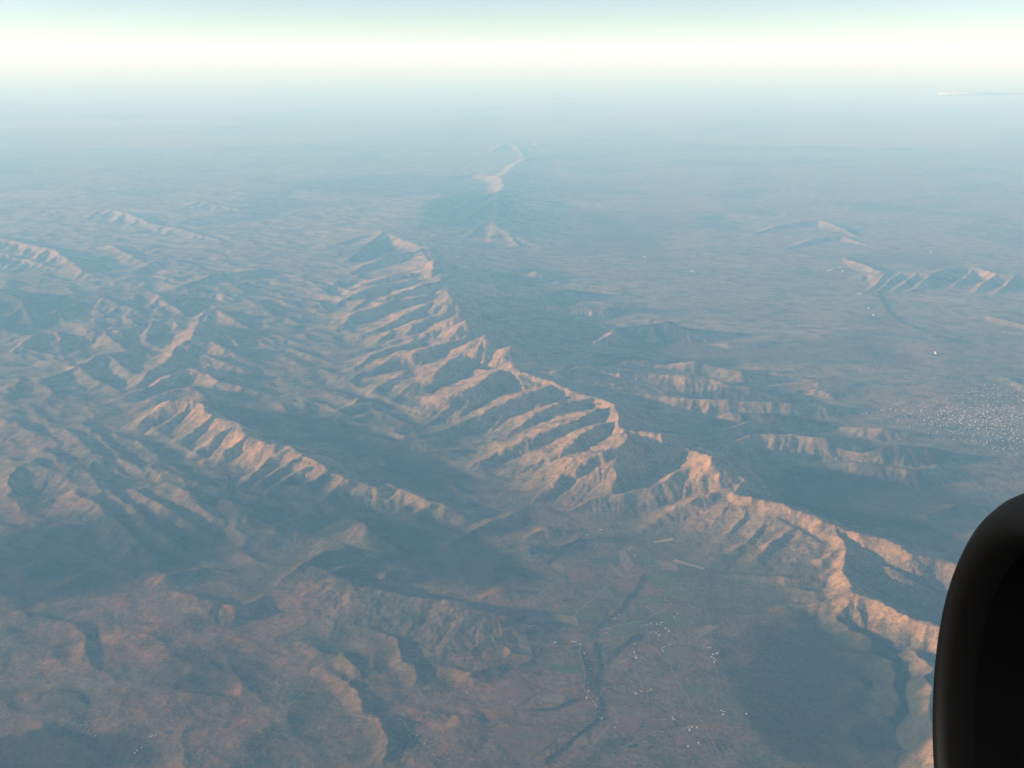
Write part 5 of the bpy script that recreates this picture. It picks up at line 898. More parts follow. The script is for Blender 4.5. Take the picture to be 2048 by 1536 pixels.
 ('low',1,1.5,1.1,[(-8494,17469,128.04),(-8518,17383,95.41623615336161),(-8574,17363,29.04)]),
 ('low',1,1.5,1.1,[(-8400,17585,128.04),(-8422,17504,92.96442401566128),(-8472,17480,29.04)]),
 ('low',1,1.5,1.1,[(-8245,17674,113.22795270893484),(-8143,17660,83.0921636905367),(-8065,17700,25.680566593779037)]),
 ('low',1,1.5,1.1,[(-7858,36092,114.63402171842814),(-7945,35971,81.05436132614054),(-8051,35937,25.999468843354837)]),
 ('low',1,1.5,1.1,[(-7407,35573,108.67803790158244),(-7301,35471,80.96004111267824),(-7218,35483,24.648627152936225)]),
 ('low',1,1.5,1.1,[(-7142,33277,114.84233564788661),(-7205,33079,87.41264634466013),(-7297,33009,26.04671530158253)]),
 ('low',1,1.5,1.1,[(-6202,31440,135.81990959252832),(-6298,31302,89.61621214445489),(-6402,31211,30.804515577686832)]),
 ('low',1,1.5,1.1,[(-5889,29934,121.2173415704596),(-5943,29838,89.7318322200146),(-6017,29846,27.492592933506298)]),
 ('low',1,1.5,1.1,[(-5343,29834,113.3826259164213),(-5379,29718,74.74804619357737),(-5421,29639,25.715647115064627)]),
 ('low',1,1.5,1.1,[(-4445,26339,108.74105812074886),(-4476,26208,80.91206180246347),(-4520,26162,24.66292039852036)]),
 ('low',1,1.5,1.1,[(-4216,26636,132.48650635796136),(-4117,26541,89.6629015864091),(-4027,26496,30.04848597809433)]),
 ('low',1,1.5,1.1,[(-4124,26545,115.7197318468303),(-4166,26445,83.28580541918218),(-4221,26418,26.245712377631616)]),
 ('low',1,1.5,1.1,[(-3923,26640,148.66863975733884),(-3986,26470,114.42256165331784),(-4070,26439,33.71866056352015)]),
 ('low',1,1.5,1.1,[(-3634,25868,120.10486036537864),(-3699,25750,83.25440403689946),(-3772,25688,27.24027760864258)]),
 ('low',1,1.5,1.1,[(-3377,25942,127.95361371945414),(-3291,25876,89.43777006788086),(-3212,25873,29.020407235340112)]),
 ('low',1,1.5,1.1,[(-3554,24339,112.66861662247271),(-3593,24219,86.40557621777621),(-3646,24194,25.553706862828864)]),
 ('low',1,1.5,1.1,[(-3228,24249,127.2049160757167),(-3298,24179,85.96697225397332),(-3374,24152,28.8505995223275)]),
 ('low',1,1.5,1.1,[(-2964,24087,107.9505974071315),(-2883,24052,77.77341079382258),(-2808,24078,24.483640649040133)]),
 ('low',1,1.5,1.1,[(-2464,23731,134.2845258176842),(-2368,23688,103.15661500061474),(-2283,23754,30.45628420607271)]),
 ('low',1,1.5,1.1,[(-2270,23767,142.088626399303),(-2355,23635,95.71748105215342),(-2444,23550,32.22628639984192)]),
 ('low',1,1.5,1.1,[(-1949,23934,137.2612323305127),(-2028,23861,103.99861265991622),(-2115,23896,31.131413518260615)]),
 ('low',1,1.5,1.1,[(-2275,24362,113.84778570852063),(-2154,24308,87.24931643053547),(-2042,24349,25.821147274097463)]),
 ('low',1,1.5,1.1,[(-1983,24502,135.36229553608794),(-1837,24414,103.22381429601978),(-1699,24437,30.700726822617888)]),
 ('low',1,1.5,1.1,[(-1676,24726,122.94995844383809),(-1781,24659,77.06200260184889),(-1886,24601,27.88555758520039)]),
 ('hills',2,1.4,1.2,[(4019,30778,30),(4740,30676,95.44815479108959),(5695,30516,76.35852383287168),(6454,30636,20)]),
 ('hills',2,1.4,1.2,[(1717,38051,30),(2136,38136,104.12502617785499),(2666,37755,83.300020942284),(3110,38142,20)]),
 ('hills',2,1.4,1.2,[(8079,28142,30),(8286,27962,147.82154172631982),(8592,27792,118.25723338105587),(8923,27999,20)]),
 ('hills',2,1.4,1.2,[(2180,41401,30),(2592,41449,107.8297585801437),(3134,41349,86.26380686411497),(3535,41215,20)]),
 ('hills',2,1.4,1.2,[(1843,41747,30),(2929,41772,120.0656277600079),(4329,41273,96.05250220800633),(5433,41487,20)]),
 ('hills',2,1.4,1.2,[(1738,37817,30),(2608,37841,95.81667632219074),(3766,37809,76.6533410577526),(4661,38017,20)]),
 ('hills',2,1.4,1.2,[(1581,41504,30),(2459,41668,86.96876488304706),(3628,41740,69.57501190643765),(4470,41400,20)]),
 ('hills',2,1.4,1.2,[(1737,40038,30),(2609,40191,91.8706999413918),(3751,40035,73.49655995311345),(4612,39993,20)]),
 ('hills',2,1.4,1.2,[(2922,36490,30),(3501,36581,95.95118501781879),(4273,36645,76.76094801425504),(4850,36652,20)]),
 ('hills',2,1.4,1.2,[(864,42559,30),(1514,42889,70.8462117681267),(2352,42521,56.67696941450136),(3019,42944,20)]),
 ('hills',2,1.4,1.2,[(6440,30418,30),(7158,30344,135.8917994008337),(8104,30174,108.71343952066695),(8887,30324,20)]),
 ('hills',2,1.4,1.2,[(2762,34123,30),(3468,34299,75.90126517376605),(4349,33917,60.72101213901284),(5066,34126,20)]),
 ('hills',2,1.4,1.2,[(7514,29208,30),(8034,29347,75.62352228887326),(8622,29097,60.49881783109861),(9114,29101,20)]),
 ('hills',2,1.4,1.2,[(3198,35570,30),(3850,35464,132.38807764518532),(4698,35167,105.91046211614827),(5420,35592,20)]),
 ('hills',2,1.4,1.2,[(1952,42083,30),(2584,41991,117.22722039529893),(3454,42263,93.78177631623915),(4065,41909,20)]),
 ('hills',2,1.4,1.2,[(3318,36981,30),(3968,36854,120.90314396739171),(4855,36863,96.72251517391338),(5536,36967,20)]),
 ('hills',2,1.4,1.2,[(6662,28517,30),(7007,28451,93.23811258178762),(7534,28623,74.5904900654301),(7923,28699,20)]),
 ('hills',2,1.4,1.2,[(3013,37855,30),(3804,37922,79.72685861477967),(4862,37984,63.78148689182374),(5671,38121,20)]),
 ('hills',2,1.4,1.2,[(1766,41423,30),(2189,41663,85.01429322789556),(2717,41260,68.01143458231645),(3147,41522,20)]),
 ('hills',2,1.4,1.2,[(2597,33391,30),(3004,33403,102.15777082517789),(3518,33088,81.72621666014231),(3965,33460,20)]),
 ('hills',2,1.4,1.2,[(2333,32956,30),(2630,32663,142.8607757034237),(3046,32554,114.28862056273897),(3403,32939,20)]),
 ('hills',2,1.4,1.2,[(2075,39028,30),(3112,38936,115.47712690950517),(4471,38645,92.38170152760415),(5569,39084,20)]),
 ('hills',2,1.4,1.2,[(6166,30076,30),(6671,29872,144.77104443938106),(7408,29885,115.81683555150485),(7975,29925,20)]),
 ('hills',2,1.4,1.2,[(6316,29862,30),(6999,29831,93.49100471913465),(7941,29904,74.79280377530772),(8650,29946,20)]),
 ('hills',2,1.4,1.2,[(1708,36644,30),(2182,36376,148.94314842006656),(2848,36591,119.15451873605326),(3374,36977,20)]),
 ('hills',2,1.4,1.2,[(2199,37467,30),(3151,37221,146.63888760091692),(4414,36969,117.31111008073354),(5418,37254,20)]),
 ('hills',2,1.4,1.2,[(2335,29801,30),(2591,29721,125.09534759945014),(2934,29627,100.07627807956011),(3227,29901,20)]),
 ('hills',2,1.4,1.2,[(2015,38090,30),(2766,38042,103.13981440743842),(3750,37791,82.51185152595075),(4529,38032,20)]),
 ('hills',2,1.4,1.2,[(6381,28088,30),(6950,28019,88.53602278707913),(7772,28164,70.82881822966331),(8389,28246,20)]),
 ('hills',2,1.4,1.2,[(955,41499,30),(1600,41602,70.09241134167837),(2452,41533,56.0739290733427),(3097,41564,20)]),
 ('hills',2,1.4,1.2,[(2819,40837,30),(3368,40809,95.48827597942335),(4063,40378,76.39062078353868),(4657,40804,20)]),
 ('hills',2,1.4,1.2,[(3641,38125,30),(4191,38131,92.86860102973634),(4915,38038,74.29488082378907),(5523,38456,20)]),
 ('hills',2,1.4,1.2,[(1440,35929,30),(2296,35824,125.69505600853232),(3414,35484,100.55604480682587),(4310,35841,20)]),
 ('hills',2,1.4,1.2,[(4281,36112,30),(4736,36019,130.16215634349277),(5335,35827,104.12972507479422),(5829,35985,20)]),
 ('hills',2,1.4,1.2,[(743,37036,30),(1477,36977,91.88308309505558),(2439,36667,73.50646647604447),(3191,36915,20)]),
 ('hills',2,1.4,1.2,[(4244,38023,30),(5168,38232,87.93942047319537),(6347,38056,70.3515363785563),(7213,37849,20)]),
 ('hills',2,1.4,1.2,[(4066,28420,30),(4780,28329,93.22285659846277),(5719,28158,74.57828527877022),(6504,28431,20)]),
 ('hills',2,1.4,1.2,[(2317,37474,30),(2905,37406,126.9527181186026),(3709,37519,101.56217449488209),(4298,37425,20)]),
 ('hills',2,1.4,1.2,[(7933,28840,30),(8496,28803,101.89584030586455),(9218,28627,81.51667224469165),(9905,28965,20)]),
 ('hills',2,1.4,1.2,[(3104,33729,30),(3422,33490,148.4807268279797),(3877,33477,118.78458146238377),(4264,33843,20)]),
 ('hills',2,1.4,1.2,[(6240,33161,30),(6851,32945,145.00914874994754),(7720,32919,116.00731899995804),(8465,33277,20)]),
 ('hills',2,1.4,1.2,[(2966,27762,30),(3601,27679,89.06754333105275),(4457,27649,71.2540346648422),(5130,27806,20)]),
 ('hills',2,1.4,1.2,[(2300,34794,30),(2788,34853,84.02554247747514),(3411,34587,67.22043398198012),(3937,34998,20)]),
 ('hills',2,1.4,1.2,[(5085,28174,30),(5601,28117,77.78086769914512),(6311,28145,62.2246941593161),(6820,28045,20)]),
 ('hills',2,1.4,1.2,[(1415,42466,30),(1777,42347,116.92608283495952),(2275,42530,93.54086626796762),(2630,42266,20)]),
 ('hills',2,1.4,1.2,[(3056,28716,30),(3645,28594,114.76113065729223),(4434,28463,91.80890452583378),(5087,28759,20)]),
]
FIELDS = [
 ('red',[(1470,13126),(1758,13186),(1867,13091),(1703,12744),(1332,12744),(1363,12950)]),
 ('red',[(1565,14397),(1834,14650),(1871,14425),(1624,14219)]),
 ('tan',[(1984,18394),(2120,18436),(2222,17820),(2107,17584),(1997,17662)]),
 ('tan',[(691,17780),(788,17940),(978,17701),(893,17429)]),
 ('tan',[(1739,17820),(1807,17860),(2015,17391),(1954,17315)]),
 ('pale',[(2684,18823),(3078,18911),(3094,18823),(2699,18714)]),
 ('pale',[(3004,18062),(3495,17701),(3464,17623),(2940,17940)]),
 ('tan',[(2630,18021),(2993,17860),(3007,17584),(2760,17623)]),
 ('green',[(2288,18436),(2573,18310),(2701,17860),(2423,17820),(2281,18021)]),
 ('green',[(2372,17391),(2823,17429),(2941,17016),(2489,16906)]),
 ('red',[(768,15301),(1058,15488),(1149,15271),(913,15029)]),
 ('red',[(-175,13705),(120,14178),(334,13654),(115,13405)]),
 ('tan',[(87,15179),(223,15240),(368,14537),(123,14650)]),
 ('red',[(-303,12812),(457,12892),(583,12553),(238,12176),(-27,12229)]),
 ('tan',[(2956,15488),(3232,15678),(3383,15614),(3001,15271)]),
 ('red',[(2287,14124),(2789,14453),(2851,14369),(2388,14044)]),
 ('green',[(1640,15678),(2066,15839),(2160,15582),(1733,15363)]),
 ('brown',[(616,17127),(1139,17034),(1046,16619),(560,16708)]),
 ('red',[(952,17545),(1362,17761),(1475,17315),(1055,17108)]),
 ('brown',[(1240,16834),(1703,16870),(1786,16549),(1314,16514)]),
 ('red',[(1779,17239),(2152,17334),(2181,16870),(1870,16798)]),
 ('tan',[(223,15888),(565,16003),(698,15790),(261,15646)]),
 ('tan',[(649,16053),(1082,15904),(1091,15630),(640,15790)]),
 ('green',[(1081,16170),(1563,16120),(1507,15839),(1057,15888)]),
 ('green',[(2161,16619),(2485,16672),(2545,16409),(2234,16358)]),
 ('green',[(2477,16086),(2853,15921),(2722,15598),(2414,15726)]),
 ('red',[(2032,15104),(2355,14970),(2283,14722),(1941,14852)]),
 ('brown',[(2345,14896),(2812,14985),(2865,14636),(2399,14551)]),
 ('tan',[(1544,14679),(1796,14579),(1751,14287),(1495,14383)]),
 ('green',[(573,14495),(1003,14411),(1028,14192),(536,14287)]),
 ('brown',[(92,14607),(439,14636),(455,14356),(174,14328)]),
 ('tan',[(503,13705),(783,13616),(737,13405),(418,13504)]),
 ('brown',[(1435,13693),(1789,13731),(1826,13417),(1422,13380)]),
 ('brown',[(1848,12985),(2242,13115),(2270,12915),(1902,12800)]),
 ('brown',[(2447,13210),(2807,13126),(2820,12927),(2356,13032)]),
 ('brown',[(1689,12553),(1854,12466),(1746,12229),(1582,12314)]),
 ('tan',[(817,12744),(1003,12755),(1032,12476),(823,12466)]),
 ('red',[(-412,13270),(-29,13392),(70,13103),(-321,12985)]),
 ('brown',[(-744,12654),(-473,12721),(-400,12564),(-649,12509)]),
 ('green',[(2708,16979),(3177,16744),(3071,16409),(2578,16655)]),
 ('brown',[(1554,18649),(1940,18736),(2024,18226),(1571,18123)]),
 ('green',[(131,12789),(423,12642),(357,12433),(88,12564)]),
 ('green',[(2523,13952),(2829,13925),(2844,13667),(2469,13693)]),
]
ROADS = [
 (9,[(1133,15394),(1048,14911),(1084,14481),(1079,13938),(1117,13616),(1188,13405),(1328,13808),(1745,13938)]),
 (9,[(2492,13744),(2541,13591),(2610,13126),(2690,12778),(2724,12390)]),
 (9,[(-1570,13067),(-1325,12665),(-1172,12444),(-946,12072)]),
 (9,[(887,15286),(1080,15179),(1422,15488),(2190,15839),(2659,16255)]),
 (9,[(1110,13307),(750,13210),(430,13162)]),
 (8,[(-2274,13091),(-1834,12927),(-1564,13008)]),
 (10,[(1047,12390),(1283,12812),(1560,13186)]),
 (9,[(2143,13479),(2391,13554)]),
 (25,[(4519,48878),(5660,48259),(6924,46039),(7964,45161)]),
 (14,[(8222,24738),(9315,25098),(10507,25656),(12169,26638),(14051,27908)]),
 (8,[(291,15488),(702,15678),(1046,16003),(1422,16602),(1771,17146),(2490,17623)]),
 (8,[(2171,15678),(2177,15059),(2412,14481),(2492,13744)]),
 (8,[(1234,13541),(1537,13307),(1934,13067),(2250,13067)]),
 (8,[(1449,12390),(1892,12721),(2450,12869)]),
 (8,[(-679,13554),(-242,13307),(43,13392)]),
 (8,[(1365,14765),(1704,15059),(1960,14881)]),
 (14,[(8939,25468),(10451,25847),(11686,25468),(12479,24738)]),
 (14,[(11881,27908),(11619,26237),(10979,24046)]),
 (14,[(13490,28818),(12645,26237),(11662,23712)]),
]
TREE_LINES = [
 (38,[(1299,15134),(1331,14622),(1237,14071),(1242,13554),(1219,13067),(970,12778),(644,12390),(434,12072)]),
 (34,[(1206,15286),(1436,15678),(1810,16170),(2137,16870),(2377,17429)]),
 (26,[(1094,14765),(1116,14273),(1115,13808)]),
 (40,[(910,13554),(576,13307),(255,13246)]),
 (90,[(14062,40757),(13751,39048),(13410,37469),(13299,36005),(13732,34841),(14115,33683),(14778,32950)]),
 (40,[(1458,14481),(1651,14911),(1900,15271),(2050,15332)]),
 (60,[(601,17820),(1200,18757),(1789,18977),(2247,18757)]),
]
PONDS = [[(1271,15301),(1332,15363),(1391,15301),(1324,15255)],[(928,14999),(1053,14999),(1040,14911),(939,14911)],[(1294,15059),(1359,15089),(1360,14999),(1302,14955)],[(-4744,12676),(-4703,12721),(-4624,12687),(-4675,12631)],[(1868,15271),(1968,15317),(2056,15240),(1938,15179)],[(1815,12881),(1887,12904),(1852,12846)],[(1563,12455),(1703,12498),(1680,12411),(1571,12400)],[(-5063,12303),(-5000,12336),(-5002,12261)],[(-2981,13270),(-2890,13319),(-2936,13258)]]
HOUSES = {
 'villageA':[(1160,15059),(1188,14439),(1197,14356),(1119,14794),(983,15149),(951,15149),(1014,15134),(1081,15059),(1126,14780),(1141,14650),(1125,13965),(1118,13860),(1119,13757),(1078,13579),(1234,13541),(1158,13491),(1214,13368),(1249,13454),(750,13380),(1196,13417)],
 'villageB':[(1905,14809),(1913,14736),(1921,14664),(1990,14940),(1970,14896),(1902,14852),(1915,14679),(1947,14765),(2362,14970),(2398,14999),(2443,15044),(2485,15059),(2503,15074),(2349,14926),(2356,14867),(1936,15089)],
 'villageC':[(3071,14985),(3108,14970),(3114,14780),(3158,14809),(3186,14794),(3085,14707),(3109,14664),(3129,14607),(3093,14537),(3119,14765),(3210,14838)],
 'villageD':[(1686,16003),(1723,15954),(1777,16003),(1689,15855),(1557,15566),(1512,15410),(1564,15363),(1702,15904),(1677,16086),(2110,15646),(2153,15662),(2212,15678),(2273,15710),(2418,15694),(2490,15566),(2532,15519),(2532,15456),(2280,15441),(2316,15410),(2356,15348),(2754,16036),(2679,15921),(2224,15441),(2361,15694),(2449,15742)],
 'villageE':[(1795,13718),(1822,13705),(1804,13667),(1894,13757),(2014,13782),(2041,13821),(1982,13757),(1236,13103),(1270,13091),(1254,13067),(1464,12985),(2255,13103),(2262,13055),(2285,13067),(2271,13067),(2450,12869),(2448,12812),(2495,12892),(2464,12915),(2563,12881),(2526,12531),(2370,12444),(2969,13282),(3000,13258),(2973,13186),(3307,13198),(1425,12858)],
 'villageF':[(-1489,12950),(-1418,12789),(-1299,12676),(-1235,12564),(-1174,12476),(-1034,12208),(-1565,13020),(-1357,12721)],
 'farm':[(-4900,12631),(-4907,12587),(-4869,12598),(-4849,12620),(-5658,12598),(-4989,12282),(-4950,12346),(-5005,12229),(29,13392),(291,15488),(332,15519),(-648,13693),(680,15104)],
 'farmB':[(1104,18757),(1460,19089),(1611,18911),(1620,18649),(1686,19270),(1739,19316),(593,19225),(662,19247),(2243,18542),(2199,18478),(2280,18185)],
 'plain':[(13378,45054),(13514,45161),(13908,44840),(14053,45706),(13212,40491),(13307,40491),(12875,38086),(12715,37018),(4678,50160),(7574,44840),(5939,48137),(14469,56984),(5970,48016),(13073,32188),(13024,32016),(4692,28176),(4727,28131),(19219,49129),(16406,64741)],
}
BARE = [(-33753,104994,3500,2500,0,0.8),(-80287,248298,9000,9000,0,0.8),(-30802,69549,3000,2200,0,0.7),(-19384,47418,900,900,0.4,0.7),(-16012,52636,1500,900,0.3,0.5),(2111,82572,2600,5000,0,0.6),(90699,234348,4000,6000,0,0.5),(15791,39463,1500,800,0,0.5),(-9652,54114,900,700,0,0.6),(4500,22607,260,420,0,0.8),(7941,34974,2500,1200,0,0.35)]
SHADE_AND_WOODS = [(4705,34447,1700,1000,0.15,0.85),(1630,35655,1100,500,0,0.6),(5599,30916,1100,700,0,0.7),(3365,30916,900,500,0,0.6),(6293,27133,1900,600,-0.1,0.75),(6710,25543,1300,450,0.1,0.6),(7138,24318,1500,400,-0.1,0.7),(9035,23227,1000,700,0,0.8),(7562,20782,2400,1700,-0.3,0.8),(2200,40143,1500,500,0,0.6),(1373,44314,1300,700,0,0.6),(17211,47418,3200,1500,-0.1,0.5),(-642,34447,500,500,0,0.5),(-13381,39048,700,700,0,0.5),(-14957,38804,600,600,0,0.5),(-12079,34974,1200,500,0.1,0.5),(-6883,25847,1500,700,-0.7,0.6),(-4616,20223,2300,1050,-0.55,0.92),(-3414,23945,3500,800,-0.8,0.92),(-1546,18542,2300,900,-0.75,0.92),(-17537,36361,2200,2600,0,0.7),(-3431,17429,1200,600,0,0.5),(-1669,21731,1500,600,-0.3,0.4),(-6262,48016,1500,2600,0.2,0.75),(-2436,62871,2700,8000,0.05,0.95),(4554,13938,1500,2100,0.0,0.9),(-8497,18021,3000,1700,0.1,0.95),(-6310,12176,1700,500,0,0.8),(-4536,14205,900,700,0.3,0.5),(2815,57321,9000,5000,0,0.35),(-7678,74811,6000,7000,0,0.5)]  # ellipses of painted-in shade on the ground, with some woodland
TOWN = [(8950,26316),(10375,27473),(11796,27689),(13071,28818),(14685,29294),(11837,23069),(11028,23878),(10519,24388),(9905,25026),(9192,25098)]
# engine: lip centre, heading, nose-up angle, radius (metres)
ENG_POS = Vector((2.327, 4.221, 8996.739)); ENG_YAW = math.radians(175.5); ENG_PITCH = 0.0; ENG_R = 1.440
CLOUD = (40004.625, 93108.989, 5303.536)


# ------------------------------------------------------------------ helpers
def tag(o, label=None, cat=None, group=None, kind=None):
    if label: o['label'] = label
    if cat: o['category'] = cat
    if group: o['group'] = group
    if kind: o['kind'] = kind
    return o

def link(name, me, parent=None):
    o = bpy.data.objects.new(name, me); COL.objects.link(o)
    if parent: o.parent = parent
    return o

def mesh_np(name, co, quads=None, mats=(), cols=None, tris=None):
    me = bpy.data.meshes.new(name)
    f = quads if quads is not None else tris
    k = f.shape[1]
    me.vertices.add(len(co)); me.vertices.foreach_set('co', co.astype(np.float32).ravel())
    me.loops.add(f.size); me.loops.foreach_set('vertex_index', f.astype(np.int32).ravel())
    me.polygons.add(len(f)); me.polygons.foreach_set('loop_start', np.arange(0, f.size, k, dtype=np.int32))
    if cols is not None:
        at = me.attributes.new('Col', 'FLOAT_COLOR', 'POINT')
        c4 = np.ones((len(co), 4), np.float32); c4[:, :3] = cols
        at.data.foreach_set('color', c4.ravel())
    me.update(calc_edges=True)
    for m in mats: me.materials.append(m)
    return me

# ---- vectorised gradient noise
_rng = np.random.RandomState(11)
_perm = np.concatenate([_rng.permutation(512)]*3).astype(np.int32)
_ga = _rng.rand(512)*2*np.pi
_gx = np.cos(_ga).astype(np.float32); _gy = np.sin(_ga).astype(np.float32)
def noise(x, y, scale, seed=0):
    x = (x/scale + seed*17.37); y = (y/scale + seed*9.71)
    xi = np.floor(x); yi = np.floor(y)
    fx = (x-xi).astype(np.float32); fy = (y-yi).astype(np.float32)
    xi = xi.astype(np.int32) & 511; yi = yi.astype(np.int32) & 511
    def g(ix, iy, dx, dy):
        h = _perm[_perm[ix & 511] + (iy & 511)]
        return _gx[h]*dx + _gy[h]*dy
    u = fx*fx*fx*(fx*(fx*6-15)+10); v = fy*fy*fy*(fy*(fy*6-15)+10)
    a = g(xi, yi, fx, fy); b = g(xi+1, yi, fx-1, fy); c = g(xi, yi+1, fx, fy-1); d = g(xi+1, yi+1, fx-1, fy-1)
    return ((a + u*(b-a)) + v*((c + u*(d-c)) - (a + u*(b-a))))*1.5
def fbm(x, y, scale, octs, seed=0, gain=0.5):
    r = 0; amp = 1.0
    for k in range(octs):
        r = r + amp*noise(x, y, scale/2**k, seed+k); amp *= gain
    return r
def sstep(a, b, x):
    t = np.clip((x-a)/(b-a), 0, 1); return t*t*(3-2*t)

# ------------------------------------------------------------------ terrain: fan-shaped grid of ground, raised along the crest lines, then eroded by running water
TH0, TH1, R0, R1 = math.radians(-41), math.radians(31.5), 8800.0, 110000.0
NT, NR = 1080, 1290
th = np.linspace(TH0, TH1, NT); lr = np.linspace(math.log(R0), math.log(R1), NR)
rr = np.exp(lr)
RR, TT = np.meshgrid(rr, th, indexing='ij')
X = RR*np.sin(TT); Y = RR*np.cos(TT)
DTH = th[1]-th[0]; DLR = lr[1]-lr[0]

wx = X + 120*fbm(X, Y, 1500, 3, 1) ; wy = Y + 120*fbm(X, Y, 1500, 3, 5)
wx += 45*fbm(X, Y, 330, 2, 21); wy += 45*fbm(X, Y, 330, 2, 25)
MASSIFS = ['main', 'hills', 'escarp', 'hog', 'low', 'far', 'lefth', 'mfar']
H = np.zeros((NR, NT), np.float32); OWN = np.full((NR, NT), -1, np.int8)
for g, kl, kr, p, pts in RIDGES:
    gi = MASSIFS.index(g)
    for (x0, y0, h0), (x1, y1, h1) in zip(pts[:-1], pts[1:]):
        w = max(h0, h1)*max(kl, kr) + 400
        xa, xb, ya, yb = min(x0, x1)-w, max(x0, x1)+w, min(y0, y1)-w, max(y0, y1)+w
        if yb < R0*0.5: continue
        ya = max(ya, 2000)
        ts = [math.atan2(a, b) for a in (xa, xb) for b in (ya, yb)]
        rs = [math.hypot(a, b) for a in (xa, xb, 0 if xa < 0 < xb else xa) for b in (ya, yb)]
        i0 = int(np.clip((math.log(max(min(rs), 1))-lr[0])/DLR, 0, NR-1)); i1 = int(np.clip((math.log(max(rs))-lr[0])/DLR+2, 0, NR))
        j0 = int(np.clip((min(ts)-TH0)/DTH, 0, NT-1)); j1 = int(np.clip((max(ts)-TH0)/DTH+2, 0, NT))
        if i1 <= i0 or j1 <= j0: continue
        sx = wx[i0:i1, j0:j1]; sy = wy[i0:i1, j0:j1]
        dx, dy = x1-x0, y1-y0; L2 = dx*dx+dy*dy+1e-6
        t = np.clip(((sx-x0)*dx+(sy-y0)*dy)/L2, 0, 1)
        ex = sx-(x0+t*dx); ey = sy-(y0+t*dy)
        d = np.sqrt(ex*ex+ey*ey); side = dx*ey-dy*ex
        h = h0+(h1-h0)*t
        k = np.where(side > 0, kl, kr)
        z = h*np.maximum(0, 1-d/(h*k+130))**p
        Hs = H[i0:i1, j0:j1]; Os = OWN[i0:i1, j0:j1]
        m = z > Hs
        Os[m & (z > 25)] = gi
        # soft union
        df = np.abs(z-Hs); kk = 40.0
        H[i0:i1, j0:j1] = np.where((z > 0), np.maximum(z, Hs) + np.where(df < kk, (kk-df)**2/(4*kk), 0)*np.minimum(np.minimum(z, Hs)/60, 1), Hs)

# rolling ground between the ridges
fade = 1-sstep(52000, 104000, RR)
left = sstep(2500, -3500, X + 0.05*(Y-20000))*sstep(52000, 36000, Y)
low = sstep(21500, 16500, Y)
farleft = sstep(3000, -5000, X)*sstep(34000, 42000, Y)
roll = 16 + 42*left + -6*low + 10*sstep(30000, 60000, Y) + 60*farleft
base = roll*(1.0-np.abs(fbm(wx*0.55+wy*0.15, wy, 1700, 4, 31)))*1.3
base += 20*fbm(X, Y, 5200, 2, 41)*fade
fs, fc = 0.64*wx-0.77*wy, 0.77*wx+0.64*wy                                                  # folds strike like the hogback
fold = np.maximum(0, 1-1.7*np.abs(fbm(fs*0.36, fc, 1500, 4, 36, 0.45)))**1.4
base += fold*(118*left*sstep(52000, 40000, Y)*(0.10+0.90*sstep(16500, 23000, Y)) + 10*low*sstep(3500, -1500, X) + 40*farleft)*(0.6+0.6*sstep(-0.4, 0.5, fbm(X, Y, 7000, 2, 39)))
base = np.maximum(base, 0)*fade
flat = np.exp(-(((X-2600)/2600)**2+((Y-15500)/3400)**2))      # the farmed valley floor
flat = np.maximum(flat, np.exp(-(((X-11800)/3200)**2+((Y-25500)/2200)**2)))   # town plain
base *= 1-0.75*np.minimum(flat*1.3, 1)
Z = (H + base*(0.35+0.65*np.exp(-H/150.0))).astype(np.float64)
FLOOR = 0.30*base + 0.10*H
Z += 9*fbm(X, Y, 260, 3, 51)*np.minimum(1, H/120+0.25)

def lap_smooth(z, a):
    q = z.copy()
    q[1:-1, 1:-1] += a*(z[:-2, 1:-1]+z[2:, 1:-1]+z[1:-1, :-2]+z[1:-1, 2:]-4*z[1:-1, 1:-1])
    return q
def erode(z, floor, rad, dth, dlr, steps, kdt, diff, soft):
    nr, nt = z.shape; N = nr*nt
    idx = np.arange(N).reshape(nr, nt)
    r = rad[:, None]
    area = np.broadcast_to(r*r*dth*dlr, z.shape).ravel()
    soft = soft.ravel()
    hops = int(math.ceil(math.log2(nr+nt)))-1
    for s in range(steps):
        best = np.zeros_like(z); rec = idx.copy(); dist = np.ones_like(z)
        for di in (-1, 0, 1):
            for dj in (-1, 0, 1):
                if di == 0 and dj == 0: continue
                a0, a1 = max(0, -di), nr-max(0, di); b0, b1 = max(0, -dj), nt-max(0, dj)
                dd = np.broadcast_to(r[a0:a1]*math.hypot(di*dlr, dj*dth), (a1-a0, b1-b0))
                sl_ = (z[a0:a1, b0:b1]-z[a0+di:a1+di, b0+dj:b1+dj])/dd
                m = sl_ > best[a0:a1, b0:b1]
                best[a0:a1, b0:b1][m] = sl_[m]
                rec[a0:a1, b0:b1][m] = idx[a0+di:a1+di, b0+dj:b1+dj][m]
                dist[a0:a1, b0:b1][m] = dd[m]
        rf = rec.ravel(); root = rf == idx.ravel()
        acc = area.copy(); p = rf.copy()
        wgt = np.where(root, 0.0, 1.0)
        # drainage area by pointer jumping
        alive = wgt.copy()
        for _ in range(hops):
            acc2 = acc + np.bincount(p, weights=acc*alive, minlength=N)
            alive = alive*alive[p]
            acc = acc2; p = p[p]
        Fk = np.where(root, 0.0, kdt*soft*np.sqrt(acc)/dist.ravel())
        b = Fk/(1+Fk); a_ = z.ravel()/(1+Fk); p = rf.copy()
        b[root] = 0; a_[root] = z.ravel()[root]
        for _ in range(hops):
            a_ = a_ + b*a_[p]; b = b*b[p]; p = p[p]
        zn = a_.reshape(nr, nt)
        z = np.maximum(zn, np.minimum(floor, z))
        z = lap_smooth(z, diff)
    return z, acc.reshape(nr, nt)

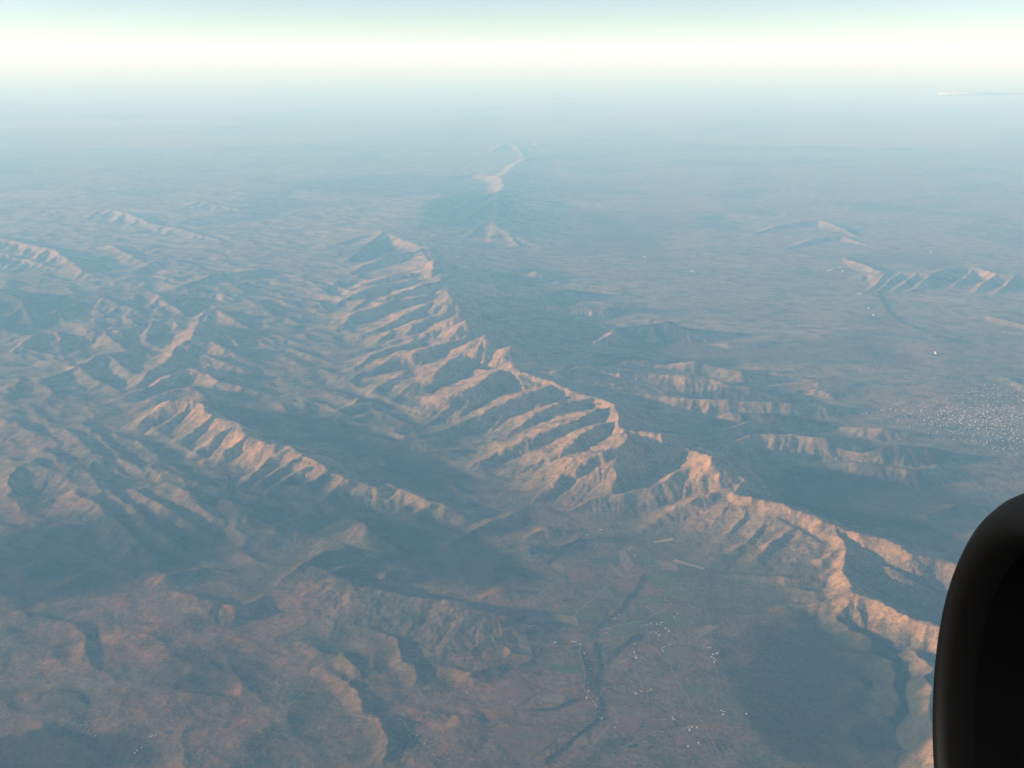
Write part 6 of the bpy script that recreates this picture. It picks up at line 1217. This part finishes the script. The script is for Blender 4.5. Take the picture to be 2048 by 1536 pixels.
def half(a): return a[::2, ::2]
def up2(c, shape):
    nr, nt = shape
    o = np.empty(shape)
    ii = np.minimum(np.arange(nr)/2.0, c.shape[0]-1.0); jj = np.minimum(np.arange(nt)/2.0, c.shape[1]-1.0)
    i0 = np.minimum(ii.astype(int), c.shape[0]-2); j0 = np.minimum(jj.astype(int), c.shape[1]-2)
    fi = (ii-i0)[:, None]; fj = (jj-j0)[None, :]
    return (c[i0][:, j0]*(1-fi)*(1-fj)+c[i0+1][:, j0]*fi*(1-fj)+c[i0][:, j0+1]*(1-fi)*fj+c[i0+1][:, j0+1]*fi*fj)
SOFT = np.ones((NR, NT)); SOFT[OWN == MASSIFS.index('hog')] = 0.15; SOFT[OWN == MASSIFS.index('main')] = 0.6
SOFT *= 1-0.5*low
SOFT = lap_smooth(lap_smooth(SOFT, 0.2), 0.2)
# coarse pass cuts the main gullies, fine pass the small ones
Zc0 = half(Z); Zc, _ = erode(Zc0, half(FLOOR), rr[::2], DTH*2, DLR*2, 9, 0.026, 0.004, half(SOFT))
Z = Z + up2(Zc-Zc0, Z.shape)
Z += 9*fbm(X, Y, 150, 3, 61, 0.6)*np.minimum(1, H/120+0.15)
Z += 34*(0.5-np.abs(fbm(X, Y, 420, 4, 66, 0.6)))*sstep(180, 420, H)                      # crags along the high crests
Z, ACC = erode(Z, FLOOR, rr, DTH, DLR, 7, 0.030, 0.004, SOFT)

# ------------------------------------------------------------------ land cover (ground colours, linear, with some shade and haze painted in)
def lerp(c, col, m): return c*(1-m[..., None]) + np.array(col, np.float32)*m[..., None]
gr, gt = np.gradient(Z); slope = np.hypot(gr/(RR*DLR), gt/(RR*DTH))
n1 = fbm(X, Y, 2600, 4, 71); n2 = fbm(X, Y, 700, 3, 81); n3 = fbm(X, Y, 6500, 3, 91)
C = np.empty((NR, NT, 3), np.float32); C[:] = (0.150, 0.110, 0.070)                     # dry grassland
C = lerp(C, (0.190, 0.098, 0.064), 0.8*sstep(0.0, 0.55, n1+0.25*n2))                    # bare reddish soil
C = lerp(C, (0.085, 0.082, 0.050), 0.75*sstep(0.05, 0.5, n2*0.7-n1*0.5))                # bush
rock = sstep(0.28, 0.55, slope + 0.10*n2)
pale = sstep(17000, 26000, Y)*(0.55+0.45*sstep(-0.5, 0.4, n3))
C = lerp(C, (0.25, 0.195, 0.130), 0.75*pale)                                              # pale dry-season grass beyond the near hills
C = lerp(C, (0.34, 0.235, 0.155), 0.7*sstep(32000, 60000, Y)*(0.6+0.4*sstep(-0.4, 0.4, n1)))       # far ground coloured paler and redder to stand in for pale haze
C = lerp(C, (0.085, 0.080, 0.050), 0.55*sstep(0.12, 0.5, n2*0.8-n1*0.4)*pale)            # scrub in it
C = lerp(C, (0.30, 0.190, 0.132), 0.8*sstep(1500, 5000, X)*sstep(23000, 28000, Y)*sstep(-0.3, 0.4, n1+0.5*n3))   # red earth of the eastern plain
C = lerp(C, (0.235, 0.128, 0.086), 0.45*low*sstep(4000, 0, X)*sstep(-0.5, 0.3, n1))       # reddish near slopes
mnt = ((OWN == MASSIFS.index('main')) | (OWN == MASSIFS.index('hog')))*sstep(60, 200, H)
C = lerp(C, (0.33, 0.215, 0.125), 0.55*lap_smooth(mnt.astype(np.float32), 0.2))           # stony dry-grass flanks
chan = np.log(np.maximum(ACC, 1))
C = lerp(C, (0.050, 0.055, 0.034), 0.55*sstep(13.2, 15.0, chan)*sstep(60000, 30000, Y))  # bush along the stream beds
C = lerp(C, (0.30, 0.235, 0.165), 0.55*sstep(16.2, 17.2, chan))                          # sandy washes
C = lerp(C, (0.33, 0.205, 0.110), 0.75*rock*sstep(120, 420, H+60*n1))                   # bare rock on the high flanks
C = lerp(C, (0.070, 0.072, 0.042), 0.6*sstep(0.15, 0.6, n3)*(1-rock)*(H < 250))          # woodland in the lowlands
C *= (1+0.16*fbm(X, Y, 420, 3, 95))[..., None]

def sample(x, y, A=None):
    A = Z if A is None else A
    i = (math.log(math.hypot(x, y))-lr[0])/DLR; j = (math.atan2(x, y)-TH0)/DTH
    i = min(max(i, 0), NR-1.001); j = min(max(j, 0), NT-1.001)
    a, b = int(i), int(j); u, v = i-a, j-b
    return float(A[a, b]*(1-u)*(1-v)+A[a+1, b]*u*(1-v)+A[a, b+1]*(1-u)*v+A[a+1, b+1]*u*v)

# bare pale reddish ground
for wx0, wy0, ra, rb, ang, amt in BARE:
    ca, sa = math.cos(ang), math.sin(ang)
    u = ((X-wx0)*ca+(Y-wy0)*sa)/ra; v = (-(X-wx0)*sa+(Y-wy0)*ca)/rb
    q = np.sqrt(u*u+v*v) + 0.3*n2 + 0.3*n1
    C[:] = lerp(C, (0.46, 0.32, 0.22), amt*sstep(1.2, 0.5, q))
# shadow areas painted dark into the ground colour, some of them woodland
for wx0, wy0, ra, rb, ang, amt in SHADE_AND_WOODS:
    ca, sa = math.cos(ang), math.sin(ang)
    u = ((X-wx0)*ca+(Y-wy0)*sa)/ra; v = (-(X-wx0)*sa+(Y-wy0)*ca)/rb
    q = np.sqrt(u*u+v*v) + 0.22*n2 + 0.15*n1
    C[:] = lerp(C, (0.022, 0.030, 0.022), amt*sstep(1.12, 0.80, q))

# ------------------------------------------------------------------ materials
def mat(name, rgb=(0.5, 0.5, 0.5), rough=0.9, metal=0.0, spec=0.2, vary=0.0, scale=0.05):
    m = bpy.data.materials.new(name); m.use_nodes = True
    b = m.node_tree.nodes['Principled BSDF']
    b.inputs['Base Color'].default_value = (*rgb, 1); b.inputs['Roughness'].default_value = rough
    b.inputs['Metallic'].default_value = metal; b.inputs['Specular IOR Level'].default_value = spec
    if vary:
        nt = m.node_tree; tc = nt.nodes.new('ShaderNodeTexCoord'); nz = nt.nodes.new('ShaderNodeTexNoise')
        nz.inputs['Scale'].default_value = scale; nz.inputs['Detail'].default_value = 4
        rp = nt.nodes.new('ShaderNodeValToRGB')
        rp.color_ramp.elements[0].position = 0.3; rp.color_ramp.elements[1].position = 0.7
        rp.color_ramp.elements[0].color = (*[c*(1-vary) for c in rgb], 1); rp.color_ramp.elements[1].color = (*[c*(1+vary) for c in rgb], 1)
        nt.links.new(tc.outputs['Object'], nz.inputs['Vector']); nt.links.new(nz.outputs['Fac'], rp.inputs[0])
        nt.links.new(rp.outputs[0], b.inputs['Base Color'])
    return m
def land_material():
    m = bpy.data.materials.new('dry_hill_land'); m.use_nodes = True; nt = m.node_tree
    b = nt.nodes['Principled BSDF']; b.inputs['Roughness'].default_value = 1.0; b.inputs['Specular IOR Level'].default_value = 0.0
    at = nt.nodes.new('ShaderNodeAttribute'); at.attribute_name = 'Col'
    tc = nt.nodes.new('ShaderNodeTexCoord')
    nz = nt.nodes.new('ShaderNodeTexNoise'); nz.inputs['Scale'].default_value = 0.012; nz.inputs['Detail'].default_value = 6; nz.inputs['Roughness'].default_value = 0.65
    rp = nt.nodes.new('ShaderNodeMapRange'); rp.inputs[1].default_value = 0.3; rp.inputs[2].default_value = 0.7; rp.inputs[3].default_value = 0.6; rp.inputs[4].default_value = 1.4
    mx = nt.nodes.new('ShaderNodeMix'); mx.data_type = 'RGBA'; mx.blend_type = 'MULTIPLY'; mx.inputs[0].default_value = 1.0
    bp = nt.nodes.new('ShaderNodeBump'); bp.inputs['Strength'].default_value = 0.6; bp.inputs['Distance'].default_value = 26.0
    nt.links.new(tc.outputs['Object'], nz.inputs['Vector']); nt.links.new(nz.outputs['Fac'], rp.inputs[0])
    nt.links.new(at.outputs['Color'], mx.inputs[6]); nt.links.new(rp.outputs[0], mx.inputs[7])
    # scrub: dark specks of bush, thicker in places
    sp = nt.nodes.new('ShaderNodeTexNoise'); sp.inputs['Scale'].default_value = 0.028; sp.inputs['Detail'].default_value = 3; sp.inputs['Roughness'].default_value = 0.7
    pt = nt.nodes.new('ShaderNodeTexNoise'); pt.inputs['Scale'].default_value = 0.0022; pt.inputs['Detail'].default_value = 4
    ad = nt.nodes.new('ShaderNodeMath'); ad.operation = 'ADD'
    mr = nt.nodes.new('ShaderNodeMapRange'); mr.inputs[1].default_value = 1.02; mr.inputs[2].default_value = 1.16; mr.inputs[3].default_value = 0.0; mr.inputs[4].default_value = 0.8
    m2 = nt.nodes.new('ShaderNodeMix'); m2.data_type = 'RGBA'; m2.inputs[7].default_value = (0.045, 0.050, 0.030, 1)
    for q in (sp, pt): nt.links.new(tc.outputs['Object'], q.inputs['Vector'])
    nt.links.new(sp.outputs['Fac'], ad.inputs[0]); nt.links.new(pt.outputs['Fac'], ad.inputs[1]); nt.links.new(ad.outputs[0], mr.inputs[0])
    nt.links.new(mr.outputs[0], m2.inputs[0]); nt.links.new(mx.outputs[2], m2.inputs[6])
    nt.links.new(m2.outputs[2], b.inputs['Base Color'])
    nt.links.new(nz.outputs['Fac'], bp.inputs['Height']); nt.links.new(bp.outputs[0], b.inputs['Normal'])
    return m
LAND = land_material()

# ------------------------------------------------------------------ the ground, split into its massifs along shared edges
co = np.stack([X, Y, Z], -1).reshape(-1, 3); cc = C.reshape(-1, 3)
qi = (np.arange(NR-1)[:, None]*NT + np.arange(NT-1)[None, :])
quads = np.stack([qi, qi+1, qi+NT+1, qi+NT], -1).reshape(-1, 4)
own = OWN[:-1, :-1].copy()
x_, y_ = X[:-1, :-1], Y[:-1, :-1]
reg = np.where(y_ > 45000, 10, np.where((x_ > 2000 + 0.10*(y_-20000)) & (y_ > 21000), 8, 9))
own = np.where(own < 0, reg, own).ravel()
names = ['mountain_range', 'foothills', 'escarpment', 'hogback_ridge', 'hills', 'distant_mountains', 'rolling_hills', 'mountain_block', 'plain', 'valley_floor', 'far_plain']
for k, nm in enumerate(names):
    q = quads[own == k]
    if not len(q): continue
    used, inv = np.unique(q, return_inverse=True)
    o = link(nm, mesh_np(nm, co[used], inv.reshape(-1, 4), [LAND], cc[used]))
    tag(o, kind='structure')
# the rest of the world's ground, out to the horizon
def ring(name, r_in, r_out, z, n=720, m=190):
    rs = np.exp(np.linspace(math.log(r_in), math.log(r_out), m)); an = np.linspace(-math.pi, math.pi, n)
    A, B = np.meshgrid(rs, an, indexing='ij')
    v = np.stack([A*np.sin(B), A*np.cos(B), np.full_like(A, z)], -1).reshape(-1, 3)
    q0 = (np.arange(m-1)[:, None]*n+np.arange(n-1)[None, :]); q = np.stack([q0, q0+1, q0+n+1, q0+n], -1).reshape(-1, 4)
    c = np.empty((len(v), 3), np.float32); c[:] = (0.29, 0.21, 0.14)
    vx, vy = v[:, 0], v[:, 1]
    k = sstep(-0.1, 0.5, fbm(vx, vy, 14000, 3, 91)); c = c*(1-0.55*k[:, None]) + np.array((0.085, 0.080, 0.050), np.float32)*0.55*k[:, None]
    k = sstep(0.0, 0.5, fbm(vx, vy, 30000, 3, 97)); c = c*(1-0.6*k[:, None]) + np.array((0.42, 0.30, 0.21), np.float32)*0.6*k[:, None]
    return tag(link(name, mesh_np(name, v, q, [LAND], c)), kind='structure')
ring('ground', 200.0, 1.6e6, -25.0)

# ------------------------------------------------------------------ air
me = bpy.data.meshes.new('haze'); bm = bmesh.new(); bmesh.ops.create_cube(bm, size=1.0)
bm.to_mesh(me); bm.free()
hz = link('haze', me); zt, zb = CAM_Z+400.0, -30.0
hz.scale = (3.4e6, 3.4e6, zt-zb); hz.location = (0, 0, (zt+zb)/2); tag(hz, kind='stuff')
hm = bpy.data.materials.new('haze_air'); hm.use_nodes = True; nt = hm.node_tree; nt.nodes.clear()
ho = nt.nodes.new('ShaderNodeOutputMaterial'); pv = nt.nodes.new('ShaderNodeVolumePrincipled')
pv.inputs['Color'].default_value = (*HAZE_COLOR, 1); pv.inputs['Absorption Color'].default_value = (1, 1, 1, 1)
pv.inputs['Density'].default_value = HAZE_DENSITY; pv.inputs['Anisotropy'].default_value = 0.0
nt.links.new(pv.outputs[0], ho.inputs['Volume']); me.materials.append(hm)

# ------------------------------------------------------------------ fields, tracks, ponds on the valley floor
def inside(poly, x, y):
    c = False; n = len(poly); j = n-1
    for i in range(n):
        xi, yi = poly[i]; xj, yj = poly[j]
        if (yi > y) != (yj > y) and x < (xj-xi)*(y-yi)/(yj-yi)+xi: c = not c
        j = i
    return c
FIELD_MATS = {'red': mat('ploughed_red_soil', (0.19, 0.10, 0.067), 1, 0, 0, 0.15, 0.02), 'tan': mat('stubble', (0.22, 0.16, 0.10), 1, 0, 0, 0.15, 0.02),
              'pale': mat('pale_fallow', (0.29, 0.23, 0.16), 1, 0, 0, 0.15, 0.02), 'brown': mat('brown_fallow', (0.15, 0.105, 0.07), 1, 0, 0, 0.2, 0.02), 'green': mat('green_crop', (0.10, 0.115, 0.055), 1, 0, 0, 0.2, 0.02)}
def drape(name, poly, m, step, lift):
    xs = [p[0] for p in poly]; ys = [p[1] for p in poly]
    nx = max(2, int((max(xs)-min(xs))/step)+1); ny = max(2, int((max(ys)-min(ys))/step)+1)
    # walk the polygon between two opposite sides so that its edges stay straight
    c = (sum(xs)/len(xs), sum(ys)/len(ys)); v = []; f = []
    rim = []
    for (x0, y0), (x1, y1) in zip(poly, poly[1:]+poly[:1]):
        k = max(1, int(math.hypot(x1-x0, y1-y0)/step))
        for q in range(k): rim.append((x0+(x1-x0)*q/k, y0+(y1-y0)*q/k))
    n = len(rim); rings = max(2, int(max(math.hypot(x-c[0], y-c[1]) for x, y in rim)/step))
    for a in range(1, rings+1):
        for x, y in rim:
            px_, py_ = c[0]+(x-c[0])*a/rings, c[1]+(y-c[1])*a/rings
            v.append((px_, py_, sample(px_, py_)+lift))
    v.append((c[0], c[1], sample(*c)+lift)); ci = len(v)-1
    for k in range(n): f.append((ci, k, (k+1) % n))
    for a in range(rings-1):
        for k in range(n):
            k2 = (k+1) % n; f.append((a*n+k, (a+1)*n+k, (a+1)*n+k2, a*n+k2))
    me = bpy.data.meshes.new(name); me.from_pydata(v, [], f); me.materials.append(m)
    bm = bmesh.new(); bm.from_mesh(me); bmesh.ops.recalc_face_normals(bm, faces=bm.faces)
    if sum(q.normal.z for q in bm.faces) < 0: bmesh.ops.reverse_faces(bm, faces=bm.faces)
    bm.to_mesh(me); bm.free()
    return tag(link(name, me), kind='structure')
for key, poly in FIELDS: drape('field', [tuple(p) for p in poly], FIELD_MATS[key], 45.0, 5.0)
WATER = mat('pond_water', (0.02, 0.03, 0.03), 0.12, 0, 0.5)
for poly in PONDS: drape('pond', [tuple(p) for p in poly], WATER, 40.0, 7.0)
DIRT = mat('track_dirt', (0.30, 0.24, 0.175), 1, 0, 0, 0.15, 0.05)
def chain(pts, step):
    o = []
    for (x0, y0), (x1, y1) in zip(pts[:-1], pts[1:]):
        k = max(1, int(math.hypot(x1-x0, y1-y0)/step))
        for q in range(k): o.append((x0+(x1-x0)*q/k, y0+(y1-y0)*q/k))
    o.append(pts[-1]); return o
for w, pts in ROADS:
    c = chain([tuple(p) for p in pts], 40.0); v = []; f = []
    for i, (x, y) in enumerate(c):
        a, b = c[max(0, i-1)], c[min(len(c)-1, i+1)]
        tx, ty = b[0]-a[0], b[1]-a[1]; l = math.hypot(tx, ty)+1e-6; nx, ny = -ty/l*w/2, tx/l*w/2
        jx, jy = 12*math.sin(i*0.7), 12*math.cos(i*0.43)
        for s_ in (-1, 1): v.append((x+jx+nx*s_, y+jy+ny*s_, sample(x+jx+nx*s_, y+jy+ny*s_)+8.0))
        if i: f.append((2*i-2, 2*i-1, 2*i+1, 2*i))
    me = bpy.data.meshes.new('track'); me.from_pydata(v, [], f); me.materials.append(DIRT)
    tag(link('track', me), kind='structure')

# ------------------------------------------------------------------ trees lining the dry streams (a band of crowns nobody could count)
LEAF = mat('dark_riverside_leaves', (0.030, 0.038, 0.022), 1, 0, 0, 0.3, 0.03)
octa = [(1, 0, 0), (0, 1, 0), (-1, 0, 0), (0, -1, 0), (0, 0, 1), (0, 0, -0.3)]
oct_f = [(0, 1, 4), (1, 2, 4), (2, 3, 4), (3, 0, 4), (1, 0, 5), (2, 1, 5), (3, 2, 5), (0, 3, 5)]
for w, pts in TREE_LINES:
    v = []; f = []
    for x, y in chain([tuple(p) for p in pts], 11.0 if w < 80 else 30.0):
        for _ in range(3):
            px_, py_ = x+random.gauss(0, w*0.45)+18*math.sin(y/140), y+random.gauss(0, w*0.45)
            s_ = random.uniform(6, 12)*(1 if w < 80 else 2.2); z = sample(px_, py_); n = len(v); a = random.random()*3
            for q in octa: v.append((px_+s_*(q[0]*math.cos(a)-q[1]*math.sin(a)), py_+s_*(q[0]*math.sin(a)+q[1]*math.cos(a)), z+2+s_*(0.5+q[2])))
            f += [tuple(n+i for i in t) for t in oct_f]
    me = bpy.data.meshes.new('riverside_trees'); me.from_pydata(v, [], f); me.materials.append(LEAF)
    tag(link('riverside_trees', me), kind='stuff')

# ------------------------------------------------------------------ houses
WALL = mat('limewashed_wall', (0.62, 0.58, 0.53), 0.9, 0, 0.1, 0.08, 0.3)
ROOFS = [mat('white_sheet_roof', (0.62, 0.62, 0.60), 0.5, 0, 0.3, 0.08, 0.3), mat('pale_tin_roof', (0.45, 0.43, 0.41), 0.45, 0, 0.3, 0.1, 0.3), mat('clay_roof', (0.42, 0.24, 0.16), 0.9, 0, 0.1, 0.15, 0.3)]
def house_mesh(roof, l=1.0, w=0.55, h=0.32, r=0.20, wing=False):
    v = []; f = []; mi = []
    def block(cx, cy, l, w, rot):
        n = len(v); e = 0.03
        def P(x, y, z): return (cx+(x if not rot else y), cy+(y if not rot else x), z)
        for z in (-0.12, h):
            for x, y in ((-l/2, -w/2), (l/2, -w/2), (l/2, w/2), (-l/2, w/2)): v.append(P(x, y, z))
        v.append(P(-l/2, 0, h+r)); v.append(P(l/2, 0, h+r))
        f.extend([(n, n+1, n+5, n+4), (n+2, n+3, n+7, n+6), (n+1, n+2, n+6, n+9, n+5), (n+3, n, n+4, n+8, n+7)]); mi.extend([0]*4)
        m = len(v)
        for x in (-l/2-e, l/2+e):
            v.extend([P(x, -w/2-e, h-0.02), P(x, 0, h+r+0.012), P(x, w/2+e, h-0.02)])
        f.extend([(m, m+3, m+4, m+1), (m+1, m+4, m+5, m+2)]); mi.extend([1, 1])
    block(0, 0, l, w, False)
    if wing: block(l*0.22, -w*0.75, w*1.1, w*0.8, True)
    me = bpy.data.meshes.new('house'); me.from_pydata(v, [], f); me.materials.append(WALL); me.materials.append(roof)
    me.polygons.foreach_set('material_index', mi); me.update(); return me
HM = [house_mesh(ROOFS[0]), house_mesh(ROOFS[1], wing=True), house_mesh(ROOFS[0], 1.0, 0.4, 0.3, 0.14), house_mesh(ROOFS[2]), house_mesh(ROOFS[0], wing=True)]
TXT = {
 'villageA': ('small pale house beside the tree-lined stream down the valley floor', 'small pale houses along the valley stream'),
 'villageB': ('white building in the bright cluster in the middle of the farmed valley floor', 'white buildings clustered in mid valley'),
 'villageC': ('white building in the cluster at the edge of the dark painted shade right of the farmed valley', 'white buildings by the edge of the dark painted shade'),
 'villageD': ('small white house scattered in the upper farmland below the pale strip fields', 'white houses scattered below the strip fields'),
 'villageE': ('small white house scattered in the lower right farmland near the straight track', 'white houses near the straight track'),
 'villageF': ('pale house on the track at the foot of the reddish slopes, bottom centre', 'pale houses along the bottom centre track'),
 'farm': ('lone pale farmhouse on the bare reddish slopes near the bottom edge', 'lone farmhouses on the reddish near slopes'),
 'farmB': ('small pale farmhouse in the low hills between the hogback and the main range', 'pale farmhouses in the low hills'),
 'plain': ('large white building alone out on the reddish plain beyond the main range', 'large white buildings out on the plain'),
 'town': ('pale building in the dense town on the plain at the right edge', 'buildings of the town on the plain')}
UNITS = 'first second third fourth fifth sixth seventh eighth ninth tenth eleventh twelfth thirteenth fourteenth fifteenth sixteenth seventeenth eighteenth nineteenth twentieth'.split()
def ordinal(i): return UNITS[i] if i < 20 else 'twenty-'+UNITS[i-20]
def put_house(key, x, y, size, nth=None):
    o = bpy.data.objects.new('house', random.choice(HM)); COL.objects.link(o)
    o.location = (x, y, sample(x, y)+1.0); o.rotation_euler = (0, 0, random.choice((0.3, 1.87))+random.uniform(-0.25, 0.25)); o.scale = (size,)*3
    tag(o, TXT[key][0] if nth is None else ordinal(nth)+' from the left of the '+TXT[key][1], 'house', TXT[key][1])
count = 0
for key, pts in HOUSES.items():
    for nth, (x, y) in enumerate(sorted((tuple(p) for p in pts), key=lambda p: p[0]/p[1])):
        d = math.hypot(x, y)
        put_house(key, x, y, (random.uniform(14, 23) if d < 30000 else random.uniform(45, 70)), nth); count += 1
tp = [tuple(p) for p in TOWN]; bx = [p[0] for p in tp]; by = [p[1] for p in tp]
spots = []
while len(spots) < 1500:
    x, y = random.uniform(min(bx), max(bx)), random.uniform(min(by), max(by))
    den = 0.25+0.75*math.exp(-((x-11900)/1500)**2-((y-25700)/1300)**2)
    if inside(tp, x, y) and random.random() < den: spots.append((x, y, random.uniform(8, 20)*random.choice((0.8, 1.0, 1.3))))
spots.sort(key=lambda q: -q[2]/math.hypot(q[0], q[1]))
for x, y, s_ in spots[:300-count]: put_house('town', x, y, s_)
bm = bmesh.new()
for x, y, s_ in spots[300-count:]:
    n0 = len(bm.verts); bm.from_mesh(random.choice(HM)); bm.verts.ensure_lookup_table()
    M = Matrix.Translation((x, y, sample(x, y)+1)) @ Matrix.Rotation(random.choice((0.3, 1.87)), 4, 'Z') @ Matrix.Scale(s_, 4)
    for q in bm.verts[n0:]: q.co = M @ q.co
me = bpy.data.meshes.new('town_houses'); bm.to_mesh(me); bm.free()
for m in (WALL, ROOFS[0]): me.materials.append(m)
tag(link('town_houses', me), kind='stuff')

# garden and street trees of the town
v = []; f = []
while len(v) < 6*1300:
    x, y = random.uniform(min(bx), max(bx)), random.uniform(min(by), max(by))
    if not inside(tp, x, y): continue
    s_ = random.uniform(7, 16); z = sample(x, y); n = len(v)
    for q in octa: v.append((x+s_*q[0], y+s_*q[1], z+2+s_*0.8*(0.5+q[2])))
    f += [tuple(n+i for i in t) for t in oct_f]
me = bpy.data.meshes.new('town_trees'); me.from_pydata(v, [], f); me.materials.append(LEAF)
tag(link('town_trees', me), kind='stuff')

# ------------------------------------------------------------------ cloud streak far off on the right
bm = bmesh.new(); bmesh.ops.create_icosphere(bm, subdivisions=5, radius=1.0)
for q in bm.verts:
    p = q.co; n_ = math.sin(p.x*5+1)*math.cos(p.y*4+p.x*3)*0.22
    q.co = Vector((p.x*4600*(1+0.06*n_), p.y*1100*(1+n_), p.z*(60+150*max(0.0, 0.35-p.x))*(1+0.8*n_)*(1.0 if p.z > 0 else 0.4)))
me = bpy.data.meshes.new('cloud'); bm.to_mesh(me); bm.free()
for p in me.polygons: p.use_smooth = True
me.materials.append(mat('cloud_white', (0.74, 0.74, 0.74), 1, 0, 0, 0.03, 0.001))
o = link('cloud', me); o.location = CLOUD
tag(o, 'thin bright white cloud streak far off above the plain at right', 'cloud')

# ------------------------------------------------------------------ the aeroplane's engine, just outside the window
BLACK = mat('black_engine_paint', (0.0026, 0.0026, 0.0028), 0.6, 0, 0.08, 0.1, 3.0)
LIPM = mat('dark_lip_metal', (0.0018, 0.0017, 0.0018), 0.6, 0.0, 0.06, 0.1, 3.0)
FANM = mat('fan_titanium', (0.05, 0.05, 0.055), 0.4, 0.8, 0.5, 0.1, 3.0)
def lathe(name, prof, m, parent, n=128):
    v = []; f = []
    for t, r_ in prof:
        for k in range(n):
            a = 2*math.pi*k/n; v.append((-t, r_*math.cos(a), r_*math.sin(a)))
    for i in range(len(prof)-1):
        for k in range(n): f.append((i*n+k, i*n+(k+1) % n, (i+1)*n+(k+1) % n, (i+1)*n+k))
    me = bpy.data.meshes.new(name); me.from_pydata(v, [], f); me.materials.append(m)
    bm = bmesh.new(); bm.from_mesh(me); bmesh.ops.recalc_face_normals(bm, faces=bm.faces); bm.to_mesh(me); bm.free()
    for p in me.polygons: p.use_smooth = True
    return link(name, me, parent)
R_ = ENG_R
eng = bpy.data.objects.new('engine_nacelle', None); COL.objects.link(eng)
tag(eng, 'black rounded jet engine nacelle of the aeroplane with a pale sheen on its top', 'engine')
lathe('cowl', [(0.16, 0.955*R_), (0.3, 0.975*R_), (0.55, 0.992*R_), (0.9, R_), (2.2, R_), (3.2, 0.96*R_), (4.0, 0.88*R_)], BLACK, eng)
lathe('intake_lip', [(0.158, 0.957*R_), (0.09, 0.935*R_), (0.04, 0.905*R_), (0.01, 0.87*R_), (0.0, 0.84*R_), (0.02, 0.81*R_), (0.07, 0.79*R_), (0.2, 0.775*R_)], LIPM, eng)
lathe('intake_duct', [(0.2, 0.773*R_), (0.6, 0.77*R_), (1.2, 0.785*R_)], BLACK, eng)
lathe('spinner', [(0.62, 0.001), (0.66, 0.07*R_), (0.8, 0.15*R_), (1.0, 0.22*R_), (1.15, 0.25*R_)], FANM, eng, 48)
bv = []
for i in range(9):
    q = i/8; r_ = (0.22+0.55*q)*R_; tw = 0.5+0.6*q; hw = (0.10+0.05*q)*R_
    for s_ in (-1, 1): bv.append((-1.08+s_*hw*0.5*math.cos(tw), s_*hw*math.sin(tw), r_))
bf = [(2*i, 2*i+1, 2*i+3, 2*i+2) for i in range(8)]
bme = bpy.data.meshes.new('fan_blade'); bme.from_pydata(bv, [], bf); bme.materials.append(FANM)
for k in range(20):
    b = link('fan_blade', bme, eng); b.rotation_euler = (2*math.pi*k/20, 0, 0)
lathe('nozzle', [(3.9, 0.80*R_), (4.4, 0.70*R_), (4.9, 0.62*R_)], FANM, eng)
eng.matrix_world = Matrix.Translation(ENG_POS) @ Matrix.Rotation(ENG_YAW, 4, 'Z') @ Matrix.Rotation(ENG_PITCH, 4, 'Y')
